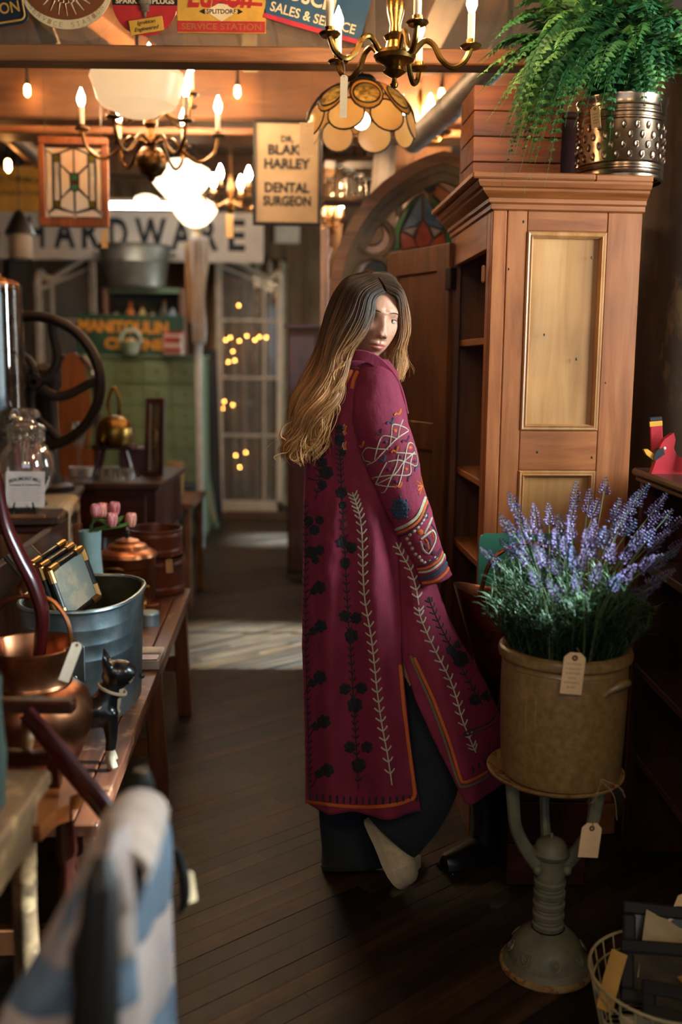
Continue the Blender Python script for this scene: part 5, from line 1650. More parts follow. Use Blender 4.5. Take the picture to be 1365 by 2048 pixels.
for p in ((575, 405), (500, 755)): heart('teal', p)
for p in ((470, 510), (715, 575)): heart('wine', p)
nets('teal', 4.5, [(830, 800), (800, 815), (790, 850)]); nets('wine', 4.5, [(765, 885), (735, 900), (730, 945)])
for key, p, r_ in (('orange', (608, 473), 3.6), ('teal', (522, 577), 3.4), ('orange', (748, 631), 3.6), ('teal', (666, 714), 2.8), ('wine', (790, 755), 3.6), ('orange', (712, 828), 3.2), ('wine', (546, 833), 4), ('wine', (616, 946), 4), ('orange', (405, 915), 3)):
    blob(key, *zx(p), r_, S)
for e in ((-60, -50), (-50, 0), (-40, 45), (-30, 85), (-15, -85), (20, 100)):
    nets('orange', 3.4, [(860, 985), (860 + e[0] * .6, 985 + e[1] * .6), (860 + e[0], 985 + e[1])])
# teal medallion
x, y = zx((655, 1200))
for rr, nn in ((0, 1), (6.5, 6), (13, 12)):
    for k in range(nn): blob('teal', x + rr * math.cos(2 * PI * k / nn), y + rr * 1.25 * math.sin(2 * PI * k / nn), 5, S)
for k in range(8): blob('teal', x + 18.5 * math.cos(2 * PI * k / 8), y + 24 * math.sin(2 * PI * k / 8), 2.6, S)
# bands near the cuff
nets('cream', 7, [(615, 1395), (720, 1345), (820, 1260), (890, 1090)])
nets('orange', 6, [(630, 1430), (740, 1380), (840, 1290), (905, 1120)])
nets('wine', 5, [(640, 1460), (750, 1410), (850, 1320), (915, 1165)])
for p in ((820, 1370), (785, 1405), (748, 1440), (722, 1478), (745, 1520), (770, 1568), (800, 1620), (835, 1648), (855, 1680), (885, 1700), (940, 1688), (990, 1655), (850, 1330), (870, 1300), (890, 1260)):
    blob('cream', *zx(p), 3.6, S)
blob('orange', *zx((845, 1415)), 6, S)
nets('cream', 4.5, [(850, 1480), (900, 1440), (960, 1400), (985, 1480), (940, 1590), (910, 1615), (870, 1580), (845, 1500)], [(880, 1430), (920, 1350), (950, 1280)])
nets('orange', 4, [(890, 1480), (915, 1520), (920, 1570)], [(925, 1380), (950, 1420), (965, 1470)])
nets('teal', 3.5, [(905, 1460), (935, 1500), (935, 1550)], [(945, 1345), (975, 1390), (990, 1450)], [(910, 1240), (905, 1290)])
blob('wine', *zx((975, 1610)), 5, S); blob('wine', *zx((895, 1545)), 5, S)
nets('wine', 6, [(820, 1735), (900, 1715), (990, 1650), (1030, 1570)])
nets('orange', 5.5, [(815, 1760), (910, 1745), (1010, 1680), (1050, 1600)])
nets('cream', 5, [(830, 1790), (930, 1775), (1030, 1700), (1065, 1620)])
nets('teal', 9, [(850, 1850), (960, 1820), (1050, 1750), (1090, 1680)])
nets('orange', 6, [(865, 1890), (980, 1870), (1070, 1800), (1112, 1735)])
EC = {'cream': '#a8a48c', 'navy': '#15171d', 'orange': '#b4581c', 'olive': '#62583a', 'teal': '#22384a', 'wine': '#45102e'}
for key, m in EMB.items():
    o = m.build(key + '_embroidery', plain(key + '_thread', EC[key], .85, k=.25, scale=300), wom, world=True, sharp=60, fix=True)
    o['label'] = {'cream': 'cream chain-stitch vines and net', 'navy': 'dark navy flowers and vines', 'orange': 'orange bands and motifs', 'olive': 'olive green border thread', 'teal': 'teal blue motifs', 'wine': 'deep wine motifs'}[key]
    o['kind'] = 'stuff'

# jeans
def leg(pts, rad, name, flat=.85):
    c = catmull([P(*p) for p in pts], 26); r_ = lerp_list(rad, 26)
    rg = []
    for i in range(26):
        t = (c[min(i + 1, 25)] - c[max(i - 1, 0)]).normalized()
        s1 = t.cross(Vector((0, -1, 0))).normalized(); s2 = t.cross(s1).normalized()
        rg.append([c[i] + (s1 * math.cos(a) + s2 * math.sin(a) * flat) * r_[i] * (1 + .06 * noise.noise(Vector((math.cos(a) * 1.5, math.sin(a) * 1.5, i * .3)))) for a in [2 * PI * k / 40 for k in range(40)]])
    o = MB().loft(rg).build(name, M['denim'], wom, world=True, sharp=180)
    s_ = o.modifiers.new('thick', 'SOLIDIFY'); s_.thickness = .003; s_.offset = -1
    MB().tube([p.lerp(c[25], -.01) for p in rg[24]], .0025, 5, closed=True).build('hem', M['denim'], o, world=True)
zf = PZ(700, 1748, 0)
leg([(722, 1180, YW + .05), (705, 1400, YW + .06), (700, 1600, YW + .05), (704, 1690, YW + .04), (706, 1736, YW + .02)], [.11, .085, .085, .088, .090], 'jeans_leg', .75)
leg([(775, 1190, YW), (840, 1330, YW - .07), (866, 1440, YW - .1), (858, 1540, YW - .11), (822, 1620, YW - .12), (782, 1668, YW - .13)], [.11, .10, .092, .094, .094, .092], 'jeans_leg', .7)
MB().lathe([(.10, 0), (.13, .06), (.125, .13), (.105, .2)], 32, Matrix.Translation(P(735, 1200, YW + .02)), sy=.8).build('jeans_hips', M['denim'], wom, world=True)

# sneakers
canvas = plain('cream_canvas', '#b3a283', .8, scale=60); rubber = plain('rubber_sole', '#a89a80', .6)
def sneaker(heel, toe, up, L=.255):
    t = thing('sneaker', '', 'x') if False else None
    X = (toe - heel).normalized(); Z = (up - X * up.dot(X)).normalized(); Yv = Z.cross(X)
    Mx = Matrix((X, Yv, Z)).transposed().to_4x4(); Mx.translation = heel
    def ring(x, w_, z0, h, off=0):
        return [Mx @ Vector((x, off + math.cos(a) * w_, z0 + (h if math.sin(a) > 0 else 0) * max(0, math.sin(a)) ** .8)) for a in [2 * PI * k / 28 for k in range(28)]]
    rows = [(0, .02, .045), (.015, .032, .075), (.05, .036, .082), (.09, .036, .08), (.13, .04, .066), (.17, .047, .053), (.21, .046, .044), (.235, .038, .036), (.25, .024, .026), (.256, .008, .012)]
    u = MB().loft([ring(x * L / .255, w_, .02, h) for x, w_, h in rows], caps=True).build('sneaker', canvas, wom, world=True, sharp=60)
    so = [(x * L / .255, w_ + .003) for x, w_, h in rows]
    MB().loft([[Mx @ Vector((x, s_ * w_, z)) for s_, z in ((-1, 0), (1, 0), (1, .022), (.9, .026), (-.9, .026), (-1, .022))] for x, w_ in so], caps=True).build('sole', rubber, u, world=True, sharp=40)
    MB().loft([[Mx @ Vector((x * L / .255, math.cos(a) * (w_ + .001), .021 + max(0, math.sin(a)) ** .8 * (h + .0012))) for a in [PI * k / 14 for k in range(15)]] for x, w_, h in rows[6:]], closed=False).build('toe_cap', rubber, u, world=True, sharp=60)
    for i in range(4):
        x = (.10 + i * .022) * L / .255
        for s_ in (-1, 1):
            MB().sphere(Mx @ Vector((x, s_ * .021, .086 - i * .0085)), .0036, 8, 6).build('eyelet', M['iron'], u, world=True)
        MB().tube([Mx @ Vector((x, -.021, .089 - i * .0085)), Mx @ Vector((x + .004, 0, .098 - i * .009)), Mx @ Vector((x + .008, .021, .087 - i * .0085))], .0025, 6).build('lace', canvas, u, world=True)
    return u
sneaker(P(737, 1640, 2.60), P(790, 1752, 2.50) + Vector((0, 0, .006)), Vector((.85, -.45, .25)), L=.205)
hl = PZ(668, 1748, 0)
sneaker(Vector((hl.x, hl.y + .08, .001)), Vector((hl.x + .2, hl.y + .06, .001)), Vector((0, 0, 1)))

# ------------------------------------------------------------------ settle bench on the left with copper and zinc
ZB = .521
A_ = Vector((-.617, 4.03, 0)); B_ = Vector((-.487, 1.9, 0))
bdir = (A_ - B_).normalized(); brot = math.atan2(bdir.y, bdir.x) - PI / 2
BL = (A_ - B_).length; BWd = .46
bench = thing('bench', 'long low brown wooden settle bench with worn edge and back rail', 'bench', (B_.x, B_.y, 0), (0, 0, brot))
for (x0, x1) in ((-.05, 0), (-.17, -.053), (-.315, -.173), (-BWd, -.318)):
    MB().box(((x0 + x1) / 2, BL / 2, ZB - .014), (x1 - x0, BL, .028), bev=.003).build('plank', M['bench'], bench)
MB().box((-.03, BL / 2, ZB - .06), (.024, BL - .1, .06), bev=.002).build('apron', M['bench'], bench)
MB().box((-BWd + .03, BL / 2, ZB - .06), (.024, BL - .1, .06), bev=.002).build('apron', M['bench'], bench)
for yy in (.12, 1.22, BL - .06):
    for xx in (-.045, -BWd + .045):
        t = .02 if xx > -.1 else -.02
        MB().beam((xx, yy, ZB - .03), (xx + t, yy, 0), .055, .05, bev=.003).build('leg', M['bench_z'], bench)
    MB().box((-BWd / 2, yy, .22 if yy > 1.5 else .2), (BWd - .1, .03, .06), bev=.003).build('stretcher', M['bench_z'], bench)
MB().box((-BWd - .01, BL / 2 + .2, .80), (.03, BL - .4, .10), bev=.006).build('back_rail', M['walnut'], bench)
for yy in (.6, 1.3, BL - .05):
    MB().box((-BWd + .012, yy, .65), (.03, .05, .3), bev=.003).build('back_post', M['bench_z'], bench)

# zinc wash boiler
tubc = Vector((-.695, 2.64, ZB))
tub = thing('zinc_tub', 'oval galvanized wash boiler holding picture frames on the bench', 'tub', tubc, (0, 0, brot + R(-6)))
th_ = .305
def oval(n, a, b, z, p=2.6):
    out = []
    for k in range(n):
        t = 2 * PI * k / n
        c, s_ = math.cos(t), math.sin(t)
        out.append(Vector((a * math.copysign(abs(c) ** (2 / p), c), b * math.copysign(abs(s_) ** (2 / p), s_), z)))
    return out
rg = [oval(56, .135 + f * .012, .205 + f * .018, z) for z, f in ((.0, 0), (.01, 0), (.02, .05), (.17, .5), (.172, .55), (.176, .55), (.178, .5), (.21, .62), (.213, .68), (.218, .68), (.22, .64), (.25, .75), (.253, .8), (.258, .8), (.26, .76), (th_, 1))]
MB().loft(rg, caps=False).build('wall', M['zinc'], tub)
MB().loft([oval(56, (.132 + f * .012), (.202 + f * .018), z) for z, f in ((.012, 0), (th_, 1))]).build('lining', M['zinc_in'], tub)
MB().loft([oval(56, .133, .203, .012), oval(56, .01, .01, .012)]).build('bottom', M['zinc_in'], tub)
MB().tube(oval(56, .147, .223, th_), .007, 8, closed=True).build('rim', M['zinc'], tub)
lug = MB().box((.04, -.22, .175), (.05, .006, .09), bev=.002).build('handle_plate', M['zinc'], tub)
for z in (.14, .21): MB().sphere((.04, -.226, z), .006, 8, 6, (1, .6, 1)).build('rivet', M['zinc'], lug)
MB().tube(catmull([Vector((.04, -.226, .21)), Vector((.02, -.255, .215)), Vector((-.03, -.258, .215)), Vector((-.05, -.226, .21))], 14), .007, 8).build('drop_handle', M['copper_dark'], tub)
# three brass and black frames standing in the tub
gold = plain('gilt_metal', '#a8804a', .3, .9); ebony = plain('ebony_rod', '#1c1a18', .25, .3)
pic = mottled('grey_print', '#6f7d7c', '#8b8f84', 3, .3, c3='#a89c86', t3=.55)
def rod_frame(label, TL, TR, BR, BL_):
    t = thing('picture_frame', label, 'picture frame', (TL + TR) / 2)
    cs = [TL, TR, BR, BL_]
    for i in range(4):
        a, b = cs[i], cs[(i + 1) % 4]
        d = (b - a).normalized(); L = (b - a).length
        MB().tube([a + d * .03, b - d * .03], .0085, 10).build('rod', ebony, t, world=True)
        for (u, v) in ((a, a + d * .035), (b, b - d * .035)):
            MB().tube([u, v], .0105, 10).build('corner_sleeve', gold, t, world=True)
    n_ = (TR - TL).cross(BL_ - TL).normalized() * .002
    MB().add([TL + n_, TR + n_, BR + n_, BL_ + n_, TL - n_, TR - n_, BR - n_, BL_ - n_], [(0, 1, 2, 3), (7, 6, 5, 4), (0, 4, 5, 1), (1, 5, 6, 2), (2, 6, 7, 3), (3, 7, 4, 0)]).build('print', pic, t, world=True)
e1 = Vector((.10, .15, .03)); dn = Vector((.035, -.03, -.23))
o1 = P(98, 1142, 2.56)
e1 = P(163, 1097, 2.70) - o1
dn = P(128, 1225, 2.55) - o1
dn = dn * (.2 / abs(dn.z)) if abs(dn.z) > .2 else dn
rod_frame('front brass-cornered black picture frame in the zinc tub', o1, o1 + e1, o1 + e1 + dn * 1.2, o1 + dn * 1.2)
for k, l in ((1, 'middle brass-cornered black picture frame in the zinc tub'), (2, 'rear brass-cornered black picture frame in the zinc tub')):
    o2 = o1 + Vector((-.030 * k, .024 * k, .004 * k))
    rod_frame(l, o2, o2 + e1, o2 + e1 + dn * 1.15, o2 + dn * 1.15)
gb_ = thing('slate_board', 'flat dark slate board lying across zinc tub behind frames', 'board', P(55, 1125, 2.78), (R(8), R(-18), R(30)))
MB().box((0, 0, 0), (.09, .2, .014), bev=.003).build('board', plain('dark_slate', '#3d4246', .5), gb_)
MB().box((.0, 0, .0085), (.07, .18, .003)).build('inset', plain('slate_face', '#565c60', .5), gb_)

# copper urn with bail handle
uc = Vector((-.683, 2.135, ZB))
urn = thing('copper_urn', 'bulbous copper urn with pleated neck on the bench', 'urn', uc)
uz = P(80, 1290, 2.135).z - ZB
prof = [(.0001, .001), (.062, .001), (.075, .008), (.1, .05), (.122, .10), (.131, .14), (.130, .165), (.118, .195), (.098, .212), (.085, .218), (.083, .224)]
k_ = uz / .305
MB().lathe([(r_, z * k_) for r_, z in prof], 56).build('belly', M['copper'], urn)
rg = []
for z, r_, lob in ((.222, .084, 0), (.224, .087, 0), (.228, .085, .004), (.26, .088, .012), (.29, .095, .02), (.305, .1, .026)):
    rg.append([Vector((math.cos(a) * q, math.sin(a) * q, z * k_)) for a in [2 * PI * i / 96 for i in range(96)] for q in [r_ - lob * .55 * max(0, math.cos(2 * (a + .3))) ** 24 - lob * .55 * max(0, math.sin(2 * (a + .3) + .0)) ** 24 + 0 * lob]])
ins = [[Vector((p.x * .97, p.y * .97, p.z)) for p in r_] for r_ in rg[::-1]]
MB().loft(rg + ins).build('neck', M['copper'], urn, sharp=50)
MB().tube([p for p in rg[-1]], .0028, 6, closed=True).build('rim', M['copper'], urn)
zr = .29 * k_
MB().tube(catmull([Vector((.093, -.01, zr)), Vector((.085, -.01, zr + .07)), Vector((.05, 0, zr + .115)), Vector((0, 0, zr + .125)), Vector((-.05, 0, zr + .115)), Vector((-.085, .01, zr + .07)), Vector((-.093, .01, zr))], 30), .0055, 8).build('bail_handle', M['copper'], urn)
MB().tube([Vector((math.cos(a) * .022, 0, zr + .143 + math.sin(a) * .022)) for a in [2 * PI * i / 24 for i in range(24)]], .0045, 8, closed=True).build('ring', M['copper_dark'], urn)
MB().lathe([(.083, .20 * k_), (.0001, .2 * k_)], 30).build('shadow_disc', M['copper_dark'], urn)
price_tag('narrow white tag hanging at copper urn handle', P(156, 1285, 2.02), .022, .085, 'paper', (R(-8), R(22), R(15)), uc + Vector((.093, -.012, zr)))
# dark red curved pole standing in the urn
redw = wood('red_lacquer', '#240506', '#3e0a0c', '#521315', 'z', 1, .28, coat=.4)
pole = thing('curved_pole', 'dark red lacquered curved wooden handle standing in the copper urn', 'handle', uc + Vector((0, 0, .2 * k_)))
MB().tube(catmull([uc + Vector((.0, .01, .205 * k_)), P(82, 1275, 2.12), P(84, 1225, 2.11), P(66, 1165, 2.10), P(38, 1110, 2.09), P(12, 1050, 2.08), P(0, 990, 2.07), P(-8, 930, 2.06), P(-20, 860, 2.06)], 50), [.024, .024, .024, .024, .023, .02, .014, .011, .01], 14, flat=.6).build('shaft', redw, pole, world=True)

# cast iron terrier
dgm = mottled('black_iron_dog', '#0c0d0e', '#1b1c1d', 30, .3, .3, c3='#3a332a', t3=.7, coat=.3)
whitep = mottled('worn_white_paint', '#8c7a62', '#a89678', 30, .5)
dog = thing('iron_dog', 'black and white cast-iron terrier figure standing beside the copper urn', 'dog figure', (-.555, 2.185, ZB), (0, 0, R(12)))
db = MB()
def dl(pts, rad, n=12): db.tube(catmull(pts, 12), lerp_list(rad, 12), n)
V = Vector
dl([V((-.075, .0, .125)), V((-.03, .0, .13)), V((.01, 0, .137)), V((.03, 0, .155))], [.03, .035, .04, .034], 16)
dl([V((.02, 0, .15)), V((.035, 0, .185)), V((.045, 0, .21))], [.034, .027, .025])
dl([V((.02, 0, .235)), V((.045, 0, .225)), V((.065, 0, .222)), V((.084, 0, .212))], [.022, .033, .03, .02], 14)
for s_ in (-1, 1):
    dl([V((.03, s_ * .02, .14)), V((.032, s_ * .023, .08)), V((.028, s_ * .024, .035)), V((.034, s_ * .024, .006))], [.02, .014, .011, .013])
    dl([V((-.07, s_ * .018, .125)), V((-.06, s_ * .024, .085)), V((-.085, s_ * .024, .05)), V((-.072, s_ * .024, .006))], [.026, .018, .011, .013])
    dl([V((.028, s_ * .018, .24)), V((.022, s_ * .026, .262)), V((.018, s_ * .03, .278))], [.012, .008, .002])
dl([V((-.1, 0, .13)), V((-.115, 0, .135)), V((-.122, 0, .12))], [.01, .007, .003])
tmp = bpy.data.objects.new('t', db.mesh('t', dgm)); COL.objects.link(tmp)
rm = tmp.modifiers.new('rm', 'REMESH'); rm.mode = 'VOXEL'; rm.voxel_size = .0045
sm = tmp.modifiers.new('sm', 'SMOOTH'); sm.iterations = 3
bpy.context.view_layer.update(); dg = bpy.context.evaluated_depsgraph_get()
me = bpy.data.meshes.new_from_object(tmp.evaluated_get(dg)); bpy.data.objects.remove(tmp)
me.materials.clear(); me.materials.append(dgm); me.materials.append(whitep)
for p in me.polygons:
    c = p.center
    if c.z < .05 or (c.x > .055 and c.z < .22 and abs(c.y) < .02 and c.z > .17 and c.x > .075) or (c.x > .045 and .1 < c.z < .19 and abs(c.y) < .02): p.material_index = 1
me.shade_smooth()
o = bpy.data.objects.new('body', me); COL.objects.link(o); o.parent = dog
for s_ in (-1, 1):
    MB().sphere((.066, s_ * .022, .233), .0055, 8, 6).build('eye', plain('dog_eye', '#8a7c6a', .3), dog)
MB().sphere((.103, 0, .214), .007, 8, 6).build('nose', M['black'], dog)
MB().tube([V((.036 + .008 * math.cos(a) * 0 + .03 * math.cos(a), .03 * math.sin(a), .186 - .012 * math.cos(a))) for a in [2 * PI * i / 24 for i in range(24)]], .004, 6, closed=True).build('collar', whitep, dog)

# copper boiler with lid and tap, brown tubs, tulips, tins, card box
cbp = Vector((-.815, 3.74, ZB))
cb = thing('copper_boiler', 'lidded copper water boiler with brass tap at the bench end', 'pot', cbp)
hh = P(262, 1112, 3.74).z - ZB
MB().lathe([(.0001, .001), (.098, .001), (.102, .006), (.104, hh * .8), (.107, hh * .82), (.107, hh)], 44).build('body', M['copper_dark'], cb)
ld = MB().lathe([(.108, hh), (.112, hh + .004), (.108, hh + .016), (.085, hh + .03), (.08, hh + .03), (.072, hh + .045), (.05, hh + .052), (.045, hh + .062), (.02, hh + .07), (.0001, hh + .072)], 44).build('lid', M['copper'], cb)
MB().lathe([(.009, hh + .07), (.006, hh + .078), (.012, hh + .088), (.008, hh + .098), (.0001, hh + .1)], 16).build('knob', M['black'], ld)
MB().tube([V((.07, -.085, .05)), V((.085, -.12, .05)), V((.09, -.15, .042)), V((.092, -.155, .025))], [.009, .008, .008, .007], 10).build('tap', M['brass'], cb)
MB().tube([V((.08, -.105, .055)), V((.08, -.105, .09))], .006, 8).build('tap_stem', M['brass'], cb)
MB().tube([V((.06, -.112, .092)), V((.08, -.105, .098)), V((.1, -.1, .092))], .006, 8).build('tap_lever', M['brass'], cb)
MB().tube(catmull([V((-.06, -.088, hh * .72)), V((-.055, -.12, hh * .85)), V((.0, -.125, hh * .86)), V((.01, -.105, hh * .72))], 14), .006, 8).build('handle', M['brass_dark'], cb)
tbp = Vector((-.775, 3.925, ZB))
redbrown = mottled('brown_glaze', '#4a1d0e', '#6b3018', 10, .4)
for nm, lab, z0, h_, w_ in (('wooden_tub', 'lower brown round wooden tub behind the copper boiler', 0, .15, .118), ('wooden_tub', 'upper brown open tub stacked behind the copper boiler', .151, P(305, 1058, 3.94).z - ZB - .151, .11)):
    t = thing(nm, lab, 'tub', tbp + V((.02, .05, z0)))
    MB().lathe([(.0001, .002), (w_ - .004, .002), (w_, .006), (w_ * 1.02, h_ - .01), (w_ * 1.03, h_), (w_ * .98, h_), (w_ * .96, h_ - .02), (w_ * .94, .01), (.0001, .01)], 48).build('staves', redbrown, t)
    for z in (.02, h_ - .03):
        MB().lathe([(w_ * 1.012, z), (w_ * 1.03, z + .002), (w_ * 1.03, z + .014), (w_ * 1.02, z + .016)], 48).build('hoop', mottled('tub_hoop_%d' % (len(bpy.data.objects)), '#54250f', '#7a3c1c', 10, .4), t)
price_tag('small tan tag tied to the stacked brown tubs', P(338, 1118, 3.78), .026, .055, 'kraft', (0, R(-3), R(10)), P(345, 1108, 3.80))
# tulips in a pale vase
vz = V((-.875, 3.42, ZB))
vase = thing('vase', 'pale blue-grey vase holding pink tulips by the copper boiler', 'vase', vz)
vh = P(215, 1062, 3.42).z - ZB
MB().lathe([(.0001, .001), (.035, .001), (.04, .01), (.045, vh * .4), (.036, vh * .8), (.04, vh), (.034, vh), (.03, vh * .8), (.036, .02), (.0001, .02)], 30).build('body', plain('blue_glaze', '#7f9a9a', .3), vase)
pink = [mottled('tulip_%d' % i, a, b, 30, .5) for i, (a, b) in enumerate((('#b5606a', '#d08a84'), ('#c47468', '#d99a86'), ('#a8525c', '#c67c78')))]
tl = thing('tulips', 'five pink tulips with green leaves in the pale vase', 'flowers', vz + V((0, 0, vh)))
for i, (px, py, Y) in enumerate(((192, 1022, 3.40), (205, 1020, 3.42), (229, 1018, 3.42), (224, 1040, 3.36), (262, 1040, 3.40))):
    tp_ = P(px, py, Y)
    st_ = MB().tube(catmull([vz + V((.0, 0, vh * .6)), vz + V((.01, 0, vh + .03)), tp_ - V((0, 0, .025))], 10), .003, 6).build('stem', plain('tulip_stem_%d' % i, '#55753c', .6), tl, world=True)
    for q in range(6):
        a = 2 * PI * q / 6
        Mq = Matrix.Translation(tp_) @ Matrix.Rotation(a, 4, 'Z') @ Matrix.Translation((.008 if q % 2 else .011, 0, 0)) @ Matrix.Rotation(R(8), 4, 'Y')
        MB().sphere((0, 0, 0), .016, 10, 8, (.55, .95, 1.6), M=Mq).build('petal', pink[i % 3], st_, world=True)
for (px, py, b_) in ((246, 1050, .02), (232, 1066, -.01), (258, 1062, .03)):
    tip = P(px, py - 18, 3.38); c0_ = vz + V((0, -.01, vh))
    md = c0_.lerp(tip, .5) + V((b_, -.01, 0))
    ps = catmull([c0_, md, tip], 9)
    m = MB()
    rgs = []
    for i, p in enumerate(ps):
        w_ = .016 * math.sin(PI * (i + .6) / 9.6)
        rgs.append([p + V((-w_, 0, 0)), p + V((0, .004, 0)), p + V((w_, 0, 0)), p + V((0, .006, 0))])
    m.loft(rgs, caps=True).build('leaf', plain('tulip_leaf_%d' % px, '#5f8a45', .5), tl, world=True)
for i, (px, py, lab, w_, h_, mm) in enumerate(((297, 1248, 'round tarnished tin box on the bench plank', .04, .035, 'zinc'), (300, 1226, 'small copper lidded tin behind the tarnished tin', .036, .03, 'copper_dark'))):
    c = PZ(px, py, ZB)
    t = thing('small_tin', lab, 'tin', c)
    MB().lathe([(.0001, .0), (w_, 0), (w_, h_), (w_ * 1.03, h_), (w_ * 1.03, h_ + .006), (w_ * .96, h_ + .01), (.0001, h_ + .012)], 30).build('can', M[mm], t)
    MB().lathe([(w_ * 1.035, h_ * .98), (w_ * 1.05, h_ + .002), (w_ * 1.035, h_ + .006)], 30).build('rim', M[mm], t)
c = PZ(307, 1325, ZB)
bxo = thing('card_box', 'flat white box of cards on the bench plank', 'box', (c.x - .01, c.y, ZB), (0, 0, brot))
MB().box((0, 0, .014), (.075, .15, .028), bev=.002).build('tray', plain('white_card', '#c9c4bc', .7), bxo)
MB().box((0, .03, .030), (.068, .07, .004), bev=.001).build('card', plain('card_top', '#d6d0c6', .7), bxo)
MB().box((0, -.045, .0295), (.06, .05, .003)).build('photo_card', mottled('photo_card', '#6b5236', '#a3845a', 6, .3), bxo)

# ------------------------------------------------------------------ desk behind the bench, lace runner, jar, card
ZD = .88
dk = PZ(132, 1036, ZD); dk2 = PZ(196, 949, ZD)
ddir = Vector((dk2.x - dk.x, dk2.y - dk.y, 0)); dL = min(1.0, ddir.length); drot = math.atan2(ddir.y, ddir.x) - PI / 2
desk = thing('desk', 'dark topped old wooden desk behind the bench carrying glass jar', 'desk', (dk.x - .025, dk.y, 0), (0, 0, drot))
MB().box((-.4, dL / 2, ZD - .014), (.8, dL, .028), bev=.006).build('top', M['walnut'], desk)
MB().box((-.41, dL / 2, ZD - .045), (.79, dL - .02, .032), bev=.008).build('edge_moulding', M['mahog'], desk)
deskw = wood('desk_wood', '#4a2c12', '#7a4e24', '#936636', 'z', 1, .5)
MB().box((-.42, dL / 2, (ZD - .06) / 2), (.76, dL - .06, ZD - .06), bev=.003).build('body', deskw, desk)
for k in range(3):
    dr_ = MB().box((-.42 + (k - 1) * .25, .028, .78), (.235, .02, .22), bev=.004).build('drawer', deskw, desk)
    MB().sphere((-.42 + (k - 1) * .25, .01, .78), .014, 10, 8).build('knob', M['brass_dark'], dr_)
# lace runner: a crocheted net cloth across the desk, hanging over the side
lace_m = mottled('crochet_lace', '#a8967a', '#c6b596', 200, .9)
lac = thing('lace_runner', 'cream crocheted lace runner hanging over the desk edge', 'cloth', (dk.x - .025, dk.y, ZD), (0, 0, drot))
y0, y1 = dL * .22, dL * .62
def lace_pt(u, v):
    s_ = u * 1.05
    x = -.72 + s_ if s_ < .73 else .008 + .004 * math.sin(v * 40)
    z = .003 if s_ < .715 else .003 - (s_ - .715)
    if s_ > .715: z = .003 - (s_ - .715)
    return V((x, y0 + (y1 - y0) * v + (.012 * math.sin(u * 30) if s_ > .715 else 0), z))
m = MB()
NUl, NVl = 46, 30
holes = MB()
for i in range(NUl):
    for j in range(NVl):
        if (i + j) % 2 == 0 and (i % 6 not in (0, 1)) and j not in (0, NVl - 1): continue
        q = [lace_pt((i + a) / NUl, (j + b) / NVl) for a, b in ((0, 0), (1, 0), (1, 1), (0, 1))]
        n_ = (q[1] - q[0]).cross(q[3] - q[0]); n_ = n_.normalized() * .0022 if n_.length > 0 else V((0, 0, .002))
        m.add(q + [p + n_ for p in q], [(0, 3, 2, 1), (4, 5, 6, 7), (0, 1, 5, 4), (1, 2, 6, 5), (2, 3, 7, 6), (3, 0, 4, 7)])
m.build('net', lace_m, lac, kind='stuff', sharp=40)
fr_ = MB()
for j in range(34):
    p = lace_pt(1.0, j / 33)
    fr_.tube([p, p + V((.002, 0, -.03))], .0022, 4)
fr_.build('fringe', lace_m, lac, kind='stuff')
# glass candy jar
jz = P(60, 1000, 3.0)
jp = V((P(56, 985, 3.82).x, 3.82, ZD + .0055))
jar = thing('glass_jar', 'lidded pressed-glass candy jar on the desk', 'jar', jp)
mp_ = jp.y / FPX
def jh(py): return P(56, py, jp.y).z - jp.z
JS = 1.25
jpro = [(.0001, .004), (.05, .002), (.058, .006), (.055, .014), (.04, .022), (.045, .035), (.07, .06), (.083, .09), (.085, .115), (.078, .145), (.06, .165), (.052, .172), (.052, .205), (.056, .21)]
ks = jh(862) / .205
jo = MB().lathe([(r_ * JS, z * ks) for r_, z in jpro], 40).build('bowl', M['crystal'], jar)
zl = .205 * ks
MB().lathe([(r_ * JS, zl + (z_ * JS)) for r_, z_ in ((.057, -.002), (.062, .004), (.06, .012), (.05, .02), (.035, .026), (.03, .034), (.042, .042), (.046, .052), (.04, .064), (.02, .07), (.0001, .071))], 28).build('lid', M['crystal'], jar)
nub = MB().sphere((0, 0, 0), .0055, 8, 6).mesh('nub', M['crystal'])
for row in range(4):
    for q in range(18):
        a = 2 * PI * (q + .5 * (row % 2)) / 18
        o = bpy.data.objects.new('nub', nub); COL.objects.link(o); o.parent = jar
        o.location = (math.cos(a) * .066, math.sin(a) * .066, zl - .008 - row * .0095)
cand = plain('pink_candy', '#c9808a', .5, k=.3, scale=60); candw = plain('white_candy', '#d6c4b8', .5)
rc_ = random.Random(4)
for q in range(34):
    a = rc_.uniform(0, 2 * PI); rr = .036 * math.sqrt(rc_.random())
    b = V((math.cos(a) * rr * 1.3, math.sin(a) * rr * 1.3, .1)); tt = b + V((rc_.uniform(-.02, .02), rc_.uniform(-.02, .02), rc_.uniform(.12, .16)))
    cs_ = thing('candy_stick', 'pink and white striped candy stick inside the glass jar', 'candy', jp + b, group='candy sticks in the glass jar')
    MB().tube([V((0, 0, 0)), tt - b], .0038, 6).build('stick', cand if q % 3 else candw, cs_)
    MB().tube([(tt - b) * .3, (tt - b) * .42], .0041, 6).build('stripe', candw if q % 3 else cand, cs_)
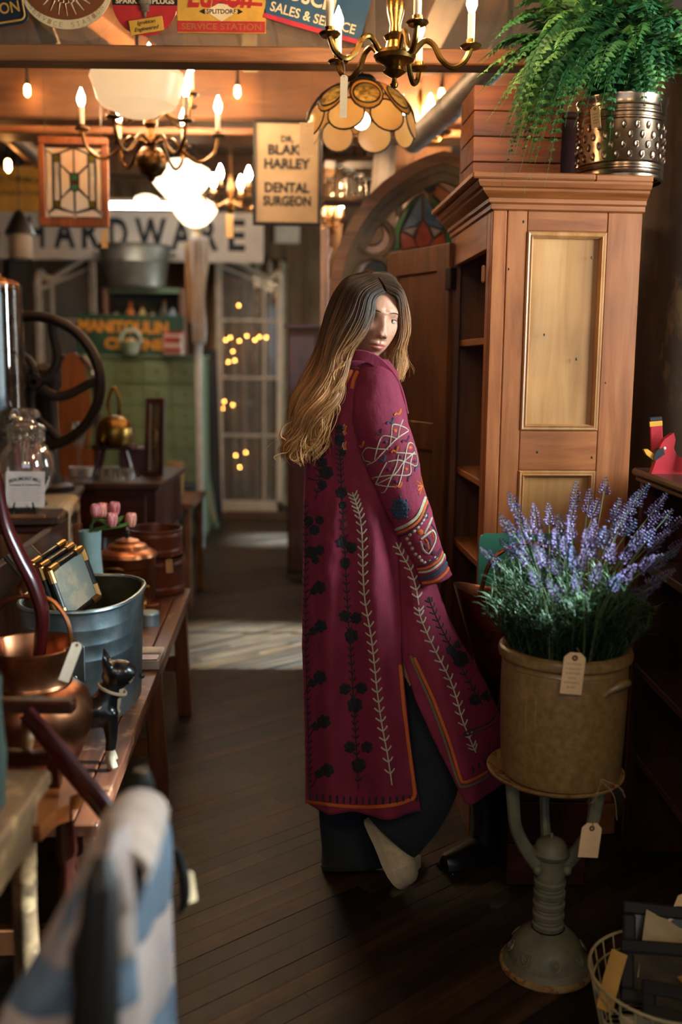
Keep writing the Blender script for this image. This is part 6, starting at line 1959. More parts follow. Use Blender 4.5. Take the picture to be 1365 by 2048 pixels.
# shop card on an easel
cp0 = PZ(45, 1030, ZD)
card = thing('shop_card', 'white printed shop card on a small black easel', 'card', (cp0.x, cp0.y + .03, ZD + .02), (R(-14), 0, R(6)))
cw_, ch_ = 78 * cp0.y / FPX, 74 * cp0.y / FPX
MB().box((0, 0, ch_ / 2 + .004), (cw_, .003, ch_), bev=.001).build('sheet', plain('white_card_stock', '#cfc6c2', .7), card)
tx = MB()
letters(tx, 'BEAUMONT MILL', 0, ch_ * .83, cw_ * .82, ch_ * .11, -.003, bold=.02, arc=.7, thick=0)
letters(tx, 'Antiques & Collectibles', 0, ch_ * .645, cw_ * .82, ch_ * .075, -.003, bold=.02, thick=0)
tx.build('heading', plain('card_ink', '#36413f', .7), card)
tx = MB()
for k in range(6): tx.box((0, -.0024, ch_ * (.55 - k * .065)), (cw_ * (.8 - .1 * (k % 2)), .0006, ch_ * .014))
tx.build('small_print', plain('card_ink_pale', '#9a938e', .7), card)
ez = thing('easel', 'small black easel holding the white shop card', 'easel', (cp0.x, cp0.y + .03, ZD), (0, 0, R(6)))
for s_ in (-1, 1):
    MB().tube([V((s_ * .032, -.016, .045)), V((s_ * .036, -.02, .03)), V((s_ * .034, -.012, .018)), V((s_ * .042, -.02, .003))], [.003, .004, .005, .004], 8).build('foot', M['black'], ez)
    MB().tube([V((s_ * .034, .006, .018)), V((s_ * .02, .024, .07)), V((0, .04, .105))], .004, 8).build('upright', M['black'], ez)
MB().box((0, -.012, .014), (.075, .012, .008), bev=.002).build('ledge', M['black'], ez)
MB().tube([V((0, .032, .1)), V((0, .075, .003))], .004, 8).build('back_strut', M['black'], ez)
# tall glass cylinder with copper cap
tgp = V((P(6, 800, 4.06).x - .0, 4.06, ZD + .001))
tg = thing('glass_cylinder', 'tall clear glass cylinder with copper cap behind the candy jar', 'cylinder', tgp)
tz = P(10, 572, 4.06).z - ZD
MB().lathe([(.0001, .001), (.07, .001), (.074, .01), (.078, .02)], 32).build('foot', M['copper_dark'], tg)
MB().lathe([(.074, .018), (.076, .02), (.076, tz), (.073, tz), (.073, .02)], 40, Matrix.Diagonal((1.2, 1.2, 1, 1))).build('tube', M['glass'], tg)
MB().lathe([(.08, tz - .012), (.082, tz), (.08, tz + .012), (.05, tz + .026), (.02, tz + .03), (.012, tz + .036), (.012, tz + .05), (.0001, tz + .055)], 40).build('cap', M['copper'], tg)
# iron flywheel of an old coffee mill
wp = P(72, 764, 4.25)
mill = thing('coffee_mill', 'old coffee mill with big dark iron flywheel on the desk', 'coffee mill', (wp.x, 4.32, ZD + .001))
WR = 128 * 4.25 / FPX
Mw = Matrix.Translation((0, -.07, wp.z - ZD)) @ Matrix.Rotation(R(90), 4, 'X')
MB().tube([Mw @ V((math.cos(a) * WR, math.sin(a) * WR, 0)) for a in [2 * PI * i / 64 for i in range(64)]], .03, 12, closed=True, flat=.75).build('rim', M['iron'], mill)
MB().lathe([(.0001, -.03), (.03, -.03), (.034, -.02), (.034, .02), (.03, .03), (.0001, .03)], 24, Mw).build('hub', M['iron'], mill)
for q in range(5):
    a0 = 2 * PI * q / 5 + .35
    pts = []
    for i in range(12):
        t = i / 11; rr = .03 + (WR - .03) * t; a = a0 + 1.25 * math.sin(t * PI * .5) ** 1.5 - .35 * t
        pts.append(Mw @ V((math.cos(a) * rr, math.sin(a) * rr, 0)))
    MB().tube(pts, [.026, .021, .018, .02], 8, flat=.7).build('spoke', M['iron'], mill)
MB().tube([V((0, -.1, wp.z - ZD)), V((0, .12, wp.z - ZD))], .012, 12).build('axle', M['iron'], mill)
zw = wp.z - ZD
MB().lathe([(.0001, .0), (.11, .0), (.11, .02), (.07, .035), (.05, .08), (.045, zw - .06), (.07, zw - .02), (.07, zw + .05), (.03, zw + .07), (.0001, zw + .08)], 28, Matrix.Translation((-.0, .06, 0))).build('body', M['iron'], mill)

# ------------------------------------------------------------------ left foreground
# pale table corner
ZT_ = .74
ta_ = PZ(104, 1538, ZT_)
tbl = thing('side_table', 'worn pale wooden table corner at the left edge', 'table', (ta_.x, ta_.y, 0))
palew = wood('worn_pale_wood', '#4a3828', '#76593c', '#a07c54', 'y', 1, .5, wear='#b58f62')
for x0, x1 in ((-.12, 0), (-.26, -.122), (-.45, -.262)):
    MB().box(((x0 + x1) / 2, -.35, ZT_ - .014), (x1 - x0, .7, .028), bev=.006).build('plank', palew, tbl)
MB().box((-.22, -.035, ZT_ - .07), (.4, .02, .08)).build('apron', palew, tbl)
MB().box((-.03, -.35, ZT_ - .07), (.02, .6, .08)).build('apron', palew, tbl)
for x, y in ((-.04, -.05), (-.41, -.05), (-.04, -.65), (-.41, -.65)):
    MB().tube([V((x, y, ZT_ - .03)), V((x, y, .5)), V((x, y, .3)), V((x, y, 0))], [.026, .02, .024, .014], 12).build('leg', palew, tbl)
# spindle chair pieces in red-brown wood
chz = V((P(70, 1410, 1.75).x, 1.78, 0))
chair = thing('spindle_chair', 'dark red spindle-back chair with scalloped seat beside the bench', 'chair', chz)
def beamp(nm, a, b, w_, h_, mat=None): MB().beam(a, b, w_, h_, bev=.004).build(nm, mat or M['mahog'], chair, world=True)
beamp('top_rail', P(-60, 1408, 1.76), P(150, 1412, 1.76), .03, .026)
beamp('lower_rail', P(-60, 1512, 1.74), P(100, 1516, 1.74), .024, .028)
spw = wood('spindle_wood', '#6b4826', '#936a3c', '#a8804e', 'z', 1, .45)
for px in (-25, 56):
    a, b = P(px, 1422, 1.76), P(px, 1502, 1.75)
    MB().tube(catmull([a, a.lerp(b, .3), a.lerp(b, .5), a.lerp(b, .7), b], 12), [.008, .013, .008, .012, .008], 10).build('spindle', spw, chair, world=True)
m = MB(); pts = catmull([P(52, 1425, 1.74), P(95, 1475, 1.73), P(150, 1545, 1.72), P(205, 1612, 1.71), P(235, 1660, 1.70)], 16)
m.tube(pts, [.018, .02, .022, .022, .018], 10, flat=.55).build('arm', redw, chair, world=True)
zse = P(110, 1590, 1.72).z
poly = [(.08, 0), (.085, -.07), (.07, -.085), (.078, -.12), (.06, -.14), (.05, -.2), (-.3, -.2), (-.3, 0)]
seat = MB()
sx0 = P(75, 1590, 1.75).x
seat.add([V((sx0 + x, 1.80 + y, zse)) for x, y in poly] + [V((sx0 + x, 1.80 + y, zse - .03)) for x, y in poly],
         [tuple(range(8)), tuple(reversed(range(8, 16)))] + [(i, i + 8, (i + 1) % 8 + 8, (i + 1) % 8) for i in range(8)])
seat.build('seat', wood('saddle_seat', '#5a2c14', '#84481f', '#9c5c2c', 'y', 1, .35, coat=.3), chair, world=True, sharp=30)
for (px, py, q) in ((128, 1640, 1.72), (40, 1640, 1.72), (40, 1640, 1.62)):
    a = P(px, py - 20, q); b = V((a.x + (.02 if px > 100 else -.0), q, 0))
    MB().tube([a, a.lerp(b, .12), a.lerp(b, .18), a.lerp(b, .24), a.lerp(b, .6), b], [.014, .02, .013, .021, .018, .011], 12).build('leg', M['mahog_z'], chair, world=True)
for (px, q) in ((40, 1.62), (40, 1.80)):
    a = P(px, 1590, q); MB().beam(V((a.x - .2, q, zse)), V((a.x - .2, q, 0)), .03, .03).build('leg', M['mahog_z'], chair, world=True)
# back posts so that rails stand on something
for px in (-55,):
    a = P(px, 1400, 1.77); MB().beam(V((a.x, 1.77, a.z)), V((a.x, 1.77, zse)), .026, .026).build('back_post', M['mahog_z'], chair, world=True)
a = P(60, 1512, 1.74); MB().beam(V((a.x + .04, 1.745, a.z)), V((a.x + .04, 1.76, zse - .01)), .02, .02).build('back_post', M['mahog_z'], chair, world=True)
# sage jug at the left edge, standing on the table
jg = V((P(2, 1390, 1.55).x - .035, 1.5, ZT_))
jug = thing('green_jug', 'sage green and white enamel jug at the left edge', 'jug', jg)
jh_ = P(15, 1352, 1.5).z - ZT_
MB().lathe([(.0001, .001), (.045, .001), (.05, .006), (.055, jh_ * .4), (.05, jh_ * .75), (.052, jh_ - .01), (.05, jh_), (.046, jh_ - .004), (.045, .02), (.0001, .02)], 32).build('body', plain('sage_enamel', '#37433d', .4), jug)
MB().tube(catmull([V((-.045, 0, jh_ * .9)), V((-.085, 0, jh_ * .8)), V((-.085, 0, jh_ * .45)), V((-.05, 0, jh_ * .3))], 14), .006, 8).build('handle', plain('white_enamel', '#b8b3a8', .35), jug)
# black ladder-back chair with a patchwork quilt
xq = -.262
bch = thing('black_chair', 'black ladder-back chair under the patchwork quilt', 'chair', (xq, 1.12, 0))
np_ = P(205, 1715, .94); fp_ = P(285, 1540, 1.30)
MB().tube([V((np_.x, .94, np_.z)), V((np_.x + .002, .925, np_.z - .02)), V((np_.x - .01, .90, .7)), V((np_.x - .02, .87, .4)), V((np_.x - .02, .87, 0))], [.010, .018, .030, .034, .022], 16).build('post', M['black'], bch, world=True)
MB().tube([V((fp_.x, 1.30, fp_.z)), V((fp_.x, 1.30, fp_.z - .02)), V((fp_.x - .01, 1.30, .7)), V((fp_.x - .02, 1.31, .4)), V((fp_.x - .02, 1.31, 0))], [.009, .016, .018, .02, .016], 16).build('post', M['black'], bch, world=True)
for z in (.84, .68, .54):
    MB().box(((np_.x + fp_.x) / 2 - .01, 1.11, z), (.018, .36, .05), bev=.004).build('slat', M['black'], bch, world=True)
MB().box((xq + .22, 1.09, .43), (.42, .42, .03), bev=.01).build('seat', M['black'], bch, world=True)
for yy in (.92, 1.27):
    MB().tube([V((xq + .4, yy, .42)), V((xq + .4, yy, 0))], .017, 12).build('leg', M['black'], bch, world=True)
quilt = thing('quilt', 'blue and cream patchwork quilt draped over the black chair', 'quilt', (xq, 1.12, .45))
qa = mottled('quilt_cream', '#a08f85', '#b3a398', 25, .95, bumpk=.25); qb = mottled('quilt_blue', '#586878', '#6c7d8d', 25, .95, bumpk=.25); qc = mottled('quilt_print', '#a5948d', '#b5a49c', 8, .95, c3='#8d86a0', t3=.60, bumpk=.25)
ZQ = fp_.z - .035
def qpt(s_, v):
    # s_: arc length across the rail (negative = far/left flap), v: 0..1 from near to far
    r_ = .032
    yy = 1.0 + .285 * v
    top = (np_.z - .035) * (1 - v) + ZQ * v
    xc = np_.x * (1 - v) + fp_.x * v
    h = PI * r_ / 2
    if abs(s_) < h:
        a = s_ / r_
        x = math.sin(a) * r_; z = math.cos(a) * r_ - r_
    else:
        e = abs(s_) - h
        x = (r_ + e * .01 - .045 * (1 - v) * min(1, e / .1)) if s_ > 0 else -(r_ + e * .36); z = -r_ - e * .99
    # soft sag and folds
    f = .010 * math.sin(v * 9 + s_ * 4) * min(1, abs(s_) * 5)
    return V((xc + x + math.copysign(f, s_), yy + .012 * math.sin(s_ * 14), top + .012 + z + .006 * math.sin(v * PI)))
rq = random.Random(2)
pu, pv = .12, .165
for i in range(-4, 5):
    for j in range(1):
        s0 = (i - .5) * pu; s1 = s0 + pu
        v0, v1 = 0, 1
        def qf(u, v, s0=s0, s1=s1, v0=v0, v1=v1):
            return qpt(s0 + (s1 - s0) * u, v0 + (v1 - v0) * v)
        m = MB(); n = 10
        topg = []; botg = []
        for a in range(n + 1):
            ra = []; rb = []
            for b in range(n + 1):
                u, v = a / n, b / n
                p = qf(u, v)
                du = qf(min(1, u + .02), v) - qf(max(0, u - .02), v); dv = qf(u, min(1, v + .02)) - qf(u, max(0, v - .02))
                n_ = du.cross(dv).normalized()
                if n_.dot(V((s0 + .06, 0, .08)) if abs(i) > 0 else V((0, 0, 1))) < 0: n_ = -n_
                puff = .009 * (math.sin(PI * u) * math.sin(PI * v)) ** .5
                ra.append(p + n_ * (.003 + puff)); rb.append(p - n_ * .003)
            topg.append(ra); botg.append(rb)
        m.loft(topg, closed=False); m.loft(botg, closed=False)
        rim = [topg[0], botg[0]]; m.loft([topg[0], botg[0]], closed=False); m.loft([topg[n], botg[n]], closed=False)
        m.loft([[r_[0] for r_ in topg], [r_[0] for r_ in botg]], closed=False); m.loft([[r_[n] for r_ in topg], [r_[n] for r_ in botg]], closed=False)
        mat = {0: qa, 1: qb, 2: qc, 3: qb, 4: qa}[abs(i)]
        m.build('patch', mat, quilt, world=True, sharp=80)
# the near fold of the quilt, hanging in front behind the post
LB = [(228, 1625), (165, 1735), (112, 1830), (62, 1920), (16, 2000), (-35, 2120), (-70, 2250)]
RB_ = [(262, 1640), (268, 1735), (272, 1830), (276, 1920), (280, 2000), (286, 2120), (290, 2250)]
lbp = catmull([P(x, y, 1.03) for x, y in LB], 60); rbp = catmull([P(x, y, 1.01) for x, y in RB_], 60)
def ffold(u, w_):
    i = min(58, int(w_ * 59)); f = w_ * 59 - i
    a = lbp[i].lerp(lbp[i + 1], f); b = rbp[i].lerp(rbp[i + 1], f)
    p = a.lerp(b, u)
    return p + V((0, -.035 * math.sin(PI * u) + .008 * math.sin(u * 9 + w_ * 5), 0))
for (w0, w1, ms) in ((0, .3, (qa, qc)), (.3, .46, (qc, qa)), (.46, .66, (qb, qb)), (.66, 1.0, (qa, qc))):
    for jj, (u0, u1) in enumerate(((0, .5), (.5, 1))):
        m = MB(); n = 10
        tg_ = []; bg_ = []
        for a in range(n + 1):
            ra = []; rb = []
            for b in range(n + 1):
                u = u0 + (u1 - u0) * a / n; w_ = w0 + (w1 - w0) * b / n
                p = ffold(u, w_); pf = .009 * (math.sin(PI * a / n) * math.sin(PI * b / n)) ** .5
                ra.append(p + V((0, -.004 - pf, 0))); rb.append(p + V((0, .004, 0)))
            tg_.append(ra); bg_.append(rb)
        m.loft(tg_, closed=False); m.loft(bg_, closed=False)
        m.loft([tg_[0], bg_[0]], closed=False); m.loft([tg_[n], bg_[n]], closed=False)
        m.loft([[r_[0] for r_ in tg_], [r_[0] for r_ in bg_]], closed=False); m.loft([[r_[n] for r_ in tg_], [r_[n] for r_ in bg_]], closed=False)
        m.build('patch', ms[jj], quilt, world=True, sharp=80)
price_tag('tan price tag hanging beside the quilt' , P(374, 1745, 1.35), .018, .05, 'tagpale', (R(4), R(-8), R(25)), P(368, 1748, 1.35))
hk = thing('black_hook', 'small black iron hook behind the quilt holding a tag', 'hook', P(366, 1735, 1.36))
MB().tube(catmull([V((fp_.x - .01, 1.31, .66)), P(340, 1700, 1.34), P(362, 1728, 1.35), P(370, 1760, 1.35), P(370, 1800, 1.35), P(360, 1825, 1.35)], 16), [.004, .006, .008, .008, .004], 8).build('hook', M['black'], hk, world=True)

# ------------------------------------------------------------------ lamps
def candle(par, base, h, bulb_m='bulb', s_=1.0, sleeve='candle', metal='brass'):
    c = MB().lathe([(.0001, 0), (.022 * s_, .0), (.028 * s_, .006 * s_), (.026 * s_, .009 * s_), (.011 * s_, .012 * s_), (.012 * s_, .022 * s_)], 16, Matrix.Translation(base)).build('bobeche', M[metal], par, world=True)
    MB().tube([base + V((0, 0, .012 * s_)), base + V((0, 0, h))], .0095 * s_, 12).build('candle_sleeve', M[sleeve], c, world=True)
    b = base + V((0, 0, h))
    MB().lathe([(.006 * s_, 0), (.010 * s_, .008 * s_), (.0145 * s_, .022 * s_), (.013 * s_, .034 * s_), (.006 * s_, .052 * s_), (.001, .064 * s_)], 12, Matrix.Translation(b)).build('bulb', M[bulb_m], c, world=True)
def chandelier(name, label, c, arms, rad, metal, body_prof, arm_pts, ch, chain_top, bulb_m='bulb', s_=1.0, ar=.007, extra=None):
    t = thing(name, label, 'chandelier', c)
    MB().lathe([(r_, z) for r_, z in body_prof], 32).build('body', M[metal], t)
    for k, (a, rr, dz) in enumerate(arms):
        d = V((math.cos(a), math.sin(a), 0))
        pts = catmull([c + d * (r_ * rr) + V((0, 0, z + dz)) for r_, z in arm_pts], 26)
        MB().tube(pts, ar, 8).build('arm', M[metal], t, world=True)
        candle(t, pts[-1], ch, bulb_m, s_, metal=metal)
    zt_ = max(z for r_, z in body_prof)
    n = max(3, int((chain_top - c.z - zt_) / .03))
    for i in range(n):
        zz = c.z + zt_ + (chain_top - c.z - zt_) * (i + .5) / n
        hl = (chain_top - c.z - zt_) / n * .62
        ring = [V((c.x + (math.cos(q) * .008 if i % 2 else 0), c.y + (0 if i % 2 else math.cos(q) * .008), zz + math.sin(q) * hl)) for q in [2 * PI * k / 12 for k in range(12)]]
        MB().tube(ring, .0022, 5, closed=True).build('chain_link', M[metal], t, world=True)
    MB().lathe([(.05, 0), (.045, .02), (.01, .028)], 20, Matrix.Translation((c.x, c.y, chain_top - .026))).build('ceiling_rose', M[metal], t, world=True)
    return t
# polished brass chandelier, cropped by the top of the picture
c1 = P(790, 108, 2.72)
bp1 = [(.0001, -.085), (.008, -.082), (.011, -.074), (.006, -.066), (.006, -.06), (.02, -.052), (.03, -.044), (.022, -.034), (.03, -.026), (.05, -.016), (.055, -.006), (.05, .004), (.026, .012), (.022, .03), (.03, .042), (.016, .052), (.014, .07), (.022, .1), (.024, .13), (.014, .16), (.012, .18), (.02, .19), (.014, .2), (.006, .21), (.006, .24), (.0001, .24)]
chandelier('brass_chandelier', 'polished brass candle chandelier nearest the viewer at top', c1, [(R(-5 + 72 * k), 1, 0) for k in range(5)], .2, 'brass', bp1,
           [(.045, -.002), (.075, .03), (.1, .02), (.12, -.015), (.15, -.035), (.18, -.02), (.195, .01)], .085, ZC + .03, s_=1.0, ar=.0075)
price_tag('blank white hanging tag on the brass chandelier', P(689, 150, 2.56), .018, .10, 'tagpale', (0, R(1), 0), P(686, 120, 2.58), cut=True, hole=False)
# antique two-tier chandelier
c2 = P(302, 268, 4.5)
bp2 = [(.0001, -.2), (.012, -.196), (.02, -.18), (.045, -.17), (.065, -.14), (.07, -.115), (.062, -.085), (.04, -.062), (.022, -.05), (.03, -.04), (.022, -.02), (.018, .02), (.03, .04), (.024, .07), (.014, .1), (.014, .2), (.022, .22), (.01, .24), (.008, .3), (.0001, .3)]
arms2 = [(R(10 + 60 * k), 1, 0) for k in range(6)]
t2 = chandelier('antique_chandelier', 'two-tier dark brass candle chandelier with ball behind the milk-glass lamp', c2, arms2, .3, 'brass_dark', bp2,
           [(.03, -.03), (.09, -.02), (.15, -.08), (.21, -.11), (.27, -.07), (.29, .0)], .1, ZC + .03, s_=1.15, ar=.008)
for k in range(6):
    a = R(40 + 60 * k); d = V((math.cos(a), math.sin(a), 0))
    pts = catmull([c2 + d * r_ + V((0, 0, z)) for r_, z in ((.02, .06), (.07, .09), (.11, .06), (.16, .05), (.19, .09), (.2, .14))], 22)
    MB().tube(pts, .007, 8).build('arm', M['brass_dark'], t2, world=True)
    candle(t2, pts[-1], .1, 'bulb', 1.15, metal='brass_dark')
# milk-glass schoolhouse lamps
def schoolhouse(label, px, pt, pb, hw, Y, mat, prof):
    a = P(px, pt, Y); b = P(px, pb, Y)
    H_ = a.z - b.z; rr = hw * Y / FPX * 1.02
    c = V((a.x, Y, b.z))
    t = thing('schoolhouse_lamp', label, 'lamp', c)
    MB().lathe([(r_ * rr, z * H_) for r_, z in prof], 48).build('glass_shade', M[mat], t)
    MB().lathe([(rr * .42, H_ * .98), (rr * .45, H_ * 1.0), (rr * .42, H_ * 1.12), (rr * .2, H_ * 1.2), (.012, H_ * 1.24)], 28).build('fitter', M['black'], t)
    MB().tube([V((0, 0, H_ * 1.2)), V((0, 0, ZC + .03 - c.z))], .008, 10).build('stem', M['black'], t)
    return t
p_s = [(.0001, 0), (.3, .0), (.42, .04), (.52, .12), (.78, .22), (.86, .35), (.93, .6), (1.0, .78), (.97, .88), (.8, .96), (.45, 1.0)]
schoolhouse('large milk-glass schoolhouse lamp glowing in front of dark chandelier', 275, 136, 233, 88, 3.95, 'milk', p_s)
p_g = [(.0001, 0), (.25, .02), (.5, .1), (.62, .2), (.8, .35), (.98, .55), (1.0, .68), (.9, .8), (.6, .92), (.45, 1.0)]
schoolhouse('bright milk-glass globe lamp below the dark chandelier', 362, 322, 404, 58, 5.9, 'milk_far', p_g)
schoolhouse('small scalloped milk-glass lamp farthest down the row', 390, 396, 455, 42, 6.9, 'milk_far', p_g)
schoolhouse('tiny dim milk-glass lamp above the word hardware sign', 293, 390, 412, 22, 7.4, 'milk_far', p_g)
# leaded petal lamp
lc = P(723, 222, 3.62)
lamp_r = 108 * 3.62 / FPX
pl_ = thing('petal_lamp', 'amber leaded-glass petal lamp with painted landscape panels', 'lamp', lc)
amber = translucent('amber_glass', '#c08a3a', '#dba85a', 6, .12, .3, .6)
amber2 = translucent('cream_glass', '#d0a868', '#e2c088', 6, .14, .3, .6)
def painted():
    m, nt, bs = newmat('painted_amber_glass')
    n = noise_node(nt, 26, 6, .7, coords(nt, (1, 1, 2.2))); r = ramp(nt, [(.42, '#6d4a16'), (.55, '#c99a48'), (.7, '#e0b362')])
    nt.links.new(n.outputs['Fac'], r.inputs['Fac']); nt.links.new(r.outputs['Color'], bs.inputs['Base Color'])
    nt.links.new(r.outputs['Color'], bs.inputs['Emission Color']); bs.inputs['Emission Strength'].default_value = .12
    bs.inputs['Roughness'].default_value = .3
    return m
ptd = painted()
lead = plain('lead_came', '#2a2018', .5, .4)
zt2 = P(723, 168, 3.62).z - lc.z; zb2 = P(723, 262, 3.62).z - lc.z
def dome(az, t):
    # t: 0 at the cap, 1 at the petal rim
    a = t * R(82)
    r_ = .03 + (lamp_r - .03) * math.sin(a) / math.sin(R(82)); z = zb2 + (zt2 - zb2) * (math.cos(a) - math.cos(R(82))) / (1 - math.cos(R(82)))
    return V((math.cos(az) * r_, math.sin(az) * r_, z))
def petal(az0, wa, t0, wt, mat, nm, inset=0.0):
    m = MB(); n = 20
    c_ = dome(az0, t0)
    rings = []
    for q in range(5):
        f = q / 4
        rings.append([dome(az0 + wa * f * math.cos(2 * PI * k / n) * (1 + .0 * 1), t0 + wt * f * math.sin(2 * PI * k / n)) * (1 - inset) for k in range(n)])
    m.loft(rings)
    inn = [[p * .985 for p in r_] for r_ in rings]
    m.loft(inn); m.loft([rings[-1], inn[-1]])
    o = m.build(nm, mat, pl_, sharp=80)
    MB().tube(rings[-1], .003, 6, closed=True).build('came', lead, o)
for k in range(8):
    az = 2 * PI * (k + .12) / 8
    petal(az, PI / 8 * .93, .52, .36, amber, 'petal')
    petal(az, PI / 8 * .72, .60, .20, ptd, 'painted_panel', -.012)
    petal(az + PI / 8, PI / 8 * .88, .93, .22, amber2, 'lower_lobe', .03)
MB().lathe([(.048, zt2 - .004), (.05, zt2 + .012), (.042, zt2 + .024), (.02, zt2 + .03)], 24).build('cap', M['black'], pl_)
MB().tube([V((0, 0, zt2 + .02)), V((0, 0, ZC + .03 - lc.z))], .006, 8).build('stem', M['black'], pl_)
MB().sphere((0, -.03, zb2 - .0 + .028), .03, 16, 12).build('bulb', glow('white_bulb', '#fff2dc', 30), pl_)
MB().tube([V((0, -.02, zb2 + .04)), V((0, 0, zt2))], .012, 10).build('socket', M['brass_dark'], pl_)
price_tag('blank cream tag hanging from the petal lamp rim', P(614, 245, 3.5), .047, .108, 'tagpale', (0, 0, 0), P(618, 232, 3.52), cut=False, hole=False)
# crystal candle fixture behind, small chandelier, sconce
c5 = P(840, 268, 4.85)
chandelier('crystal_chandelier', 'small crystal candle fixture above the arched church window', c5, [(R(-90 + 72 * k + 20), 1, 0) for k in range(5)], .12, 'brass', [(.0001, -.06), (.02, -.04), (.012, -.02), (.02, .0), (.012, .04), (.02, .08), (.01, .12), (.016, .16), (.006, .2), (.0001, .2)],
           [(.015, 0), (.05, -.03), (.09, -.03), (.11, .0)], .05, ZC + .03, s_=1.6, ar=.005)
c6 = P(462, 395, 6.3)
chandelier('bobbin_chandelier', 'small dark candle chandelier right of the globe lamps', c6, [(R(15 + 60 * k), 1, 0) for k in range(6)], .17, 'brass_dark', [(.0001, -.1), (.03, -.08), (.035, -.05), (.015, -.02), (.02, .04), (.01, .1), (.006, .2), (.0001, .2)],
           [(.02, -.02), (.07, -.05), (.12, -.06), (.16, -.02), (.17, .02)], .06, ZC + .03, s_=1.3, ar=.006)
scn = P(662, 430, 5.85)
sco = thing('sconce', 'brass candle sconce with three bulbs beside the church window', 'sconce', scn)
MB().box((0, .045, -.03), (.05, .03, .14), bev=.008).build('back_plate', M['brass_dark'], sco)
for x, y in ((-.045, -.05), (.012, -.06), (.06, -.03)):
    MB().tube(catmull([scn + V((0, .03, -.05)), scn + V((x * .6, y * .6, -.07)), scn + V((x, y, -.04))], 12), .006, 8).build('arm', M['brass_dark'], sco, world=True)
    candle(sco, scn + V((x, y, -.04)), .075, 'bulb', 1.2, metal='brass_dark')
# festoon string lights along the header
sl = thing('string_lights', 'black festoon cable with warm bulbs along the timber header', 'string lights', P(475, 130, 4.93))
pts = []
bulbs = [(53, 132), (265, 138), (475, 134), (690, 142), (885, 146), (1000, 136)]
ctrl = [P(-60, 128, 4.95)] + [P(x, y, 4.93) for x, y in bulbs] + [P(1150, 130, 4.95)]
MB().tube(catmull(ctrl, 60), .005, 6).build('cable', M['black'], sl, world=True)
for (x, y) in ((53, 132), (475, 134), (885, 140)):
    a = P(x, y, 4.93)
    MB().tube([a, a - V((0, 0, .05)), a - V((0, 0, .085))], [.006, .006, .014], 10).build('socket', M['black'], sl, world=True)
    MB().lathe([(.008, 0), (.013, -.012), (.013, -.04), (.004, -.052)], 12, Matrix.Translation(a - V((0, 0, .085)))).build('bulb', M['bulb_small'], sl, world=True)
a = P(15, 300, 5.6)
sb = thing('string_bulb', 'single warm festoon bulb hanging above the yellow wall sign', 'string lights', a)
MB().tube([V((0, 0, ZC + .03 - a.z)), V((0, 0, 0)), V((0, 0, -.05))], [.003, .004, .014], 10).build('cord', M['black'], sb)
MB().lathe([(.008, -.05), (.016, -.064), (.016, -.1), (.004, -.115)], 12).build('bulb', M['bulb_small'], sb)
# dark pendant lantern at left
for i, (px, w_, lab) in enumerate(((40, 28, 'black pendant lantern with frosted glass left of hardware sign'), (-30, 28, 'black pendant lantern cut off at the picture edge'))):
    a = P(px, 470, 6.4 - .2 * i)
    t = thing('pendant_lantern', lab, 'lantern', a)
    r_ = w_ * 6.3 / FPX
    MB().lathe([(.012, .15), (.03, .13), (r_, .02), (r_ * 1.02, .0), (r_ * .96, .004)], 28).build('hood', M['black'], t)
    MB().lathe([(r_ * .8, 0), (r_ * .82, -.13), (r_ * .7, -.15)], 28).build('glass', translucent('frosted_glass_%d' % i, '#8a7a68', '#a39180', 6, 0, .5, .4), t)
    MB().tube([V((math.cos(q) * r_ * .85, math.sin(q) * r_ * .85, -.15)) for q in [2 * PI * k / 24 for k in range(24)]], .006, 6, closed=True).build('ring', M['black'], t)
    MB().tube([V((0, 0, .14)), V((0, 0, ZC + .03 - a.z))], .004, 8).build('cord', M['black'], t)
# fluorescent strip
fl = P(285, 412, 7.6)
ft = thing('tube_light', 'white fluorescent tube light over the hardware sign', 'tube light', fl)
MB().box((0, 0, .035), (.62, .07, .03), bev=.004).build('housing', M['white'], ft)
MB().tube([V((-.3, -.01, 0)), V((.3, -.01, 0))], .02, 12).build('tube', glow('fluorescent', '#eef2f0', 40), ft)
for x in (-.2, .2): MB().tube([V((x, 0, .05)), V((x, 0, ZC + .03 - fl.z))], .003, 6).build('wire', M['black'], ft)

# ------------------------------------------------------------------ enamel signs on the glass screen
YSN = YR - .015
def sign_at(name, label, px, py, rot=0.0, Y=YSN, cat='sign'):
    c = P(px, py, Y)
    return thing(name, label, cat, c, (0, rot, 0)), Y / FPX * 1.03
def hang(t, pts, ztop):
    for x, z in pts:
        w0 = ROOTINV[t.name].inverted() @ V((x, 0, z))
        MB().tube([w0, V((w0.x, w0.y, ztop))], .0015, 5).build('hanging_wire', M['black'], t, world=True)
def rrect(w_, h_, r_, n=5):
    out = []
    for cx, cz, a0 in ((w_ / 2 - r_, h_ / 2 - r_, 0), (-w_ / 2 + r_, h_ / 2 - r_, 90), (-w_ / 2 + r_, -h_ / 2 + r_, 180), (w_ / 2 - r_, -h_ / 2 + r_, 270)):
        out += [(cx + r_ * math.cos(R(a0 + 90 * i / n)), cz + r_ * math.sin(R(a0 + 90 * i / n))) for i in range(n + 1)]
    return out
enb = plain('enamel_navy', '#1c2430', .3); eny = plain('enamel_yellow', '#b58a34', .35); enr = plain('enamel_red', '#9c2222', .35); enc = plain('enamel_cream', '#c8b48c', .35)
enbr = plain('enamel_brown', '#6b3a1c', .4); enblue = plain('enamel_blue', '#27455c', .35); enk = plain('enamel_black', '#171615', .35); engold = plain('enamel_gold', '#a8813a', .35)
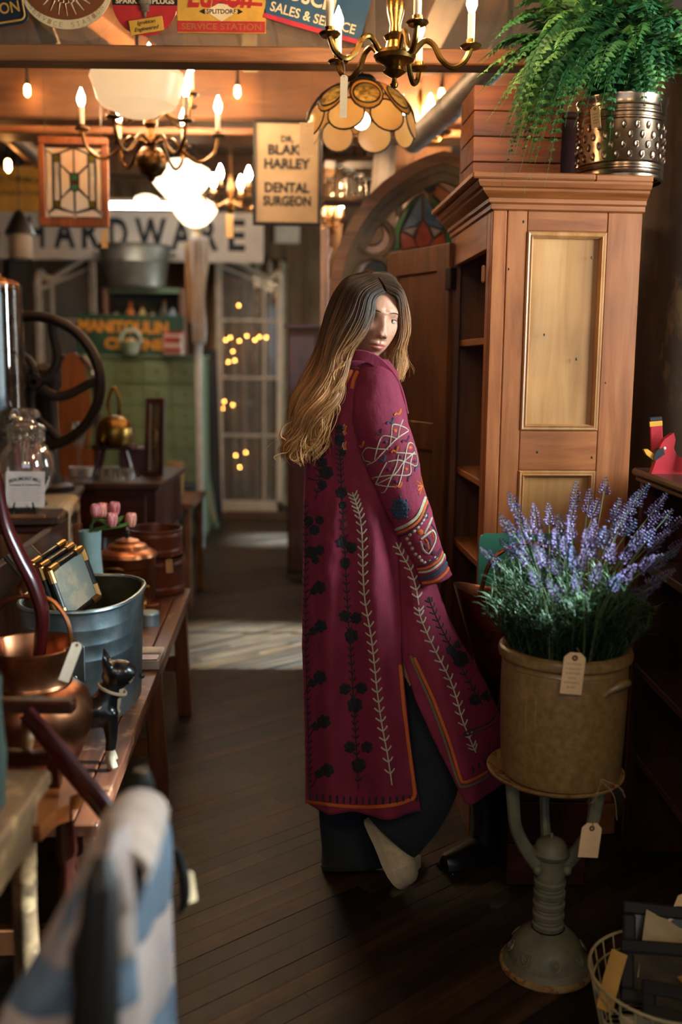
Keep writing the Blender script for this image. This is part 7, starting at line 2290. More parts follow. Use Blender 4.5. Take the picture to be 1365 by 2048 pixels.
# 1 dark sign
t, q = sign_at('enamel_sign', 'dark navy enamel sign with gold border cut off at left', -45, -10, R(-9))
MB().prism(rrect(170 * q, 120 * q, 14 * q), -.002, .003).build('plate', enb, t, sharp=30)
o = rrect(158 * q, 108 * q, 10 * q); MB().tube([(x, -.003, z) for x, z in o], .0035, 6, closed=True).build('border', engold, t)
m = MB(); letters(m, 'STATION', 22 * q, -30 * q, 100 * q, 20 * q, -.003, bold=.02, thick=0); letters(m, 'D', 47 * q, -2 * q, 13 * q, 18 * q, -.003, bold=.02, thick=0); m.build('lettering', engold, t)
hang(t, [(60 * q, 58 * q), (-60 * q, 58 * q)], ZC - .1)
# 2 oval sign with rays
t, q = sign_at('enamel_sign', 'oval brown and cream enamel sign with lightning rays', 132, -25)
el = [(math.cos(2 * PI * i / 48) * 84 * q, math.sin(2 * PI * i / 48) * 72 * q) for i in range(48)]
MB().prism(el, -.002, .003).build('plate', enc, t, sharp=30)
MB().prism([(x * .93, z * .82 + 3 * q) for x, z in el], -.004, -.002).build('field', enbr, t, sharp=30)
for k in range(9):
    a = R(200 + 17 * k + 4); d = V((math.cos(a), 0, math.sin(a))); nrm = V((-d.z, 0, d.x))
    c0_ = V((0, -.0045, 5 * q))
    pts = [c0_ + d * 14 * q, c0_ + d * 32 * q + nrm * 4 * q, c0_ + d * 34 * q - nrm * 2 * q, c0_ + d * 55 * q]
    MB().tube([V((p.x, -.0045, p.z)) for p in pts], [.004, .003, .003, .001], 4, flat=.4).build('ray', enc, t)
m = MB()
for i, ch_ in enumerate('SERVICE STATION'):
    if ch_ == ' ': continue
    a = R(212 + 8.3 * i)
    letters(m, ch_, math.cos(a) * 75 * q, math.sin(a) * 65 * q, 6.5 * q, 8.5 * q, -.0025, rot=a + PI / 2, thick=0)
m.build('lettering', plain('enamel_tan', '#9a8258', .4), t)
hang(t, [(50 * q, 55 * q), (-50 * q, 55 * q)], ZC - .1)
# 3 round spark plug sign
t, q = sign_at('enamel_sign', 'round red and black spark plug enamel sign', 290, 2)
ci = [(math.cos(2 * PI * i / 48) * 60 * q, math.sin(2 * PI * i / 48) * 60 * q) for i in range(48)]
MB().prism(ci, -.002, .003).build('plate', enr, t, sharp=30)
MB().prism([(x, z) for x, z in ci if z > -12 * q], -.0035, -.002).build('band', enk, t, sharp=30)
m = MB(); letters(m, 'SPARK', -33 * q, -1 * q, 40 * q, 9 * q, -.004, bold=.03, thick=0); letters(m, 'PLUGS', 34 * q, -1 * q, 40 * q, 9 * q, -.004, bold=.03, thick=0); m.build('lettering', enc, t)
MB().lathe([(.0001, -30 * q), (3 * q, -28 * q), (3 * q, -20 * q), (8 * q, -18 * q), (8 * q, -8 * q), (12 * q, -6 * q), (12 * q, 2 * q), (8 * q, 4 * q), (7 * q, 16 * q), (4 * q, 22 * q), (4 * q, 30 * q), (.0001, 31 * q)], 16, Matrix.Translation((0, -.006, 0)) @ Matrix.Diagonal((1, .4, 1, 1))).build('spark_plug_emblem', mottled('emblem_grey', '#3a332a', '#7a6a52', 40, .4), t)
lb = MB().box((3 * q, -.009, -44 * q), (62 * q, .004, 25 * q), rot=(0, R(-9), 0), bev=.001).build('label_plate', eny, t)
m = MB(); letters(m, 'Ignition', 3 * q, -39 * q, 34 * q, 9 * q, -.0118, shear=.35, bold=.01, rot=R(9), thick=0); letters(m, 'Engineered', 4 * q, -50 * q, 46 * q, 9 * q, -.0118, shear=.35, bold=.01, rot=R(9), thick=0); m.build('lettering', enk, lb)
hang(t, [(40 * q, 44 * q), (-40 * q, 44 * q)], ZC - .1)
# 4 yellow sign
t, q = sign_at('enamel_sign', 'yellow enamel service station sign with red script and diamond', 443, -18, R(0))
MB().box((0, 0, 0), (162 * q, .005, 145 * q), bev=.001).build('plate', eny, t)
MB().box((0, -.003, -62 * q), (160 * q, .003, 19 * q)).build('band', enr, t)
m = MB(); letters(m, 'SERVICE STATION', 0, -62 * q, 146 * q, 11 * q, -.0048, bold=.01, thick=0); m.build('lettering', plain('enamel_dark_gold', '#8a5c28', .4), t)
MB().prism([(-30 * q, -35 * q), (0, -53 * q), (30 * q, -35 * q), (0, -20 * q)], -.0045, -.0025).build('diamond', enc, t, sharp=20)
m = MB(); letters(m, 'SPLITDORF', 0, -36 * q, 54 * q, 8 * q, -.005, bold=.02, thick=0)
for s_ in (-1, 1): m.add([(s_ * 30 * q, -.0048, -31 * q), (s_ * 40 * q, -.0048, -36 * q), (s_ * 30 * q, -.0048, -41 * q)], [(0, 1, 2)])
m.build('lettering', enk, t)
m = MB(); letters(m, 'Edison', -2 * q, -8 * q, 120 * q, 44 * q, -.004, shear=.3, bold=.03, thick=0); m.box((30 * q, -.004, -21 * q), (90 * q, .001, 6 * q), rot=(0, R(3), 0)); m.build('script', enr, t)
hang(t, [(70 * q, 72 * q), (-70 * q, 72 * q)], ZC - .1)
# 5 blue tilted sign
t, q = sign_at('enamel_sign', 'tilted blue enamel sales and service sign behind the chandelier', 640, -8, R(14.5))
MB().box((0, 0, 0), (184 * q, .005, 126 * q), bev=.001).build('plate', enblue, t)
MB().box((0, -.003, -59 * q), (182 * q, .003, 8 * q)).build('band', plain('enamel_scarlet', '#a32430', .35), t)
m = MB(); letters(m, 'BOSCH', -22 * q, -8 * q, 108 * q, 27 * q, -.004, bold=.03, thick=0); letters(m, 'SALES & SERVICE', -2 * q, -40 * q, 160 * q, 17 * q, -.004, bold=.02, thick=0); letters(m, 'AMERICAN', 0, 26 * q, 150 * q, 26 * q, -.004, bold=.03, thick=0)
m.build('lettering', enc, t)
hang(t, [(80 * q, 60 * q), (-80 * q, 60 * q)], ZC - .1)

# ------------------------------------------------------------------ arched church window
YG = 4.45
gc = P(880, 600, YG)
gw_, gh_ = .485, P(880, 306, YG).z - gc.z
church = thing('church_window', 'pointed-arch church window with stained glass tulip behind the cabinet door', 'stained glass window', (gc.x, YG, 0))
def arch_out(off, n=22, zlow=None):
    R_ = (gh_ ** 2 + gw_ ** 2) / (2 * gw_)
    cxx = -gw_ + R_
    pts = []
    r_ = R_ - off
    amax = math.acos(max(-1, min(1, -(-cxx) / r_))) if False else math.acos(cxx / r_)
    for i in range(n + 1):
        a = PI - amax_ * i / n if False else PI - (PI - (PI - amax)) * i / n
        pts.append((cxx + r_ * math.cos(a), gc.z + r_ * math.sin(a)))
    right = [(-x, z) for x, z in reversed(pts[:-1])]
    lo = zlow if zlow is not None else 0
    return [(-gw_ + off, lo)] + pts + right + [(gw_ - off, lo)]
def arch_ring(o1, o2, y0, y1, nm, mat, zl=0.0):
    a = arch_out(o1); b = arch_out(o2)
    m = MB()
    rings = [[V((p[0], y0, p[1])), V((q_[0], y0, q_[1])), V((q_[0], y1, q_[1])), V((p[0], y1, p[1]))] for p, q_ in zip(a, b)]
    m.loft(rings, caps=True)
    return m.build(nm, mat, church, sharp=30)
arch_ring(0, .05, -.05, .05, 'outer_frame', M['oak_x'])
tracery = mottled('grey_tracery', '#5f5242', '#7a6a54', 8, .7)
arch_ring(.05, .078, -.035, .035, 'inner_frame', tracery)
arch_ring(.078, .115, -.022, .022, 'tracery_bead', tracery)
def gz(x, y): return P(620 + x / 4.015, 280 + y / 4.015, YG)
def gl_mat(nm, a, b): return translucent(nm, a, b, 9, .0, .25, .68)
G = {'blue': gl_mat('glass_blue', '#5088b0', '#84acdc'), 'green': gl_mat('glass_green', '#1c7a2c', '#3aa848'), 'dgreen': gl_mat('glass_dark_green', '#0e3018', '#1c4a24'), 'red': gl_mat('glass_red', '#b03018', '#d05e36'),
     'amber': gl_mat('glass_amber', '#c08a44', '#dcae6e'), 'cream': gl_mat('glass_cream', '#b89e78', '#d2ba94'), 'tan': gl_mat('glass_tan', '#8a6230', '#a87c42'), 'white': gl_mat('glass_white', '#b3b0ac', '#d0ccc6'), 'orange': gl_mat('glass_orange', '#b8501c', '#d87030')}
back = arch_out(.1, zlow=.25)
MB().prism(back, .006, .010).build('backing_glass', glass('amber_backing', '#e0b078', .05, .1, dirt=.4), church, sharp=30)
def piece(nm, mat, pts, y=-.002):
    loc = [gz(*p) for p in pts]
    poly = [(p.x - gc.x, p.z) for p in loc]
    o = MB().prism(poly, y - .003, y + .003).build('glass_piece', G[mat], church, sharp=20)
    MB().tube([V((x, y - .004, z)) for x, z in poly], .004, 5, closed=True).build('came', lead, o)
def disc(cx, cy, r_, n=20): return [(cx + r_ * math.cos(2 * PI * k / n), cy + r_ * math.sin(2 * PI * k / n)) for k in range(n)]
piece('a', 'amber', [(650, 445), (740, 380), (830, 335), (850, 420), (790, 470), (735, 520), (700, 480)])
piece('a', 'amber', [(960, 330), (1060, 380), (1150, 450), (1085, 540), (1040, 490), (985, 440)])
piece('a', 'orange', [(870, 320), (905, 300), (950, 320), (930, 350), (905, 390), (880, 350)])
piece('a', 'cream', [(460, 630), (530, 540), (625, 460), (680, 530), (695, 600), (670, 700), (640, 765), (600, 700), (540, 650)])
piece('a', 'dgreen', [(630, 450), (690, 462), (735, 520), (742, 560), (712, 620), (698, 600), (690, 540)])
piece('a', 'green', [(895, 430), (830, 480), (760, 560), (700, 670), (662, 780), (650, 890), (722, 880), (728, 740), (790, 600), (850, 500)])
piece('a', 'green', [(950, 430), (1020, 490), (1090, 590), (1140, 720), (1165, 830), (1095, 842), (1080, 730), (1045, 640), (995, 545)])
piece('a', 'blue', [(900, 432), (905, 640), (850, 690), (738, 720), (790, 610), (850, 505)])
piece('a', 'blue', [(915, 432), (990, 550), (1040, 640), (1078, 725), (960, 688), (915, 645)])
piece('a', 'white', [(742, 724), (800, 705), (868, 690), (850, 735), (832, 778), (790, 755)])
piece('a', 'white', [(962, 692), (1020, 708), (1064, 726), (1030, 760), (998, 785), (975, 740)])
piece('a', 'red', [(910, 650), (960, 720), (982, 790), (960, 852), (900, 866), (862, 862), (842, 800), (860, 720)])
piece('a', 'red', [(728, 742), (790, 760), (832, 782), (862, 864), (740, 884), (726, 800)])
piece('a', 'orange', [(1000, 790), (1050, 755), (1090, 738), (1096, 840), (975, 852)])
piece('a', 'tan', disc(500, 755, 92), .0)
piece('a', 'dgreen', disc(860, 375, 48, 16), -.008); piece('a', 'dgreen', disc(962, 382, 46, 16), -.008)
piece('a', 'dgreen', disc(530, 1070, 95), .0); piece('a', 'orange', disc(480, 1110, 72), -.008)
piece('a', 'amber', [(575, 920), (640, 915), (640, 1130), (615, 1130), (618, 1040)])
for (cx, cy, r_) in ((520, 790, 140), (500, 1120, 170)):
    a = gz(cx, cy); rr = r_ / 4.015 * YG / FPX
    MB().tube([V((a.x - gc.x + rr * math.cos(2 * PI * k / 40), -.012, a.z + rr * math.sin(2 * PI * k / 40))) for k in range(40)], .018, 8, closed=True, flat=.8).build('tracery_ring', tracery, church)
MB().box((0, 0, .125), (2 * gw_ - .1, .06, .25), bev=.006).build('sill', M['oak_x'], church)

def slab(name, label, cat, pxa, pxb, pya, Y, depth, mat, parts=True, z0=0.0, pyb=None):
    a, b = P(pxa, pya, Y), P(pxb, pya, Y)
    zt_ = a.z
    zb_ = P(pxa, pyb, Y).z if pyb is not None else z0
    t = thing(name, label, cat, ((a.x + b.x) / 2, Y + depth / 2, zb_))
    return t, b.x - a.x, zt_ - zb_
# orange pine cupboard behind the church window
t, w_, h_ = slab('pine_cupboard', 'lamp-lit orange pine cupboard standing behind the church window', 'cupboard', 760, 905, 268, 5.6, .35, None)
orp = wood('orange_pine', '#8c5426', '#b87a42', '#cc9258', 'z', .8, .5)
MB().box((0, .01, h_ / 2), (w_, .33, h_ - .02)).build('body', orp, t)
for k in (-1, 1):
    d_ = MB().box((k * w_ * .245, -.165, h_ / 2), (w_ * .47, .02, h_ - .12), bev=.004).build('door', orp, t)
    MB().sphere((k * .03, -.185, h_ * .5), .014, 10, 8).build('knob', M['brass_dark'], d_)
MB().box((0, 0, h_ - .015), (w_ + .04, .37, .03), bev=.006).build('top', orp, t)
# white board and shutter behind the arch
t = thing('white_board', 'pale painted board slanting behind the church window', 'board', V((P(740, 320, 5.2).x, 5.2, 0)))
MB().beam(P(775, 262, 5.2), V((P(690, 420, 5.25).x, 5.25, 0)), .11, .02, up=(0, 1, 0)).build('board', plain('grey_white_paint', '#8d8378', .7), t, world=True)
MB().beam(P(775, 262, 5.2) + V((0, -.012, 0)), V((P(690, 420, 5.25).x, 5.238, 0)), .05, .01, up=(0, 1, 0)).build('raised_strip', plain('grey_white_paint_b', '#a0958a', .7), t, world=True)
a = P(652, 470, 4.75)
t = thing('shutter', 'narrow pinkish white shutter edge left of the church window', 'shutter', (a.x, 4.56, 0))
MB().box((0, 0, a.z / 2), (.035, .08, a.z), bev=.003).build('stile', plain('pink_white_paint', '#c4a89a', .6), t)
for k in range(14):
    MB().box((.012, 0, .1 + k * (a.z - .2) / 13), (.03, .07, .05), rot=(0, R(18), 0)).build('slat', plain('pink_white_slat_%d' % k, '#b39a8c', .6), t)
# hanging shelf with old glassware below the header
a, b = P(640, 300, 5.3), P(760, 300, 5.3)
t = thing('wall_shelf', 'dark hanging shelf of old jars behind the petal lamp', 'shelf', ((a.x + b.x) / 2, 5.35, P(700, 400, 5.3).z))
w_ = b.x - a.x; zz0 = P(700, 400, 5.3).z; 
zs_ = [0, P(700, 320, 5.3).z - zz0, P(700, 250, 5.3).z - zz0]
for z in zs_: MB().box((0, 0, z), (w_, .2, .025), bev=.003).build('board', M['wall_dark'], t)
for s_ in (-1, 1): MB().box((s_ * (w_ / 2 - .012), 0, zs_[-1] / 2 + .1), (.024, .2, zs_[-1] + .25)).build('side', M['wall_dark'], t)
jd = glass('smoky_jar_glass', '#b0a898', .2, .1, dirt=.15)
for i in range(9):
    z = zs_[0] if i < 5 else zs_[1]
    x = -w_ / 2 + .05 + (i % 5) * (w_ - .1) / 4
    t2_ = thing('storage_jar', ['wide smoky jar', 'narrow smoky jar', 'squat smoky jar', 'tall smoky jar', 'round smoky jar'][i % 5] + (' on the lower hanging shelf' if i < 5 else ' on the upper hanging shelf'), 'jar', ((a.x + b.x) / 2 + x, 5.33, zz0 + z + .0135))
    r_ = .026 + .006 * (i % 3); h_ = .09 + .02 * ((i * 7) % 4)
    MB().lathe([(.0001, 0), (r_, 0), (r_, h_ * .75), (r_ * .75, h_ * .85), (r_ * .75, h_)], 20).build('glass', jd, t2_)
    MB().lathe([(r_ * .8, h_), (r_ * .8, h_ * 1.1), (.0001, h_ * 1.12)], 20).build('lid', M['zinc'], t2_)
# dentist's sign
t, q = sign_at('dentist_sign', 'framed cream dental surgeon sign with black capitals', 575, 347, R(.3), 4.985)
MB().box((0, 0, 0), (118 * q, .012, 180 * q)).build('board', mottled('sign_cream', '#8f7c60', '#a89274', 4, .6), t)
for (x, z, a_, b_) in ((0, 92, 128, 6), (0, -92, 128, 6), (-61, 0, 6, 178), (61, 0, 6, 178)):
    MB().box((x * q, -.004, z * q), (a_ * q, .024, b_ * q), bev=.003).build('frame_side', M['black'], t)
m = MB()
for s_, z, w_ in (('DR.', 61, 24), ('BLAKE', 42, 72), ('HARLEY', 17, 86), ('DENTAL', -26, 84), ('SURGEON', -50, 90)):
    letters(m, s_, 0, z * q, w_ * q, (19 if s_ != 'DR.' else 12) * q, -.0075, bold=.04, thick=0)
m.build('lettering', M['ink'], t)
hang(t, [(45 * q, 95 * q), (-45 * q, 95 * q)], zt - .02)
# stained-glass panel in a wooden frame
YP = 4.65
t, q = sign_at('stained_glass_panel', 'wood-framed leaded glass panel with green gems hanging at left', 148, 365, R(.5), YP, 'stained glass')
fw_, fh_ = 130 * q, 162 * q
frw = wood('panel_frame', '#5a2c12', '#854620', '#9c5a2c', 'z', 1, .45)
for (x, z, a_, b_) in ((0, fh_ / 2 - 7 * q, fw_, 14 * q), (0, -fh_ / 2 + 8 * q, fw_, 16 * q), (-fw_ / 2 + 6 * q, 0, 12 * q, fh_ - 30 * q), (fw_ / 2 - 6 * q, 0, 12 * q, fh_ - 30 * q)):
    MB().box((x, 0, z), (a_, .03, b_), bev=.003).build('frame_side', frw, t)
def pane(mat, pts):
    # zoomed notes: x 540..1135, y 20..745 over the glass opening
    poly = [((x - 837) / 5.6875 * q, (382 - y) / 5.6875 * q) for x, y in pts]
    o = MB().prism(poly, -.003, .003).build('glass_piece', G2[mat], t, sharp=20)
    MB().tube([V((x, -.004, z)) for x, z in poly], .0028, 5, closed=True).build('came', lead, o)
def clearish(nm, c, d_=.35): return translucent(nm, c, '#e8dccb', 9, 0, .3, .6)
G2 = {'or': clearish('panel_peach', '#f0b878'), 'pe': clearish('panel_pale', '#ecd2b0'), 'wh': clearish('panel_white', '#efe9e2', .45), 'gr': gl_mat('panel_green', '#3a6a4c', '#5a8a66'), 'rd': gl_mat('panel_red', '#7a2410', '#9a3a1c'), 'rib': clearish('panel_ribbed', '#b0a898', .5), 'yg': gl_mat('panel_olive', '#6a6a20', '#8a7a28')}
pane('pe', [(545, 70), (612, 90), (612, 640), (570, 690), (545, 650)]); pane('pe', [(1135, 70), (1075, 120), (1075, 640), (1110, 690), (1135, 650)])
pane('rib', [(625, 180), (690, 180), (690, 570), (625, 570)]); pane('rib', [(1000, 180), (1065, 180), (1065, 570), (1000, 570)])
for x in (625, 1000):
    pane('yg', [(x, 105), (x + 62, 105), (x + 62, 172), (x, 172)]); pane('yg', [(x, 575), (x + 60, 575), (x + 60, 640), (x, 640)])
pane('or', [(700, 90), (838, 40), (838, 280), (800, 290), (700, 200)]); pane('or', [(845, 40), (985, 90), (990, 200), (890, 290), (845, 280)])
pane('pe', [(698, 215), (795, 300), (800, 440), (698, 540)]); pane('pe', [(995, 215), (893, 300), (890, 440), (995, 540)])
pane('wh', [(800, 460), (838, 480), (838, 690), (690, 640), (692, 560)]); pane('wh', [(848, 480), (888, 460), (990, 550), (1000, 640), (850, 690)])
pane('gr', [(845, 275), (890, 320), (885, 365), (810, 365), (805, 320)]); pane('rd', [(810, 368), (885, 368), (872, 395), (825, 395)]); pane('gr', [(812, 400), (882, 400), (892, 445), (845, 480), (800, 445)])
pane('wh', [(575, 700), (640, 655), (830, 700), (820, 742), (580, 742)]); pane('wh', [(860, 700), (1040, 655), (1110, 700), (1110, 742), (865, 742)])
pane('or', [(545, 25), (830, 25), (690, 85), (620, 100), (545, 60)]); pane('or', [(850, 25), (1135, 25), (1135, 60), (1070, 100), (990, 85)])
hang(t, [(fw_ * .4, fh_ / 2 - .005), (-fw_ * .4, fh_ / 2 - .005)], ZC + .03)
price_tag('orange tag hanging below the leaded glass panel', P(209, 462, 4.6), .028, .075, 'kraft', (0, 0, 0), P(211, 446, 4.62), cut=False, hole=False)
price_tag('pale tag hanging from the small dark chandelier', P(459, 428, 6.25), .045, .14, 'tagpale', (0, 0, 0), c6 + V((0, -.01, -.09)), cut=False, hole=False)
# yellow painted sign and slanting duct at far left
t, q = sign_at('yellow_sign', 'faded yellow painted wall sign at the far left', 20, 378, 0, 6.9)
MB().box((0, 0, 0), (150 * q, .02, 82 * q), bev=.003).build('board', mottled('sign_yellow', '#94702c', '#b08a40', 5, .6), t)
m = MB(); letters(m, 'UNITED FARMERS', 0, 18 * q, 130 * q, 11 * q, -.012, bold=.02, arc=.6, thick=0); letters(m, 'CO-OPERATIVE', 0, -8 * q, 120 * q, 9 * q, -.012, bold=.02, thick=0); m.build('lettering', plain('sign_olive_ink', '#4a4416', .6), t)
hang(t, [(60 * q, 40 * q), (-60 * q, 40 * q)], ZC + .03)
t = thing('duct_pipe', 'long slanting metal duct at the upper left', 'pipe', P(20, 270, 5.4))
MB().tube([P(-60, 205, 5.3), P(20, 270, 5.5), P(110, 345, 5.8)], .05, 18).build('pipe', mottled('dull_duct', '#5a4c3e', '#7a6a58', 8, .5, .5), t, world=True)
for f in (.3, .7):
    c = P(-60, 205, 5.3).lerp(P(110, 345, 5.8), f); d = (P(110, 345, 5.8) - P(-60, 205, 5.3)).normalized()
    MB().tube([c - d * .02, c + d * .02], .056, 18).build('joint', M['brass_dark'], t, world=True)
    MB().tube([c, V((c.x, c.y, ZC + .03))], .005, 6).build('hanger', M['black'], t, world=True)
# hardware sign
YH = 8.75
t, q = sign_at('hardware_sign', 'long white hardware sign with black capitals', 262, 472, R(.4), YH)
MB().box((0, 0, 0), (500 * q, .025, 92 * q), bev=.003).build('board', mottled('sign_white', '#b0a08e', '#c4b4a2', 3, .6), t)
m = MB()
for ch_, x0, x1 in (('H', 68, 99), ('A', 117, 158), ('R', 170, 205), ('D', 222, 257), ('W', 270, 330), ('A', 338, 378), ('R', 393, 428), ('E', 446, 478)):
    letters(m, ch_, ((x0 + x1) / 2 - 262) * q, 4 * q, (x1 - x0) * q, 58 * q, -.015, bold=.035, thick=0)
m.build('lettering', M['ink'], t)
hang(t, [(200 * q, 45 * q), (-200 * q, 45 * q)], ZC + .03)
# half-arched white sash windows leaning at the back
wp_ = plain('sash_white', '#c4ab90', .6)
def half_arch(label, xs, Y, mirror=False, pybot=1003, lights=False):
    x0, x1 = xs
    a, b = P(x0, 500, Y), P(x1, 500, Y)
    w_ = b.x - a.x
    ztop_ = P(x0, 498, Y).z; zsh = P(x1, 565, Y).z
    t = thing('sash_window', label, 'window sash', (a.x if not mirror else b.x, Y, 0))
    s_ = -1 if mirror else 1
    k = .055
    def bx(nm, xa, za, xb, zb_, th=.045, wd=k): MB().beam(V((s_ * xa, 0, za)), V((s_ * xb, 0, zb_)), wd, th, up=(0, 1, 0), bev=.003).build(nm, wp_, t)
    bx('stile', k / 2, 0, k / 2, ztop_); bx('stile', w_ - k / 2, 0, w_ - k / 2, zsh)
    top_pts = [(0, ztop_ - k / 2), (w_ * .4, ztop_ - .14), (w_ * .75, ztop_ - .26), (w_ * .92, zsh + .09), (w_ - k / 2, zsh - .01)]
    MB().tube(catmull([V((s_ * x, 0, z)) for x, z in top_pts], 14), k * .55, 8, flat=.8).build('arch_rail', wp_, t)
    bx('bottom_rail', 0, .07, w_, .07, wd=.14)
    bx('muntin', w_ * .72, .1, w_ * .72, ztop_ - .28, th=.03, wd=.022)
    for py in (640, 755, 870): 
        z = P(x0, py, Y).z; bx('muntin', k, z, w_ - k, z, th=.03, wd=.025)
    bx('muntin', k, ztop_ - .16, w_ - k, zsh - .06, th=.03, wd=.028)
    poly = [(s_ * .03, .08), (s_ * (w_ - .03), .08), (s_ * (w_ - .03), zsh - .02), (s_ * w_ * .75, ztop_ - .28), (s_ * .03, ztop_ - .06)]
    MB().prism(poly, -.002, .002).build('pane', glass('old_sash_glass' + ('_m' if mirror else ''), '#d8d0c0', .1, .03, dirt=.12), t, sharp=20)
    return t
half_arch('right white half-arched sash window with fairy lights behind', (431, 566), 9.45)
half_arch('left white half-arched sash window behind the iron flywheel', (68, 190), 9.2, mirror=True)
# amber strips at the arch tops
# pale curtain behind the sash
t = thing('curtain', 'beige curtain hanging behind the right sash window', 'curtain', (P(500, 800, 9.7).x, 9.72, 0))
cz = P(500, 520, 9.7).z
cwid = 150 * 9.7 / FPX
MB().grid(lambda u, v: V(((u - .5) * cwid, .03 * math.sin(u * 40), .05 + v * (cz - .05))), 80, 2).build('cloth', cloth('beige_curtain', '#6e5f48', '#8a7a5e', sheen=0, wr=.1), t, sharp=60)
MB().tube([V((-cwid / 2, 0, cz)), V((cwid / 2, 0, cz))], .012, 8).build('rod', M['iron'], t)
fy = thing('fairy_lights', 'string of fairy lights glowing inside the right sash window', 'string lights', P(490, 700, 9.6))
fpts = [(478, 611), (533, 675), (519, 674), (510, 680), (494, 672), (479, 682), (461, 675), (452, 680), (466, 703), (470, 721), (457, 724), (449, 803), (466, 810), (446, 817), (472, 911), (492, 905), (480, 934)]
MB().tube(catmull([P(478, 521, 9.7)] + [P(x, y, 9.58) for x, y in fpts], 80), .003, 5).build('wire', M['black'], fy, world=True)
for x, y in fpts:
    MB().sphere(P(x, y, 9.57), .009, 8, 6).build('bulb', M['bulb_small'], fy, world=True)
# green bank of drawers
YD = 8.1
t, w_, h_ = slab('drawer_cabinet', 'sage green bank of small drawers at the back', 'cabinet', 166, 403, 713, YD, .4, None)
grn = plain('sage_paint', '#5a694b', .5); grn2 = plain('sage_paint_light', '#6c7c5a', .5)
MB().box((0, .01, h_ / 2), (w_, .38, h_)).build('carcass', grn, t)
MB().box((0, 0, h_ + .008), (w_ + .02, .42, .02), bev=.004).build('top', grn2, t)
rows, cols = 8, 4
dmh = (h_ - .06) / rows; dmw = (w_ - .04) / cols
dme = MB().box((0, 0, 0), (dmw - .012, .02, dmh - .012), bev=.003).mesh('drawer', grn2)
kme = MB().sphere((0, -.018, 0), .012, 8, 6).mesh('knob', M['brass_dark'])
for i in range(rows):
    for j in range(cols):
        o = bpy.data.objects.new('drawer', dme); COL.objects.link(o); o.parent = t
        o.location = (-w_ / 2 + .02 + dmw * (j + .5), -.185, .03 + dmh * (i + .5))
        k_o = bpy.data.objects.new('knob', kme); COL.objects.link(k_o); k_o.parent = o
dc_top = h_ + .018
# hutch on the drawers, dark inside, with jars and lamps
a, b = P(206, 575, YD + .2), P(366, 575, YD + .2)
t = thing('hutch', 'open green hutch with dark inside on the drawer cabinet', 'hutch', ((a.x + b.x) / 2, YD + .3, dc_top))
w_ = b.x - a.x; h_ = a.z - dc_top
for s_ in (-1, 1): MB().box((s_ * (w_ / 2 - .015), 0, h_ / 2), (.03, .2, h_), bev=.003).build('side', plain('hutch_side_%d' % (s_ + 1), '#6b4630', .6), t)
MB().box((0, 0, h_ - .02), (w_ - .06, .2, .04)).build('top', grn, t)
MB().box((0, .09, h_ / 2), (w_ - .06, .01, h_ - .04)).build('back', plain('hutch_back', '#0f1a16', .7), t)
MB().box((0, 0, h_ * .42), (w_ - .062, .18, .02)).build('shelf', grn, t)
hx = (a.x + b.x) / 2
for i, (dx__, c_, nm, lab) in enumerate(((-.24, '#c2a684', 'bottle', 'cream bottle at the left end of the hutch shelf'), (-.12, '#b5622c', 'bottle', 'copper-coloured bottle on the hutch shelf'), (-.02, '#b08c4c', 'bottle', 'amber bottle in the middle of the hutch shelf'), (.06, '#a89880', 'bottle', 'pale bottle right of the amber one on the hutch shelf'), (.16, '#544a3a', 'bottle', 'dark squat bottle on the hutch shelf'), (.23, '#8a94a0', 'bottle', 'grey-blue bottle at right end of the hutch shelf'))):
    t_ = thing(nm, lab, 'bottle', (hx + dx__, YD + .27, dc_top + h_ * .42 + .0105))
    hh_ = .12 + .04 * ((i * 5) % 3)
    MB().lathe([(.0001, 0), (.032, 0), (.034, .01), (.034, hh_ * .6), (.014, hh_ * .8), (.014, hh_)], 18).build('glass', plain('bottle_%d' % i, c_, .3), t_)
    MB().lathe([(.017, hh_ - .015), (.017, hh_ + .008), (.0001, hh_ + .009)], 14).build('cap', M['brass_dark'], t_)
# Manitoulin sign
t, q = sign_at('green_wall_sign', 'green sign with orange capitals on the drawer cabinet', 262, 672, R(1.2), YD + .06)
MB().box((0, 0, 0), (204 * q, .02, 80 * q), bev=.003).build('board', mottled('sign_green', '#12301e', '#1a4028', 5, .5, c3='#5a7a58', t3=.72), t)
m = MB(); letters(m, 'MANITOULIN', -14 * q, 17 * q, 172 * q, 24 * q, -.012, bold=.05, thick=0); letters(m, 'CHIMNEYS', 24 * q, -15 * q, 148 * q, 22 * q, -.012, bold=.05, thick=0); m.build('lettering', plain('sign_orange', '#c07a1c', .5), t)
# small things on the drawer cabinet
gx = P(266, 712, YD)
t = thing('glass_basket', 'pale green glass basket in front of the green sign', 'basket', (gx.x, YD - .06, dc_top))
MB().lathe([(.0001, .002), (.06, .002), (.075, .05), (.1, .1), (.095, .1), (.07, .05), (.055, .012), (.0001, .012)], 24).build('bowl', translucent('pale_green_glass', '#8fa594', '#a9bcab', 6, 0, .2, .3), t)
MB().tube(catmull([V((-.09, 0, .09)), V((-.06, 0, .17)), V((0, 0, .2)), V((.06, 0, .17)), V((.09, 0, .09))], 16), .012, 8).build('handle', plain('pale_glass_handle', '#9db0a2', .2), t)
MB().lathe([(.0001, .02), (.03, .03), (.045, .07), (.03, .12), (.0001, .14)], 16).build('egg', plain('cream_egg', '#c8a684', .4), t)
gx = P(350, 712, YD)
t = thing('red_white_tin', 'red and white striped tin beside the green sign', 'tin', (gx.x, YD - .05, dc_top))
MB().box((0, 0, .085), (.15, .1, .17), bev=.01).build('body', plain('cream_tin', '#b89a88', .4), t)
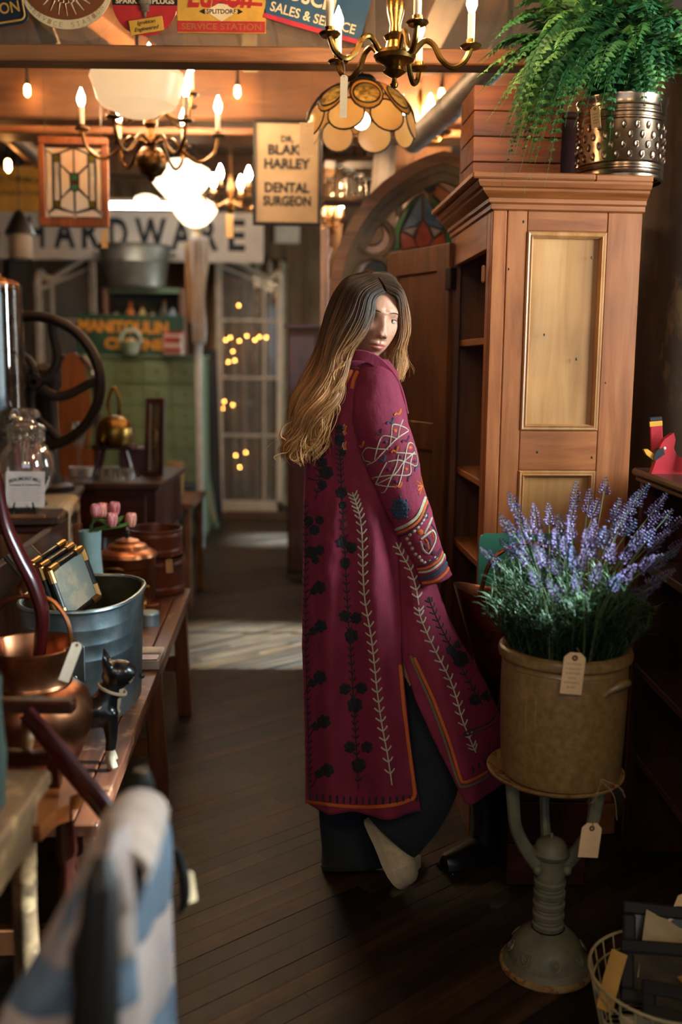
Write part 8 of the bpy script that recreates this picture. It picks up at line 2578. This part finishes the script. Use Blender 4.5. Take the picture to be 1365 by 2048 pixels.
MB().box((0, -.052, .04), (.13, .004, .03)).build('stripe', enr, t); MB().box((0, -.052, .12), (.13, .004, .04)).build('stripe', enr, t)
MB().box((0, 0, .176), (.156, .106, .018), bev=.004).build('lid', enr, t)
# tub on the hutch
a = P(270, 572, YD + .3)
t = thing('galvanized_tub', 'galvanized wash tub on top of the green hutch', 'tub', (a.x, YD + .3, dc_top + h_))
r_ = 72 * YD / FPX; hz_ = P(270, 495, YD + .3).z - (dc_top + h_)
gal = mottled('dull_galvanized', '#5c5548', '#7d7668', 6, .45, .7)
MB().lathe([(.0001, .002), (r_ * .82, .002), (r_ * .84, .02), (r_ * .93, hz_ * .6), (r_ * .945, hz_ * .62), (r_ * .93, hz_ * .66), (r_, hz_), (r_ * .97, hz_), (r_ * .82, .03), (.0001, .03)], 40).build('body', gal, t)
MB().tube([V((math.cos(x) * r_, math.sin(x) * r_, hz_)) for x in [2 * PI * k / 40 for k in range(40)]], .014, 8, closed=True).build('rim', gal, t)
for s_ in (-1, 1): MB().tube(catmull([V((s_ * r_, -.05, hz_ * .8)), V((s_ * (r_ + .04), -.04, hz_ * .85)), V((s_ * (r_ + .04), .04, hz_ * .85)), V((s_ * r_, .05, hz_ * .8))], 12), .008, 8).build('handle', gal, t)
# white post with lace bundle
a = P(398, 715, 7.7)
t = thing('white_post', 'slim white painted post with turned top beside green drawers', 'post', (a.x, 7.7, 0))
zp_ = P(398, 480, 7.7).z
MB().box((0, 0, zp_ / 2), (.05, .05, zp_), bev=.006).build('shaft', plain('cool_white_paint', '#c4c6c6', .6), t)
MB().lathe([(.04, 0), (.05, .02), (.03, .05), (.045, .09), (.0001, .12)], 16, Matrix.Translation((0, 0, zp_))).build('finial', plain('post_finial', '#b39a70', .6), t)
t = thing('lace_cloth', 'white lace cloth bundled and hanging on the slim post', 'cloth', (a.x + .02, 7.62, zp_))
lw = 60 * 7.7 / FPX
zl0 = P(398, 690, 7.65).z
def lcf(u, v):
    w2 = lw * (.62 - .25 * v + .08 * math.sin(v * 9))
    return V(((u - .45) * w2, -.06 + .04 * math.sin(u * 22 + v * 3), -v * (zp_ - zl0) + .01))
m = MB().grid(lcf, 50, 24)
m.build('cloth', cloth('white_lace', '#c0b4a8', '#dcd2c8', sheen=0, wr=.4), t, sharp=80)
m = MB().grid(lambda u, v: V((-.1 + .12 * u, -.035 + .02 * math.sin(u * 15), -.02 - v * .6)), 20, 6); m.build('underlayer', cloth('tan_lace', '#8a6846', '#a5825c', sheen=0), t, sharp=80)
for o in list(t.children): 
    s_ = o.modifiers.new('thick', 'SOLIDIFY'); s_.thickness = .004
# leaning panels and boards
def lean(name, label, cat, top, foot_, w_, th, mat, extra=None):
    t = thing(name, label, cat, foot_)
    MB().beam(top, foot_, w_, th, up=(0, 1, 0), bev=.003).build('panel', mat, t, world=True)
    d = (top - foot_)
    MB().beam(foot_ + d * .1 + V((0, -th * .7, 0)), foot_ + d * .95 + V((0, -th * .7, 0)), w_ * .6, th * .4, up=(0, 1, 0)).build('inset', extra or mat, t, world=True)
ft_ = PZ(438, 1052, 0); lean('leaning_panel', 'tall dark door panel leaning beside the green drawers', 'panel', P(418, 700, ft_.y + .35), V((ft_.x - .04, ft_.y + .05, .02)), .14, .04, M['black'], plain('dark_inset', '#1d1e1c', .6))  # one rigid dark door panel, with no folding leaves
ft_ = PZ(432, 1062, 0); lean('green_board', 'narrow green painted board leaning by the aisle', 'board', P(404, 892, ft_.y + .3), V((ft_.x, ft_.y, .012)), .05, .03, plain('green_board_paint', '#3d5c4c', .5), plain('board_edge', '#8a7a60', .6))
# blue stool
fs_ = PZ(388, 1092, 0)
t = thing('blue_stool', 'dark blue painted stool at the end of green drawers', 'stool', (fs_.x - .06, fs_.y + .1, 0))
blu = plain('dark_blue_paint', '#1e2c3a', .5)
MB().lathe([(.0001, .44), (.13, .44), (.14, .45), (.14, .47), (.0001, .475)], 24).build('seat', blu, t)
for k in range(4):
    q_ = R(45 + 90 * k); MB().tube([V((math.cos(q_) * .09, math.sin(q_) * .09, .44)), V((math.cos(q_) * .14, math.sin(q_) * .14, 0))], .016, 10).build('leg', blu, t)
MB().tube([V((math.cos(2 * PI * k / 20) * .12, math.sin(2 * PI * k / 20) * .12, .2)) for k in range(20)], .009, 6, closed=True).build('ring', blu, t)
# dark wardrobe behind the woman
t, w_, h_ = slab('dark_wardrobe', 'dark wooden wardrobe in shadow behind the woman', 'wardrobe', 576, 690, 655, 6.6, .45, None)
MB().box((0, 0, h_ / 2), (w_, .42, h_ - .01)).build('body', M['wall_dark'], t)
for s_ in (-1, 1):
    d_ = MB().box((s_ * w_ * .245, -.22, h_ / 2), (w_ * .47, .02, h_ - .1), bev=.004).build('door', M['mahog_z'], t)
    MB().sphere((s_ * .03, -.24, h_ * .5), .013, 10, 8).build('knob', M['brass_dark'], d_)
MB().box((0, 0, h_ + .01), (w_ + .06, .48, .03), bev=.006).build('cornice', M['mahog'], t)
# notice on the back wall
t = thing('notice', 'pale paper notice pinned to the back wall boards', 'paper', P(575, 465, 9.98))
MB().box((0, 0, 0), (.24, .004, .2)).build('sheet', M['paper'], t); MB().sphere((0, -.005, .09), .008, 8, 6).build('pin', M['iron'], t)

# ------------------------------------------------------------------ left middle ground
zsb = P(240, 962, 4.8).z
a = P(120, 960, 4.75); b = P(312, 950, 4.75)
t = thing('sideboard', 'dark mahogany sideboard behind the desk with brass kettle', 'sideboard', ((a.x + b.x) / 2, 5.1, 0))
w_ = b.x - a.x + .06
MB().box((0, 0, zsb - .015), (w_, .8, .03), bev=.005).build('top', M['walnut'], t)
MB().box((0, 0, zsb - .15), (w_ - .05, .74, .24), bev=.004).build('body', M['mahog'], t)
for x in (-1, 1):
    for y in (-1, 1): MB().tube([V((x * (w_ / 2 - .06), y * .33, zsb - .2)), V((x * (w_ / 2 - .06), y * .33, 0))], [.03, .018], 12).build('leg', M['mahog_z'], t)
d_ = MB().box((0, -.375, zsb - .14), (w_ - .15, .02, .16), bev=.004).build('drawer', M['mahog'], t); MB().sphere((0, -.395, zsb - .14), .014, 10, 8).build('knob', M['brass_dark'], d_)
# stool on the sideboard
sx_c = P(230, 900, 4.95).x
hst = P(230, 888, 4.95).z - zsb
t = thing('milking_stool', 'small dark splay-legged stool standing on the sideboard', 'stool', (sx_c, 4.95, zsb))
MB().box((0, 0, hst - .012), (.2, .13, .024), bev=.005).build('seat', M['mahog'], t)
for x in (-1, 1):
    for y in (-1, 1): MB().beam((x * .06, y * .04, hst - .02), (x * .1, y * .055, 0), .016, .016).build('leg', M['mahog_z'], t)
# brass kettle on the stool
hkt = P(228, 832, 4.95).z - zsb - hst
t = thing('brass_kettle', 'brass kettle with tall upright handle on the dark stool', 'kettle', (sx_c, 4.95, zsb + hst))
rk_ = 37 * 4.95 / FPX
MB().lathe([(.0001, .001), (rk_ * .95, .001), (rk_, .01), (rk_, hkt * .55), (rk_ * .98, hkt * .6), (rk_ * .8, hkt * .85), (rk_ * .4, hkt), (.0001, hkt * 1.02)], 32).build('body', M['brass'], t)
MB().tube([V((-.03, -rk_ * .9, .04)), V((-.03, -rk_ * 1.3, .05)), V((-.03, -rk_ * 1.5, .02))], [.012, .01, .008], 10).build('spout', M['brass'], t)
zk = hkt
hz_ = P(228, 775, 4.95).z - zsb - hst
MB().tube(catmull([V((-.022, 0, zk * .98)), V((-.03, 0, (zk + hz_) / 2)), V((0, 0, hz_)), V((.03, 0, (zk + hz_) / 2)), V((.022, 0, zk * .98))], 20), .009, 8).build('handle', M['brass'], t)
# small mirror frame on the sideboard
zm = P(305, 800, 4.85).z
t = thing('mirror_frame', 'narrow dark wooden mirror leaning on the sideboard', 'mirror', (P(307, 900, 5.05).x, 5.05, zsb), (R(-6), 0, R(-12)))
mh = zm - zsb; mw = .1
for (x, z, a_, b_) in ((0, mh - .012, mw, .024), (0, .012, mw, .024), (-mw / 2 + .012, mh / 2, .024, mh - .048), (mw / 2 - .012, mh / 2, .024, mh - .048)): MB().box((x, 0, z), (a_, .02, b_), bev=.003).build('frame_side', M['mahog_z'], t)
MB().box((0, .004, mh / 2), (mw - .044, .004, mh - .044)).build('mirror', plain('old_mirror', '#9a8a70', .08, .9), t)
t = thing('purple_box', 'dull purple-brown box on the sideboard behind stool', 'box', (P(280, 925, 5.25).x, 5.27, zsb))
MB().box((0, 0, .055), (.2, .12, .11), bev=.004).build('base', plain('plum_box', '#3a2630', .6), t); MB().box((0, 0, .118), (.205, .125, .015), bev=.004).build('lid', plain('plum_lid', '#4a3440', .6), t)
# goblet, cups and glasses
gz_ = PZ(158, 922, ZD)
t = thing('goblet', 'clear crystal goblet on the sideboard behind the jar', 'goblet', (P(158, 900, 5.1).x, 5.1, zsb))
hg = P(158, 843, 5.1).z - zsb
MB().lathe([(.0001, .002), (.036, .002), (.03, .006), (.007, .012), (.006, hg * .45), (.02, hg * .5), (.036, hg * .65), (.038, hg * .8), (.034, hg), (.032, hg), (.034, hg * .75), (.018, hg * .54)], 28).build('bowl', M['crystal'], t)
MB().lathe([(.0001, .0), (.03, .0), (.037, .003)], 24).build('foot', M['crystal'], t)
for i, (px, lab) in enumerate(((205, 'leftmost small clear glass tumbler on the sideboard'), (222, 'second small clear glass tumbler on the sideboard'), (240, 'third small clear glass tumbler on the sideboard'), (258, 'rightmost small clear glass tumbler on the sideboard'))):
    t = thing('tumbler', lab, 'glass', (P(px, 955, 4.8).x, 4.8, zsb))
    MB().lathe([(.0001, .003), (.018, .003), (.022, .06), (.02, .06), (.016, .01), (.0001, .01)], 20).build('cup', M['crystal'], t)
    MB().tube([V((math.cos(2 * PI * k / 20) * .021, math.sin(2 * PI * k / 20) * .021, .06)) for k in range(20)], .0015, 5, closed=True).build('rim', M['crystal'], t)
for i, (px, lab) in enumerate(((150, 'white china cup at the left end of the sideboard'), (176, 'white china creamer beside the goblet'))):
    c = P(px, 938, 4.95)
    t = thing('china_cup', lab, 'cup', (c.x, 4.95, zsb))
    MB().lathe([(.0001, .002), (.02, .002), (.03, .02), (.034, .05), (.031, .05), (.027, .02), (.0001, .008)], 24).build('bowl', plain('china_%d' % i, '#c4bab0', .25), t)
    MB().tube(catmull([V((.032, 0, .042)), V((.05, 0, .04)), V((.048, 0, .018)), V((.03, 0, .015))], 12), .004, 6).build('handle', plain('china_h_%d' % i, '#c4bab0', .25), t)
# round-topped wooden chair back behind the wheel
a = P(132, 705, 5.8)
t = thing('fiddleback_chair', 'tall round-topped brown wooden chair behind the iron flywheel', 'chair', (a.x - .0, 5.95, 0))
cwd = wood('chair_orange', '#5a2c10', '#7e451a', '#94582a', 'z', 1, .4)
zt_ = a.z
poly = [(-.07, .9)] + [(-.07 - .03 * math.sin(PI * i / 8), .9 + (zt_ - 1.0) * i / 8) for i in range(9)] + [(.07 * math.cos(R(180 - 20 * i)), zt_ - .1 + .1 * math.sin(R(20 * i))) for i in range(1, 9)] + [(.07 + .03 * math.sin(PI * i / 8), zt_ - .1 - (zt_ - 1.0) * i / 8) for i in range(9)] + [(.07, .9)]
MB().prism(poly, -.012, .012).build('splat', cwd, t, sharp=30)
for s_ in (-1, 1):
    MB().tube(catmull([V((s_ * .09, 0, .45)), V((s_ * .13, .0, .9)), V((s_ * .12, 0, zt_ - .15)), V((s_ * .05, 0, zt_ - .02))], 16), .018, 10).build('back_post', M['mahog_z'], t)
    for y in (0, -.36): MB().tube([V((s_ * .15, y, .45)), V((s_ * .17, y, 0))], .02, 10).build('leg', M['mahog_z'], t)
MB().box((0, -.18, .46), (.42, .42, .04), bev=.01).build('seat', cwd, t)
MB().box((0, 0, .7), (.26, .02, .45)).build('lower_splat', cwd, t)
# low table with straw baskets
zlb = P(350, 1000, 5.9).z
a = P(340, 1000, 5.9)
t = thing('low_table', 'rough low wooden table holding straw baskets', 'table', (a.x - .02, 6.05, 0))
MB().box((0, 0, zlb - .015), (.36, .6, .03), bev=.005).build('top', M['rough_y'], t)
for x in (-.14, .14):
    for y in (-.25, .25): MB().box((x, y, zlb / 2 - .015), (.04, .04, zlb - .03), bev=.003).build('leg', M['rough_y'], t)
straw = mottled('straw', '#8a6c3c', '#b08e54', 40, .8, stretch=(1, 1, 4))
for px, lab, hh_ in ((352, 'tall golden straw basket on the low table', 925), (325, 'shorter tan straw basket on the low table', 945)):
    c = P(px, 1000, 5.95); h_ = P(px, hh_, 5.95).z - zlb
    t = thing('straw_basket', lab, 'basket', (c.x, 5.95 + (.0 if px > 340 else .12), zlb))
    MB().lathe([(.0001, .002), (.035, .002), (.045, .02), (.05, h_ * .6), (.045, h_ * .9), (.046, h_), (.04, h_), (.04, .02), (.0001, .02)], 24).build('weave', straw, t)
    MB().tube([V((math.cos(2 * PI * k / 24) * .046, math.sin(2 * PI * k / 24) * .046, h_)) for k in range(24)], .006, 6, closed=True).build('rim', straw, t)
pk = PZ(505, 1006, 0)
t = thing('floor_plank', 'loose wooden plank on the floor before the sash window', 'plank', (pk.x + .1, 9.2, 0))
MB().box((0, 0, .03), (.7, .12, .06), bev=.004).build('board', M['rough_x'], t); MB().box((0, 0, .066), (.5, .06, .012)).build('batten', M['rough_x'], t)

# flat print and stitched-on lettering is one part each, too small to pick apart letter by letter
for o in bpy.data.objects:
    if o.type == 'MESH' and o.name.split('.')[0] in ('lettering', 'writing', 'heading', 'small_print', 'script', 'nail_hole', 'loose_curls'):
        o['kind'] = 'stuff'
